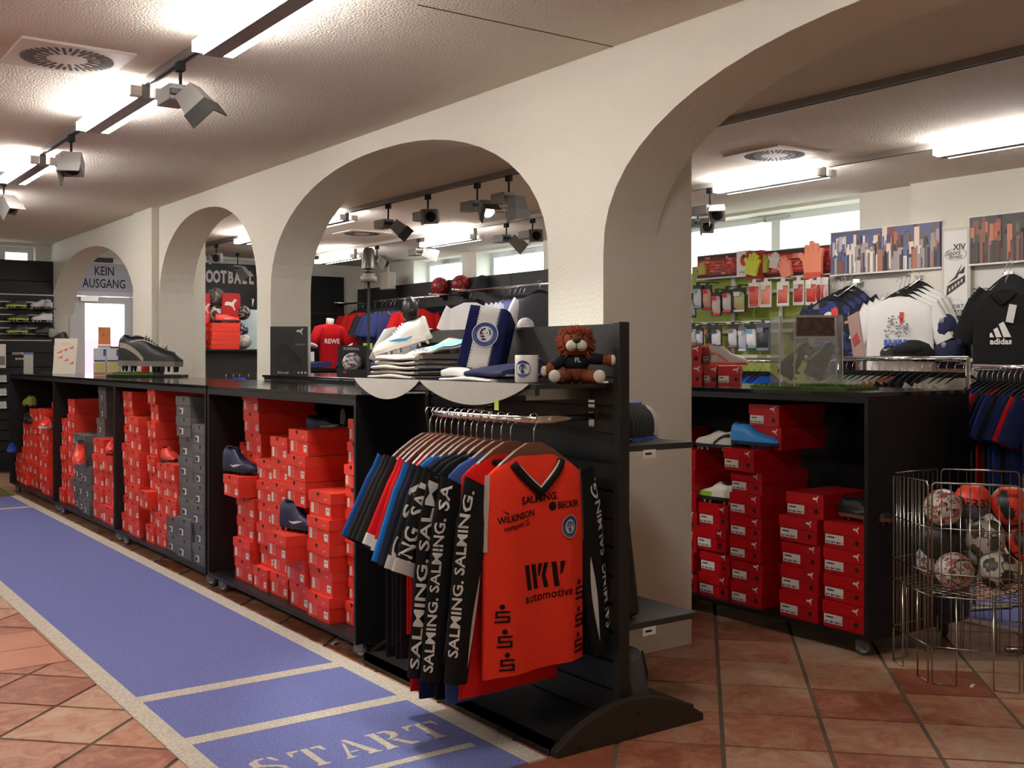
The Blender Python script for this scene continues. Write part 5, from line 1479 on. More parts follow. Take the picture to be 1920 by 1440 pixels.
# dark wall panelling below the windows
t = thing('wall_panelling', 'dark grey panelling under the windows of the second room', 'panelling', (7.3, 11.0, 0))
for i, (a, b) in enumerate(((7.75, 9.0), (9.0, 10.3), (10.3, 11.6), (11.6, 12.9), (12.9, 14.15))):
    obj('panel', MB().use(C((46, 45, 47), .6)).box(-.02, .08, a - 11.0 + .004, b - 11.0 - .004, .05, 2.26), t)
def rail(label, x, y0, y1, z, depth=.36):
    t = thing('wall_rail', label, 'rail', (x, (y0 + y1) / 2, z))
    h = (y1 - y0) / 2
    obj('bar', MB().use(CHROME).tube([(-depth, -h, 0), (-depth, h, 0)], .014, 8), t)
    for s_ in (-h + .06, h - .06):
        obj('arm', MB().use(CHROME).tube([(.0, s_, .02), (-depth - .10, s_, .02)], .012, 8).ball(-depth - .10, s_, .02, .017), t)
    return t
rail('chrome wall rail with red and blue shirts at the left in the big arch', 7.28, 11.3, 14.0, 2.03)
rail('chrome wall rail with white and pale blue shirts at the right in the big arch', 7.28, 8.0, 10.9, 2.06)
def bshirt(label, loc, rz, body, sleeve=None, collar=None, cuff=None, w=.46, ln=.66, group=None, txt=None, tcol=(230, 226, 220), seed=0, sc=1.0):
    t, S_, f_ = shirt(label, loc, rz, body, sleeve, collar, cuff, False, w, ln, seed, group, hang='black', simple=True, amp=.014, ang=.42, sc=sc)
    if txt:
        for s_, x, z, sz in txt:
            K = MB().use(cloth(tcol)); S_.print_(K, s_, x, z, sz, bold=.02); obj('chest_lettering', K, t)
    return t
RX = 6.92
y_ = lambda: 0
for i, y in enumerate((13.485, 13.39, 13.296)):
    bshirt('red shirt with white sponsor lettering, %s on the left rail' % ('frontmost', 'second red', 'third red')[i], (RX, y, 2.02), -.75 + .1 * i, (214, 36, 30), None, (200, 30, 28), (226, 220, 214), txt=[('REWE', 0, -.42, .12)] if i == 0 else None, seed=i, ln=.72)
bshirt('dark grey shirt with pale print between the red and navy shirts', (RX, 12.945, 2.02), -.7, (58, 58, 62), None, (40, 40, 44), None, seed=5, txt=[('S', .0, -.42, .16)])
for i, px in enumerate((12.753, 12.637, 12.522, 12.423)):
    bshirt('navy shirt with coral neck, %s of the navy row' % ('frontmost', 'second', 'third', 'last')[i], (RX, px, 2.02), -.7 + .05 * i, (56, 64, 112), (60, 70, 120), (214, 110, 96), (206, 110, 96), seed=2 + i, ln=.74, txt=[('I', -.02, -.42, .14)] if i == 0 else None, tcol=(214, 110, 96))
for i, px in enumerate((11.917, 11.824)):
    bshirt('red shirt behind the dark-headed mannequin, %s' % ('nearer', 'farther')[i], (RX, px, 2.02), -.65, (196, 26, 28), None, None, None, seed=i)
bshirt('white shirt on the right rail behind the towel', (RX, 10.618, 2.05), -.65, (238, 236, 232), None, None, None, w=.50, ln=.72)
for i, px in enumerate((9.834, 9.733, 9.643, 9.564)):
    bshirt('pale blue shirt with white shoulder stripes, %s on the right rail' % ('frontmost', 'second', 'third', 'last')[i], (RX, px, 2.05), -.6, (104, 112, 156), (190, 192, 200), (90, 96, 140), None, seed=i, ln=.7)
bshirt('grey shirt with white shoulder and small flag print by the pier', (RX - .3, 8.873, 2.06), -.6, (84, 84, 92), (214, 212, 208), None, None, seed=3, ln=.72)
o = ball('white shiny football below the pale blue shirts', (6.227, 8.579, 1.59), .085, (236, 234, 230), [(210, 212, 216), (190, 194, 200)], 'maze')
t = thing('ball_stand', 'black pedestal holding the white football below the blue shirts', 'stand', (6.227, 8.579, 0))
obj('pedestal', MB().use(MATTBLACK).lathe([(.16, 0), (.16, .02), (.03, .03), (.03, 1.45), (.06, 1.59 - .075)], 16), t)
# red balls and black cap on the panel
for i, (px, py) in enumerate(((11.747, 2.179), (11.262, 2.179))):
    ball('glossy red ball on the dark panelling, %s one' % ('left', 'right')[i], (7.2, px, py), .115, (130, 14, 20), [(170, 60, 56), (100, 10, 14)], 'maze')
    t = thing('ball_bracket', 'black wall bracket holding the %s red ball' % ('left', 'right')[i], 'bracket', (7.28, px, py - .12)); obj('cradle', MB().use(MATTBLACK).box(-.12, .0, -.05, .05, -.02, .0), t); obj('plate', MB().use(MATTBLACK).box(-.01, .0, -.05, .05, -.12, .06), t)
t = thing('baseball_hat', 'black cap hanging on the dark panelling right of the red balls', 'cap', (7.22, 10.816, 2.17))
obj('crown', MB().use(C((28, 27, 27), .8)).lathe([(.13, -.08), (.12, .0), (.09, .06), (.03, .09), (.001, .095)], 16, cap=False), t)
obj('brim', MB().use(C((24, 23, 23), .8)).box(-.22, -.05, -.10, .10, -.085, -.075), t)
t = thing('notice_case', 'dark framed glass notice case on the panelling', 'frame', (7.22, 11.557, 1.66))
obj('frame', MB().use(DARK).box(-.02, .03, -.62, .55, -.45, .33), t)
obj('dark_field', MB().use(C((24, 25, 34), .3)).box(-.024, -.02, -.56, .49, -.39, .27), t)
# wall speaker and tall column ornament
t = thing('wall_speaker', 'small beige box hanging from the ceiling beside the first window', 'speaker', (7.0, 12.739, 2.31))
obj('case', MB().use(C((150, 138, 124), .6)).box(-.06, .06, -.11, .11, -.13, .10), t, bevel=.01)
obj('stem', MB().use(C((150, 138, 124), .6)).box(-.015, .015, -.015, .015, .10, .29), t)
cx_, cy_ = 5.409, 10.26
t = thing('column_lamp', 'tall dark tapered column with banded foot left of the beige box', 'ornament', (cx_, cy_, 0))
obj('shaft', MB().use(mat('dark_bronze', (70, 64, 54), .35, metal=.5)).lathe([(.075, 2.22), (.055, 2.42), (.04, 2.44), (.04, 2.425), (.001, 2.43)], 10, cap=False), t)
obj('shaft_neck', MB().use(C((40, 38, 34), .4)).lathe([(.03, 2.16), (.05, 2.22)], 10), t)
obj('banded_foot', MB().use(C((104, 98, 84), .5)).lathe([(.09, 2.08), (.09, 2.14), (.06, 2.145), (.08, 2.16), (.04, 2.17)], 8), t)
obj('pole', MB().use(MATTBLACK).lathe([(.2, 0), (.2, .02), (.014, .03), (.014, 2.09)], 10), t)
# mannequins
def torso(mb, w=.43, h=.62, d=.22, neck=.07):
    """shoulders down to the hips, origin at the hip centre"""
    prof = [(0, .40, .42), (.15, .40, .40), (.35, .45, .46), (.52, .52, .50), (.60, .48, .42), (.64, .34, .34), (.665, .20, .26)]
    return mb.grid(lambda u, v: (lambda k: (w * k[1] * math.copysign(abs(math.cos(2 * PI * u)) ** .85, math.cos(2 * PI * u)), d * k[2] * math.sin(2 * PI * u), h * k[0] / .62))(
        (lambda s: tuple(prof[int(s)][j] + (prof[min(6, int(s) + 1)][j] - prof[int(s)][j]) * (s - int(s)) for j in range(3)))(min(5.999, v * 6))), 24, 18, closeu=True)
def mannequin(label, loc, rz, col, sleeve, head=None, cuff=None, sc=1.0, legs=True, txt=None):
    t = thing('mannequin', label, 'mannequin', loc, rz, sc=sc)
    obj('shirt_body', torso(MB().use(cloth(col))), t)
    for sd in (-1, 1):
        A = (sd * .185, 0, .575); B = (sd * .27, -.01, .44); C_ = (sd * .315, -.02, .33)
        so_ = obj('shirt_sleeve', MB().use(cloth(sleeve)).tube([(sd * .12, 0, .60), A, B, C_], [.06, .082, .078, .082], 12), t)
        if cuff: obj('cuff', MB().use(cloth(cuff)).tube([(sd * .305, -.018, .35), (sd * .317, -.021, .325)], [.0835, .0845], 12), so_)
    if head:
        hm = MB().use(C(head, .35)).tube([(0, 0, .60), (0, -.005, .70), (0, -.01, .74)], [.062, .055, .058], 14)
        hm.ball(0, -.02, .82, .078, .098, .125, 18)
        hm.ball(0, -.115, .80, .014, .018, .022)
        obj('head_and_neck', hm, t)
    else:
        obj('neck', MB().use(C((206, 202, 190), .5)).tube([(0, 0, .60), (0, -.005, .68), (.0, -.02, .745)], [.07, .058, .062], 14), t)
    if legs:
        lb = MB().use(C((40, 39, 38), .4)).tube([(0, 0, .05), (0, 0, -.95)], .03, 10)
        obj('pole', lb, t)
        obj('foot_plate', MB().use(STEEL).at((0, 0, -1.0)).lathe([(.19, 0), (.19, .012), (.03, .05)], 24), t)
    if txt:
        K = MB().use(cloth(txt[1])).at((txt[3], -.118, txt[2])).text(txt[0], txt[4], bold=.02)
        obj('chest_lettering', K, t)
    return t
mp = (5.461, 9.488, 1.449)
mannequin('mannequin with dark head in a white polo shirt behind the folded shirts', (mp[0], mp[1], .905), -.35, (216, 214, 212), (214, 212, 210), (44, 42, 40), None, 1.05, True, ('7', (226, 130, 96), .50, .10, .05))
mq = (6.001, 12.413, 1.154)
m2 = mannequin('headless mannequin bust in a red football shirt with white lettering', (mq[0], mq[1], 1.155), .1, (184, 18, 26), (176, 16, 24), None, (226, 222, 214), .82, False, ('REWE', (230, 226, 218), .40, -.03, .10))
t = thing('display_table', 'dark table carrying the red-shirted bust at the far side', 'table', (mq[0], mq[1], 0))
obj('table_top', MB().use(BLACK).box(-.7, .9, -.45, .45, 1.125, 1.155), t)
obj('table_body', MB().use(MATTBLACK).box(-.66, .86, -.4, .4, 0, 1.125), t)
for i, (dx, dy, c) in enumerate(((-.32, -.25, (52, 60, 112)), (.18, -.28, (46, 54, 100)), (.55, -.2, (60, 66, 110)))):
    folded('folded blue garment on the far table, %s one' % ('left', 'middle', 'right')[i], mq[0] + dx, mq[1] + dy, 1.1555, .34, .26, .05, c, .2 * i, None, None, sag=.03)
for i, (px, py, c, c2) in enumerate(((587, 665, (226, 222, 216), (214, 90, 80)), (640, 665, (224, 220, 214), (206, 80, 70)))):
    pass
t = thing('price_stand', 'white and red price card left of the red-shirted bust', 'sign', (mq[0] - .33, mq[1] - .1, 1.1555), -.2)
obj('card', MB().use(PAPER).box(-.07, .07, 0, .012, .04, .20), t)
obj('card_band', MB().use(C((222, 90, 80))).box(-.07, .07, -.001, .0, .0, .085).box(-.07, .07, 0, .012, 0, .04), t)
t = thing('price_stand', 'yellow-green card right of the red-shirted bust', 'sign', (mq[0] + .48, mq[1] - .1, 1.1555), -.2)
obj('card', MB().use(C((190, 196, 60))).box(-.06, .06, 0, .012, .23, .31), t)
obj('post', MB().use(STEEL).box(-.005, .005, 0, .01, 0, .23), t)
# white and red shorts hanging between the shirts
bshirt('small white and red top hanging low between the red and navy shirts', (RX, 13.005, 1.62), -.7, (226, 190, 184), (220, 60, 54), None, None, w=.30, ln=.32)
t = thing('low_shelf', 'black shelf board under the shirts at the far wall', 'shelf', (6.95, 12.6, 1.28))
obj('board', MB().use(MATTBLACK).box(-.22, .30, -1.2, 1.3, -.02, .01), t)
obj('front_rail', MB().use(STEEL).box(-.235, -.22, -1.2, 1.3, -.02, .02), t)

# ================================================================= right-hand wall: gloves, pictures, shirts
XW = 7.28
def W_(px): return px
LIME = mat('lime_green_panel', (150, 168, 62), .6)
WPAN = mat('white_shop_panel', (214, 211, 203), .5)
# lime back panels behind the gloves
t = thing('glove_wall', 'lime green shop wall section carrying the glove packs', 'shelf wall', (7.33, 6.65, 0))
ga, gb = 5.778, 7.436
n = 3
for i in range(n):
    a = ga + (gb - ga) * i / n; b = ga + (gb - ga) * (i + 1) / n
    obj('panel', MB().use(LIME).box(-.01, .03, a - 6.65 + .02, b - 6.65 - .02, .3, 2.14), t)
    obj('upright', MB().use(WPAN).box(-.03, .03, a - 6.65 - .02, a - 6.65 + .02, 0, 2.16), t)
for z in (1.86, 1.52, 1.30):
    obj('cross_rail', MB().use(WPAN).box(-.04, -.01, ga - 6.65, gb - 6.65, z - .015, z + .015), t)
# glove pictures: box-shaped print boards above
def picture(name, label, px0, px1, z0a, z0b, z1a, z1b, x, cols, seed, base, cat_, blocks):
    """board in the plane x=const seen from -x; px0>px1 are world y of its left and right edges"""
    random.seed(seed)
    y0, y1 = px0, px1
    t = thing(name, label, cat_, (x, (y0 + y1) / 2, (z0a + z1a) / 2))
    h0 = (z1a - z0a) / 2; w = abs(y0 - y1) / 2
    obj('board', MB().use(C(base, .5)).box(0, .03, -w, w, -h0, h0), t)
    obj('white_edge', MB().use(PAPER).box(-.001, .031, -w - .012, w + .012, -h0 - .012, -h0).box(-.001, .031, -w - .012, w + .012, h0, h0 + .008), t)
    pr = MB()
    for (u, v, du, dv, c) in blocks(random):
        pr.use(C(c, .6))
        a = max(-w, min(w, w - u * 2 * w)); b = max(-w, min(w, w - (u + du) * 2 * w)); c0 = max(-h0, -h0 + v * 2 * h0); c1 = min(h0, -h0 + (v + dv) * 2 * h0)
        k = len(pr.f) * 2e-6
        if a > b and c1 > c0: pr.add([(-.0012 - k, a, c0), (-.0012 - k, b, c0), (-.0012 - k, b, c1), (-.0012 - k, a, c1)], [(0, 1, 2, 3)])
    o = obj('picture_print', pr, t); o['kind'] = 'stuff'
    return t
def city(pal_l, pal_r, n=150):
    def f(R):
        out = []
        for k in range(n):
            d = 1 - k / n
            u = R.random(); w = R.uniform(.018, .05); top = .18 + .80 * d * R.uniform(.75, 1.02)
            pal = pal_l if R.random() > u * 1.05 else pal_r
            c = R.choice(pal); out.append((u, max(0, top - R.uniform(.25, .6)), w, R.uniform(.25, .6), c))
            if R.random() < .5: out.append((u + w * .6, max(0, top - .5), w * .4, .45, tuple(int(q * .62) for q in c)))
        return out
    return f
PL = [(236, 226, 214), (238, 214, 196), (206, 200, 200), (110, 116, 156), (80, 88, 136), (240, 234, 226), (180, 170, 168)]
PRR = [(150, 84, 66), (120, 108, 104), (180, 120, 96), (90, 90, 104), (70, 72, 88), (168, 160, 158), (100, 84, 78)]
cy0, cy1 = 5.715, 4.736
picture('city_picture', 'long skyline picture of towers above the white tee shirts', cy0, cy1, 1.956, 0, 2.289, 0, 7.19, None, 4, (104, 108, 140), 'picture', city(PL, PRR))
cy2 = 4.465
picture('city_picture', 'darker skyline picture of towers at the right edge above the black shirts', cy2, cy2 - 1.0, 1.954, 0, 2.283, 0, 7.14, None, 9, (84, 78, 76), 'picture', city([(150, 104, 90), (96, 88, 84), (200, 130, 106), (80, 76, 74)], [(88, 84, 82), (190, 110, 84), (60, 58, 58), (120, 110, 104)]))
def glovepic(R):
    out = [(0, .82, 1, .18, (60, 40, 34)), (0, 0, 1, .14, (58, 24, 22))]
    for k in range(60):
        out.append((R.random(), R.uniform(.1, .8), R.uniform(.03, .14), R.uniform(.04, .18), R.choice([(190, 40, 34), (206, 60, 46), (150, 26, 26), (120, 30, 26), (226, 120, 100)])))
    for v in (.26, .40, .54, .68): out.append((.0, v, .62, .018, (230, 150, 130)))
    return out
def glove_print(t, y, z, s, c, ang=0):
    p = [(-.35, -.5), (.35, -.5), (.42, 0), (.62, .22), (.5, .32), (.3, .16), (.3, .55), (.18, .55), (.14, .2), (.08, .66), (-.06, .66), (-.06, .2), (-.14, .58), (-.26, .55), (-.24, .15), (-.36, .38), (-.46, .32), (-.38, 0)]
    ca, sa = math.cos(ang), math.sin(ang)
    m = MB().use(C(c, .6)).prism([(y + (a * ca - b * sa) * s, z + (a * sa + b * ca) * s) for a, b in p], -.03, -.004, 'x')
    obj('glove_shape', m, t)
g0, g1 = 7.267, 6.783
t = picture('glove_picture', 'red picture board of a gloved hand at the left end of the glove wall', g0, g1, 2.016, 0, 2.219, 0, 7.24, None, 21, (150, 30, 28), 'picture', glovepic)
glove_print(t, .16, -.02, .10, (190, 180, 80))
lg0, lg1 = 6.761, 6.593
t = thing('brand_board', 'white sign with red oval emblem between the glove pictures', 'sign', (7.22, (lg0 + lg1) / 2, 2.115))
obj('board', MB().use(PAPER).box(0, .03, -(lg0 - lg1) / 2, (lg0 - lg1) / 2, -.115, .115), t)
obj('oval', MB().use(C((214, 50, 42))).at((-.001, 0, .03), (0, -PI / 2, 0), (1.25, 1, 1)).lathe([(.0001, 0), (.042, 0)], 20, cap=False), t)
obj('oval_mark', MB().use(C((70, 54, 44))).box(-.003, -.0015, -.012, .016, .035, .075), t)
obj('lettering', MB().use(C((80, 70, 66))).at((-.001, 0, -.072), R_X).text('uhlsport', .032), t)
g2, g3 = 6.595, 6.486
t = thing('glove', 'lime green goalkeeper glove hanging between the glove pictures', 'glove', (7.2, (g2 + g3) / 2, 2.088)); glove_print(t, 0, 0, .17, (206, 214, 70), .25)
obj('backing_card', MB().use(C((150, 40, 34))).box(.0, .06, -.09, .09, -.12, .13), t)
g4, g5 = 6.443, 5.77
t = picture('glove_picture', 'long red picture board of an arm with gloves on the glove wall', g4, g5, 1.976, 0, 2.204, 0, 7.24, None, 33, (170, 40, 36), 'picture', glovepic)
glove_print(t, .35, -.0, .14, (170, 170, 70)); glove_print(t, .22, .02, .12, (206, 200, 190), .2); glove_print(t, .1, -.05, .15, (240, 150, 120), -.3)
obj('oval', MB().use(C((206, 46, 40))).at((-.003, -.42, .05), (0, -PI / 2, 0), (1.2, 1, 1)).lathe([(.0001, 0), (.055, 0)], 20, cap=False), t)
t = thing('glove', 'salmon orange goalkeeper glove standing up over the long glove picture', 'glove', (7.17, 5.862, 2.084)); glove_print(t, 0, 0, .24, (244, 150, 116), -.05)
obj('wrist_strap', MB().use(C((220, 90, 70))).box(-.034, .0, -.085, .085, -.15, -.10), t)
obj('tag', MB().use(PAPER).box(-.04, -.036, -.0, .06, -.26, -.16), t)
# hanging packs
def pack(label, y, z, w, h, card, body, x=7.14, top=.03, win=None, group=None):
    t = thing('glove_pack', label, 'pack', (x, y, z), group=group)
    obj('card', MB().use(C(card, .6)).box(-.004, .004, -w / 2, w / 2, -h, 0), t)
    obj('hang_hook', MB().use(C(card, .6)).box(-.003, .003, -.02, .02, 0, top).box(-.003, .15, -.004, .004, top - .006, top + .002), t)
    bl = MB().use(C(body, .45)).grid(lambda u, v: (-.004 - .028 * (math.sin(PI * u) * math.sin(PI * v)) ** .4, w * .82 * (.5 - u), -h * (.16 + .72 * v)), 6, 6)
    obj('contents', bl, t)
    if win:
        obj('label_print', MB().use(C(win, .6)).box(-.036, -.033, -w * .22, w * .24, -h * .34, -h * .16), t)
        obj('label_print', MB().use(C(win, .6)).box(-.007, -.004, -w * .4, w * .4, -h * .97, -h * .89), t)
    return t
row1 = [(7.232,1.848,0.096,0.196,(30,30,32),(170,176,186),(60,64,72)),(7.15,1.946,0.116,0.214,(28,28,30),(206,208,212),(120,160,190)),(7.042,1.941,0.119,0.222,(28,26,28),(196,150,132),(196,40,36)),(6.917,1.872,0.117,0.214,(30,28,30),(200,180,172),(206,40,36)),(6.801,1.89,0.122,0.208,(28,26,28),(190,180,180),(196,40,40)),(6.643,1.896,0.149,0.214,(26,26,26),(160,158,110),(206,204,190)),(6.483,1.934,0.127,0.211,(218,214,208),(206,84,68),(190,40,36)),(6.34,1.935,0.118,0.218,(222,218,212),(226,140,116),(200,196,190)),(6.165,1.925,0.126,0.205,(224,222,216),(206,110,92),(226,222,216)),(5.99,1.924,0.111,0.202,(222,218,212),(176,60,54),(200,190,184)),(5.87,1.918,0.114,0.2,(224,220,214),(204,70,56),(220,210,204)),(5.783,1.908,0.043,0.19,(220,214,206),(170,50,44),None),(5.746,1.906,0.037,0.189,(222,218,212),(196,90,80),None),(5.709,1.904,0.037,0.18,(224,220,214),(210,180,170),None)]
row2 = [(7.218,1.574,0.11,0.166,(26,26,28),(190,192,196),(100,104,110)),(7.123,1.557,0.094,0.155,(24,24,26),(200,200,204),(80,80,84)),(7.022,1.569,0.079,0.173,(24,24,26),(60,50,48),(180,60,50)),(6.917,1.567,0.131,0.191,(30,30,32),(204,206,210),(60,60,64)),(6.731,1.572,0.12,0.197,(26,26,28),(206,208,212),(120,120,124)),(6.606,1.555,0.099,0.214,(96,100,104),(176,182,188),(200,202,206)),(6.514,1.567,0.14,0.203,(26,26,28),(222,222,222),(90,160,190)),(6.375,1.582,0.154,0.237,(70,74,82),(50,52,60),(120,124,134))]
AD = ['black and silver', 'black and white', 'black and coral', 'black and pale pink', 'black and grey', 'black and olive', 'white and red', 'white and peach', 'white and rust', 'white and dark red', 'white and orange-red', 'thin white', 'thinner white', 'thinnest white']
for i, (y, z, w, h, a, b, c) in enumerate(row1):
    pack('%s glove pack, %s in the upper row of the glove wall' % (AD[i], (NTH[:12] + ['last but one', 'rightmost'])[i]), y, z, w, h, a, b, 7.14 - .012 * (i % 2), win=c, group='upper row of glove packs')
for i, (y, z, w, h, a, b, c) in enumerate(row2):
    pack('dark pack of shin guards, %s from left in the lower row of the glove wall' % NTH[i], y, z, w, h, a, b, 7.14 - .012 * (i % 2), win=c, group='lower row of glove packs')
t = thing('hook_rail', 'white hook rail above the lower packs of the glove wall', 'rail', (7.24, (ga + gb) / 2, 1.60))
obj('bar', MB().use(WPAN).box(-.0, .02, ga - (ga + gb) / 2, gb - (ga + gb) / 2, -.012, .012), t)
# blue shirts hanging under the packs
t = thing('low_rail', 'chrome rail under the packs with the row of blue shirts', 'rail', (6.95, 6.276, 1.26))
obj('bar', MB().use(CHROME).tube([(0, -.7, 0), (0, .7, 0)], .012, 8), t)
for s_ in (-.6, .6): obj('arm', MB().use(CHROME).tube([(0, s_, 0), (.36, s_, 0)], .01, 6), t)
for i, px in enumerate((6.442, 6.376, 6.311, 6.246, 6.183)):
    bshirt('blue shirt on the low rail under the glove packs, %s from left' % NTH[i], (6.95, px, 1.262), -.1, (24, 84, 176) if i % 2 == 0 else (28, 46, 120), None, None, None, w=.40, ln=.5, seed=i, group='blue shirts under the glove packs')
# white panel section with hooks
wa, wb = 4.811, 5.789
t = thing('panel_wall', 'white shop wall panels behind the white tee shirts', 'panelling', (7.27, (wa + wb) / 2, 0))
hw = (wb - wa) / 2
for i, (z0, z1) in enumerate(((1.0, 1.42), (1.42, 1.72), (1.72, 1.97), (1.97, 2.12))):
    obj('panel', MB().use(WPAN).box(0, .04, -hw, hw, z0 + .004, z1 - .004), t)
for s_ in (-hw - .03, hw + .03):
    obj('upright', MB().use(STEEL).box(-.02, .04, s_ - .02, s_ + .02, 0, 2.12), t)
obj('lower_panel', MB().use(C((120, 118, 112))).box(.0, .04, -hw, hw, .2, 1.0), t)
da = 4.469
t = thing('panel_wall', 'white shop wall panels behind the black shirts at the right edge', 'panelling', (7.2, da - .5, 0))
for i, (z0, z1) in enumerate(((.9, 1.36), (1.36, 1.78), (1.78, 2.12))):
    obj('panel', MB().use(WPAN).box(0, .04, -.9, .5, z0 + .004, z1 - .004), t)
obj('upright', MB().use(STEEL).box(-.03, .04, .50, .55, 0, 2.12), t)
obj('lower_panel', MB().use(C((110, 104, 96))).box(.0, .04, -.9, .5, .2, .9), t)
# tall white sign between the sections
sa, sb = 4.473, 4.697
t = thing('column_sign', 'tall narrow white light box sign between the two picture walls', 'sign', (7.16, (sa + sb) / 2, 1.85))
hh = 2.226 - 1.85; hw2 = (sb - sa) / 2
obj('sign_box', MB().use(C((198, 194, 182), .5)).box(0, .10, -hw2, hw2, -hh, hh), t)
obj('sign_face', MB().use(C((226, 223, 214), .5)).box(-.003, 0, -hw2 + .02, hw2 - .02, -hh + .02, hh - .02), t)
K = MB().use(C((60, 58, 56)))
K.at((-.0045, .02, hh * .52), (0, 0, -PI / 2)).text('Sport', .052, bold=.01, shear=.2)
o_ = obj('emblem_lettering', K, t)
obj('emblem_lettering', MB().use(C((60, 58, 56))).at((-.0045, -.03, hh * .62), R_X).text('XIV', .06, bold=.03), t)
obj('emblem_lettering', MB().use(C((60, 58, 56))).at((-.0045, .0, hh * .44), R_X).text('direkt', .042, bold=.01), t)
obj('ellipse', MB().use(C((170, 168, 160))).at((-.0045, 0, hh * .49), (0, PI / 2, 0), (.5, 1.0, 1)).tube([(.085 * math.cos(2 * PI * k / 24), .085 * math.sin(2 * PI * k / 24), 0) for k in range(24)], .003, 5, closed=True), t)
sp_ = [[(-.5, -.5), (.5, .0), (.5, .28), (-.45, -.12)], [(-.42, -.02), (-.05, .22), (.36, .72), (.24, .5), (.1, .18)], [(.12, .32), (.5, .62), (.44, .34)]]
K = MB().use(C((56, 54, 52)))
for p in sp_: K.at((-.0045, 0, .0), R_X).add([(a * .15, 0, b * .19 - .02) for a, b in p], [tuple(range(len(p)))])
o = obj('shoe_emblem', K, t); o['kind'] = 'stuff'
K = MB().use(C((206, 204, 196)))
for q in range(5):
    a = -.36 + .16 * q
    K.at((-.006, 0, 0), R_X).add([(x * .15, 0, z * .19 - .02) for x, z in ((a, a * .5 - .16), (a + .09, a * .5 - .115), (a + .09, a * .5 + .0), (a, a * .5 - .045))], [(0, 1, 2, 3)])
o = obj('shoe_emblem_stripes', K, t); o['kind'] = 'stuff'
zs_ = -hh * .58
obj('round_emblem', MB().use(C((196, 194, 186))).at((-.0035, 0, zs_), (0, -PI / 2, 0)).lathe([(.074, 0), (.078, 0)], 28, cap=False), t)
obj('half_disc', MB().use(C((58, 56, 54))).at((-.0042, 0, zs_)).add([(0, .075 * math.cos(PI + PI * k / 16), .075 * math.sin(PI + PI * k / 16)) for k in range(17)], [tuple(range(17))]), t)
obj('lettering', MB().use(C((70, 68, 66))).at((-.005, 0, zs_ + .024), R_X).text('SPORT', .044, bold=.01), t)
obj('lettering', MB().use(C((222, 220, 212))).at((-.006, 0, zs_ - .024), R_X).text('2000', .048, bold=.03), t)
# hooks with shirts
def faceout(label, y, z, x=7.24):
    t = thing('faceout_hook', label, 'hook', (x, y, z))
    obj('plate', MB().use(CHROME).box(-.03, .0, -.03, .03, -.015, .015), t)
    obj('arm', MB().use(CHROME).tube([(0, 0, 0), (-.26, 0, -.13), (-.30, 0, -.12)], .008, 6), t)
    for s_ in (-.09, .09): obj('stay', MB().use(CHROME).tube([(-.01, 0, .0), (-.0, s_, -.14)], .004, 5), t)
    return t
fy1, fz1 = 4.918, 1.89
faceout('chrome slanted hook holding the white tee shirts', fy1, fz1)
for i in range(5):
    k = 4 - i
    tt = bshirt('white tee shirt with round grey print in front of the white row' if k == 4 else 'plain white tee shirt, %s behind the printed one' % NTH[3 - k], (7.20 - .058 * k, fy1 + .0 + .0 * k, fz1 + .06 - .022 * k), -PI / 2 + .06 * k - .0, (226, 224, 218), None, None, None, w=.50, ln=.56, seed=i, group='white tee shirts on the slanted hook')
    if k == 4:
        P2 = MB().use(C((120, 124, 132)))
        S_ = Shirt(.50, .56, .034, 5, .014, 0); S_.xo = .012
        random.seed(5)
        for q in range(60):
            a = random.uniform(0, 6.28); r = .095 * math.sqrt(random.random())
            P2.add([S_.front(r * math.cos(a) + dx - .01, -.36 + r * math.sin(a) + dz, .004) for dx, dz in ((-.008, -.006), (.008, -.004), (.006, .007), (-.006, .006))], [(0, 1, 2, 3)])
        o = obj('round_print', P2, tt); o['kind'] = 'stuff'
        P3 = MB().use(C((64, 92, 190)))
        for q in range(5): P3.add([S_.front(-.10 + .038 * q + dx, -.485 + dz, .004) for dx, dz in ((0, 0), (.028, 0), (.028, .045), (0, .045))], [(0, 1, 2, 3)])
        o = obj('lettering_bars', P3, tt); o['kind'] = 'stuff'
        obj('red_tag', MB().use(C((222, 60, 52))).at((.03, -.04, -.27)).box(-.014, .014, -.002, .002, -.05, .03), tt)
fy2, fz2 = 5.482, 1.894
faceout('chrome slanted hook holding the patterned navy shorts', fy2, fz2)
PATT = bpy.data.materials.new('navy_patterned_cloth'); PATT.use_nodes = True
_nt = PATT.node_tree; _v = _nt.nodes.new('ShaderNodeTexVoronoi'); _v.inputs['Scale'].default_value = 22; _tc = _nt.nodes.new('ShaderNodeTexCoord'); _r = _nt.nodes.new('ShaderNodeValToRGB')
_r.color_ramp.interpolation = 'CONSTANT'
_r.color_ramp.elements[0].color = lin((28, 30, 44)); _r.color_ramp.elements[1].position = .55; _r.color_ramp.elements[1].color = lin((46, 54, 110))
_e = _r.color_ramp.elements.new(.78); _e.color = lin((120, 116, 120)); _e = _r.color_ramp.elements.new(.88); _e.color = lin((206, 150, 80)); _e = _r.color_ramp.elements.new(.92); _e.color = lin((30, 32, 46))
_nt.links.new(_tc.outputs['Object'], _v.inputs[0]); _nt.links.new(_v.outputs['Color'], _r.inputs[0]); _nt.links.new(_r.outputs[0], _nt.nodes['Principled BSDF'].inputs['Base Color']); _nt.nodes['Principled BSDF'].inputs['Roughness'].default_value = .85
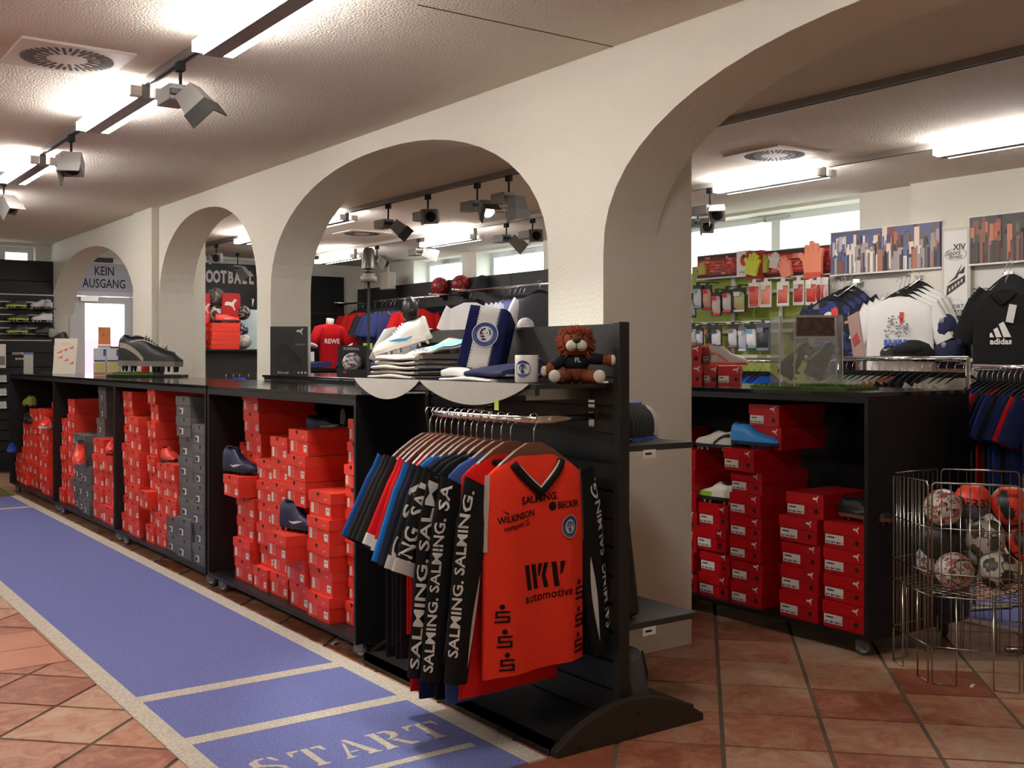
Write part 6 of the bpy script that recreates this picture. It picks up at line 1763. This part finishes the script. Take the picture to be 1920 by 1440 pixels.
for i in range(4):
    tt = bshirt('navy patterned top with white tag, %s on the slanted hook' % ('frontmost', 'second', 'third', 'rearmost')[3 - i], (7.16 - .06 * i, fy2 + .02 + .015 * i, fz2 + .05 - .028 * i), -PI / 2 + .1 + .10 * i, (34, 36, 52), None, None, None, w=.38, ln=.36 if i < 3 else .62, seed=i)
    for c_ in tt.children:
        if c_.name.startswith(('body', 'sleeve')):
            c_.data.materials[0] = PATT
    if i == 3:
        obj('white_tag', MB().use(C((214, 212, 206))).at((.0, -.05, -.30), (PI / 2, 0, 0), (1, 1.5, 1)).lathe([(.058, 0), (.058, .004)], 20), tt)
        obj('red_tag', MB().use(C((222, 60, 52))).box(.02, .07, -.06, -.055, -.25, -.19), tt)
fy3, fz3 = 4.182, 1.87
faceout('chrome slanted hook holding the black shirts at the right edge', fy3, fz3, 7.18)
for i in range(5):
    k = 4 - i
    tt = bshirt('black shirt with white three-bar emblem in front at the right edge' if k == 4 else 'black shirt, %s behind the front one at the right edge' % NTH[3 - k], (7.10 - .05 * k, 4.055 + .02 * (4 - k), fz3 + .08 - .022 * k), -PI / 2 + .05 * k - .05, (26, 25, 24), None, (22, 21, 20), None, w=.44, ln=.62, seed=i, group='black shirts at the right edge')
    if k == 4:
        S_ = Shirt(.44, .62, .034, 5, .014, 4); S_.xo = .012
        B = [[(-.5, -.18), (-.30, -.18), (-.42, .06), (-.5, -.02)], [(-.22, -.18), (.04, -.18), (-.16, .30), (-.34, .18)], [(.12, -.18), (.46, -.18), (.12, .56), (-.10, .44)]]
        for p in B:
            K = MB().use(C((222, 220, 214))); S_.poly(K, [p], -.01, -.41, .14, .0045); obj('emblem_bar', K, tt)
        K = MB().use(C((222, 220, 214))); S_.print_(K, 'adidas', -.01, -.465, .055, bold=.03); obj('emblem_lettering', K, tt)
        obj('swing_tag', MB().use(C((196, 194, 188))).at((.06, -.05, -.27), (0, .2, 0)).box(-.025, .025, -.002, .002, -.07, .05), tt)
# display board shelf with caps, leaflets
sh2 = thing('cap_shelf', 'white wall shelf with caps and leaflets over the round rail', 'shelf', (7.08, 5.12, 1.284))
obj('board', MB().use(WPAN).box(-.16, .19, -.95, .80, -.02, 0), sh2)
zz2 = 1.284
t = thing('baseball_hat', 'black cap with small white emblem on the wall shelf', 'cap', (7.02, 4.975, zz2 + .0)); 
obj('crown', MB().use(C((34, 33, 32), .8)).lathe([(.13, .0), (.13, .05), (.10, .10), (.05, .125), (.001, .13)], 18, cap=False), t); obj('brim', MB().use(C((30, 29, 28), .8)).at((-.1, 0, .012)).prism([(-.02 - .10 * math.sin(PI * k / 10), .12 * math.cos(PI * k / 10)) for k in range(11)], -.006, .004), t); obj('emblem', tick(MB().use(PAPER).at((-.126, 0, .068), R_X), .06), t)
t = thing('baseball_hat', 'plain black furry cap right of the emblem cap on the wall shelf', 'cap', (7.02, 4.822, zz2 + .0)); 
obj('crown', MB().use(C((20, 19, 19), .95)).lathe([(.15, .0), (.16, .04), (.13, .10), (.07, .135), (.001, .14)], 18, cap=False), t); obj('ear_flap', MB().use(C((18, 17, 17), .95)).ball(-.1, 0, .06, .07, .12, .05), t)
t = thing('baseball_hat', 'black cap with white mark hanging beside the white tee shirts', 'cap', (7.14, 5.207, 1.57))
obj('crown', MB().use(C((26, 25, 25), .8)).ball(0, 0, 0, .09, .10, .10), t); obj('brim', MB().use(C((24, 23, 23), .8)).box(-.12, .02, -.13, .0, -.10, -.085), t); obj('mark', MB().use(PAPER).box(-.10, -.09, -.03, .06, -.03, .01), t); obj('tag', MB().use(PAPER).at((-.06, .04, -.15), (0, PI / 2, 0)).lathe([(.035, 0), (.035, .004)], 14), t)
t = thing('white_leaflet', 'white leaflet sheet standing on the wall shelf', 'leaflet', (6.98, 5.151, zz2 + .001), rot=(0, .15, .12))
obj('sheet', MB().use(PAPER).box(-.004, .004, -.085, .085, 0, .22), t); obj('print', MB().use(C((150, 150, 150))).box(-.0055, -.004, -.06, .07, .185, .19), t)
t = thing('shoe_leaflet', 'tall rosy card with a shoe picture leaning by the acrylic case', 'leaflet', (6.3, 4.762, 1.278), rot=(0, .05, -.3))
obj('card', MB().use(C((170, 140, 130))).at((0, 0, 0), (-.30, 0, 0)).box(-.006, .006, -.06, .06, 0, .33), t); obj('shoe_picture', MB().use(C((176, 70, 66))).at((0, 0, 0), (-.30, 0, 0)).prism([(-.04, .12), (.03, .10), (.045, .16), (-.02, .19)], -.009, -.006, 'x'), t)
obj('foot', MB().use(PAPER).box(-.03, .06, -.07, .07, -.006, 0), t)
t = thing('leaflet_rack', 'white upright rack carrying the rosy shoe card', 'rack', (6.33, 4.762, 0))
obj('post', MB().use(STEEL).box(-.012, .012, -.012, .012, .02, 1.278 - .008), t); obj('foot', MB().use(STEEL).lathe([(.14, 0), (.14, .02)], 20), t)
# navy caps and yellow card below the sign
for i, (px, py, c) in enumerate(((4.632, 1.504, (34, 40, 74)), (4.615, 1.331, (30, 34, 62)))):
    t = thing('baseball_hat', 'navy cap hanging below the column sign, %s one' % ('upper', 'lower')[i], 'cap', (7.1, px, py)); obj('crown', MB().use(C(c, .85)).ball(0, 0, 0, .08, .09 + .05 * i, .11), t); obj('brim', MB().use(C(c, .85)).box(-.03, .0, -.15 - .04 * i, .08, -.12, -.09), t); obj('emblem', MB().use(C((150, 150, 160))).at((-.075, -.02, .05), (0, PI / 2, 0)).lathe([(.02, 0), (.02, .004)], 10), t)
    obj('hook', MB().use(STEEL).box(.0, .14, -.004, .004, .09, .10), t)
t = thing('yellow_card', 'bright yellow card below the column sign', 'sign', (7.12, 4.568, 1.422)); obj('card', MB().use(C((214, 214, 90))).box(0, .006, -.06, .065, -.09, .08), t); obj('red_spot', MB().use(C((190, 70, 40))).box(-.001, 0, -.06, -.03, -.06, -.01), t); obj('card_stem', MB().use(C((214, 214, 90))).box(0, .006, -.02, .03, -.14, -.09), t)
t = thing('sign_shelf', 'dark shelf niche below the column sign', 'shelf', (7.2, (sa + sb) / 2, 1.30)); obj('back', MB().use(C((90, 84, 76))).box(.03, .06, -hw2, hw2, -.9, 1.473 - 1.30), t); obj('shelf_board', MB().use(C((60, 57, 52))).box(-.1, .03, -hw2, hw2, -.02, .0), t)
# round rail stand with many garments, seen over the right-hand counter
def garment_rail(label, x0, y0, x1, y1, z, cols, px_group, ln, w=.44, lab='shirt', legs=True, rz=None):
    dx, dy = x1 - x0, y1 - y0; Ln = math.hypot(dx, dy); a = math.atan2(dy, dx)
    t = thing('garment_rail', label, 'rail', ((x0 + x1) / 2, (y0 + y1) / 2, z), a)
    obj('bar', MB().use(CHROME).tube([(-Ln / 2, 0, 0), (Ln / 2, 0, 0)], .014, 8), t)
    if legs:
        for s_ in (-Ln / 2, Ln / 2): obj('leg', MB().use(CHROME).tube([(s_, 0, 0), (s_, 0, -z + .02)], .012, 8), t); 
        for s_ in (-Ln / 2, Ln / 2): obj('foot', MB().use(CHROME).tube([(s_, -.25, -z + .015), (s_, .25, -z + .015)], .012, 8), t)
    n = len(cols)
    for i, c in enumerate(cols):
        u = (i + .5) / n
        bshirt('%s %s, %s from left on %s' % (c[1], lab, (NTH[:12] + ['thirteenth', 'fourteenth', 'fifteenth', 'sixteenth', 'seventeenth', 'eighteenth', 'nineteenth', 'twentieth'])[i], px_group), (x0 + dx * u, y0 + dy * u, z - .002), (a + PI / 2 if rz is None else rz) + random.uniform(-.06, .06), c[0], None, None, None, w=w, ln=ln * c[2], seed=i, sc=.75, group=lab + 's on ' + px_group)
random.seed(12)
SAGE = ((150, 156, 136), 'sage grey'); ROSE = ((176, 112, 100), 'dusty pink'); BK = ((28, 27, 26), 'black'); CRM = ((190, 184, 168), 'cream')
cl1 = [SAGE + (1,)] * 5 + [((172, 176, 160), 'pale sage') + (1,)] * 3 + [ROSE + (1,)] * 2 + [BK + (1,)] * 4 + [CRM + (1,)] * 4
a_ = (5.6, 4.4, 1.253); b_ = (5.1, 3.198, 1.262)
garment_rail('chrome rail with sage, pink, black and cream shirts behind the right counter', a_[0], a_[1], b_[0], b_[1], 1.285, cl1, 'the rail behind the right counter', .62)
NAV = ((30, 40, 84), 'navy'); ROY = ((24, 60, 150), 'royal blue'); RD = ((180, 18, 24), 'red'); CH = ((52, 50, 44), 'charcoal')
cl2 = [ROSE + (.9,)] * 2 + [ROY + (1.1,)] * 2 + [CH + (.95,)] * 2 + [RD + (1.05,)] + [BK + (1.1,), NAV + (1,), ((40, 54, 112), 'blue') + (1,), BK + (1.1,), NAV + (1.15,), NAV + (1.1,), RD + (.5,), NAV + (1.1,)]
a_ = (5.2, 3.227, 1.212); b_ = (4.75, 2.531, 1.22)
garment_rail('chrome rail with pink, blue, red and navy clothes at the right edge', a_[0], a_[1], b_[0], b_[1], 1.245, cl2, 'the rail at the right edge', .72, w=.42)
t = thing('price_tag', 'red square price tag on the chrome rail behind the right counter', 'label', (a_[0], a_[1], 1.2)); bpy.data.objects.remove(t)
# acrylic case with a boot on the right counter, on artificial grass
ZR = 1.1455
t = thing('grass_tray', 'strip of artificial grass under the acrylic case on the right counter', 'mat', (4.24, 3.50, ZR), 0)
gm = MB().use(mat('artificial_grass_dark', (84, 112, 30), .9, bump=.8, bscale=260, var=.3, vscale=120)).box(-.10, .14, -.30, .285, 0, .010); random.seed(8)
for k in range(700):
    x, y = random.uniform(-.10, .14), random.uniform(-.30, .285); a = random.uniform(0, 6.28)
    gm.add([(x + .003 * math.cos(a), y + .003 * math.sin(a), .009), (x - .003 * math.cos(a), y - .003 * math.sin(a), .009), (x + random.uniform(-.006, .006), y + random.uniform(-.006, .006), .024)], [(0, 1, 2)])
o = obj('grass', gm, t); o['kind'] = 'stuff'
t = thing('acrylic_case', 'clear acrylic display case with a brown picture card on the right counter', 'display case', (4.27, 3.52, ZR + .0105), -.615)
ACR = bpy.data.materials.new('clear_acrylic'); ACR.use_nodes = True
_nt = ACR.node_tree; _nt.nodes.clear(); _o = _nt.nodes.new('ShaderNodeOutputMaterial'); _t = _nt.nodes.new('ShaderNodeBsdfTransparent'); _g = _nt.nodes.new('ShaderNodeBsdfGlossy'); _d = _nt.nodes.new('ShaderNodeBsdfDiffuse'); _m = _nt.nodes.new('ShaderNodeMixShader'); _m2 = _nt.nodes.new('ShaderNodeMixShader')
_g.inputs['Roughness'].default_value = .08; _m.inputs[0].default_value = .12; _m2.inputs[0].default_value = .035; _t.inputs[0].default_value = (.90, .92, .90, 1)
_nt.links.new(_t.outputs[0], _m.inputs[1]); _nt.links.new(_g.outputs[0], _m.inputs[2]); _nt.links.new(_m.outputs[0], _m2.inputs[1]); _nt.links.new(_d.outputs[0], _m2.inputs[2]); _nt.links.new(_m2.outputs[0], _o.inputs[0])
obj('case_wall', MB().use(ACR).box(-.17, .13, -.10, -.097, 0, .335), t); obj('case_wall', MB().use(ACR).box(-.17, .13, .097, .10, 0, .335), t)
obj('case_wall', MB().use(ACR).box(-.17, -.167, -.097, .097, 0, .335), t); obj('case_wall', MB().use(ACR).box(.127, .13, -.097, .097, 0, .335), t); obj('case_lid', MB().use(ACR).box(-.17, .13, -.10, .10, .3355, .3385), t)
EDG = C((190, 186, 172), .3)
for x, y in ((-.17, -.10), (.13, -.10), (-.10, -.10), (.10, -.10)): obj('case_edge', MB().use(EDG).box(x - .0025, x + .0025, y - .003, y, 0, .338), t)
for z in (.336, .235): obj('case_edge', MB().use(EDG).box(-.10, .10, -.104, -.10, z - .005, z + .005), t)
obj('picture_card', MB().use(mat('brown_turf_picture', (96, 76, 62), .6, var=.5, vscale=45)).box(-.088, .088, -.103, -.1005, .243, .328), t)
obj('picture_border', MB().use(C((140, 104, 92))).box(-.092, .092, -.1006, -.1, .239, .332), t)
shoe('dark worn football boot standing on its toe inside the acrylic case', (4.20, 3.55, ZR + .03), 0, (54, 52, 46), (70, 66, 58), (180, 176, 160), L=.2, rot=(0, -1.1, -.9), lace=(170, 166, 150))
shoe('second dark boot with red studs inside the acrylic case', (4.31, 3.47, ZR + .03), 0, (46, 45, 44), (60, 58, 56), None, L=.2, rot=(0, -1.2, -.7), lace=(190, 186, 170), stud_c=(190, 24, 30))

# ================================================================= wire basket of footballs
bx, by, R_ = 4.19, 2.585, .335
t = thing('wire_basket', 'six-sided chrome wire basket full of small footballs', 'basket', (bx, by, 0))
WIRE = mat('chrome_wire', (176, 172, 160), .22, metal=1.0)
V = [(R_ * math.cos(PI / 3 * k), R_ * math.sin(PI / 3 * k)) for k in range(6)]
for k in range(6):
    (x0, y0), (x1, y1) = V[k], V[(k + 1) % 6]
    P = lambda u, z: (x0 + (x1 - x0) * u, y0 + (y1 - y0) * u, z)
    fr = MB().use(WIRE)
    c = .012
    fr.tube([P(.03, 0.15), P(.03, .775), P(.034, .79), P(.06, .80), P(.94, .80), P(.966, .79), P(.97, .775), P(.97, .15)], .0042, 6)
    fo = obj('side_frame', fr, t)
    ft = MB().use(WIRE)
    for a, b in ((.03, .30), (.70, .97)):
        obj('foot_loop', MB().use(WIRE).tube([P(a, .36), P(a, .006), P(a + .004, .004), P(b - .004, .004), P(b, .006), P(b, .36)], .0035, 6), t)
    wr = MB().use(WIRE)
    for i in range(1, 9):
        u = .03 + .94 * i / 9; wr.tube([P(u, .145), P(u, .80)], .0022, 5)
    o = obj('side_wire', wr, t); o['kind'] = 'stuff'
    for z in (.62, .44, .35, .15):
        obj('cross_wire', MB().use(WIRE).tube([P(0, z), P(1, z)], .003, 5), t)
fl_ = MB().use(WIRE)
for i in range(-7, 8):
    w = .043 * i; h = R_ * .866
    if abs(w) < h:
        ext = R_ - abs(w) / math.sqrt(3)
        fl_.tube([(-ext, w, .355), (ext, w, .355)], .0022, 5)
for i in range(-7, 8):
    w = .043 * i
    hh_ = min(R_ * .866, (R_ - abs(w)) * math.sqrt(3))
    fl_.tube([(w, -hh_, .36), (w, hh_, .36)], .0022, 5)
o = obj('wire_floor', fl_, t); o['kind'] = 'stuff'
DKB = (34, 33, 31)
OR = (232, 56, 40)
def tw(px): return px
cam_az = math.atan2(-2.585, -4.19)
FRT = -PI / 2 - .615 
bl = [
 ('white football with red patches at the upper left of the basket', (3.972, 2.60, .690), .074, (206, 198, 184), [(190, 90, 84), (70, 60, 54)], 'maze', None),
 ('orange and grey football at the top centre of the basket', (4.10, 2.55, .712), .072, (104, 106, 120), [(236, 70, 52)], 'half', [('DERBY', -2.5, .1, .05)]),
 ('orange-red swirl football at the top right of the basket', (4.19, 2.44, .700), .080, OR, [(170, 160, 146), (36, 33, 32)], 'swirl', [('DERBY', -2.45, .75, .022)]),
 ('big black football on the left of the basket', (4.04, 2.66, .546), .088, (38, 37, 34), [(50, 48, 45)], 'hex', None),
 ('white football with SELECT lettering in the middle of the basket', (4.14, 2.52, .562), .080, (206, 198, 184), [(92, 84, 70)], 'hex', [('SELECT', -2.5, .42, .032)]),
 ('white and red football low on the left of the basket', (3.995, 2.565, .437), .074, (200, 190, 176), [(176, 96, 80), (90, 70, 60)], 'maze', None),
 ('white football with black lettering low in the middle of the basket', (4.125, 2.455, .440), .078, (206, 198, 184), [(76, 70, 60)], 'hex', [('SELECT', -2.5, -.45, .034)]),
 ('orange-red swirl football right of the SELECT ball', (4.235, 2.40, .545), .076, (236, 60, 44), [(180, 170, 156), (40, 36, 34)], 'swirl', None),
 ('orange-red swirl football at the right rim of the basket', (4.29, 2.47, .668), .074, (228, 50, 38), [(196, 120, 110), (60, 30, 28)], 'swirl', [('DERBY', -2.5, .2, .02)]),
 ('plain white football low at the right of the basket', (4.265, 2.36, .436), .066, (206, 200, 188), [(190, 184, 172)], 'hex', None),
 ('dark grey and white football at the back of the basket', (4.22, 2.63, .690), .074, (58, 60, 62), [(176, 172, 160), (40, 40, 42)], 'maze', None),
 ('pale football at the back left of the basket', (4.12, 2.74, .440), .074, (180, 176, 168), [(120, 60, 54), (60, 56, 52)], 'maze', None),
 ('grey football at the back right of the basket', (4.32, 2.62, .45), .076, (170, 166, 158), [(80, 76, 70)], 'hex', None),
 ('red and white football at the far right of the basket', (4.40, 2.52, .60), .074, (222, 70, 56), [(200, 190, 180), (50, 40, 38)], 'swirl', None)]
for lb, loc, r, base, pt, kd, tx in bl:
    r0 = (random.uniform(-.2, .2), random.uniform(-.2, .2), random.uniform(-.2, .2)) if tx is None else (.15, -.1, 0)
    ball(lb, loc, r, base, pt, kd, r0, tx, group='small footballs in the wire basket')
for i, (cx, cy, cz, rr) in enumerate(((3.96, 2.50, .44, .055), (4.12, 2.375, .465, .06), (4.08, 2.375, .41, .045))):
    p = [(rr * math.cos(2 * PI * k / 22) * .8, rr * math.cos(2 * PI * k / 22) * -.5 + .008 * math.sin(4 * k), rr * math.sin(2 * PI * k / 22)) for k in range(22)]
    o = obj('elastic_cord', MB().use(INK).tube(p, .0024, 5, closed=True), loc=(cx, cy, cz)); tag(o, 'thin black elastic cord looped over the balls, %s loop' % ('left', 'upper right', 'lower right')[i], 'cord')
o = obj('paper_scrap', MB().use(PAPER).at((3.97, 2.47, 0), (0, 0, .3)).box(-.018, .018, -.006, .006, .0005, .004)); tag(o, 'tiny white paper scrap on the tiles under the basket', 'paper')
o = obj('paper_scrap', MB().use(PAPER).at((2.20, 4.50, 0), (0, 0, .6)).box(-.02, .02, -.008, .008, .0005, .006)); tag(o, 'small white paper scrap on the floor below the nearest cabinet', 'paper')
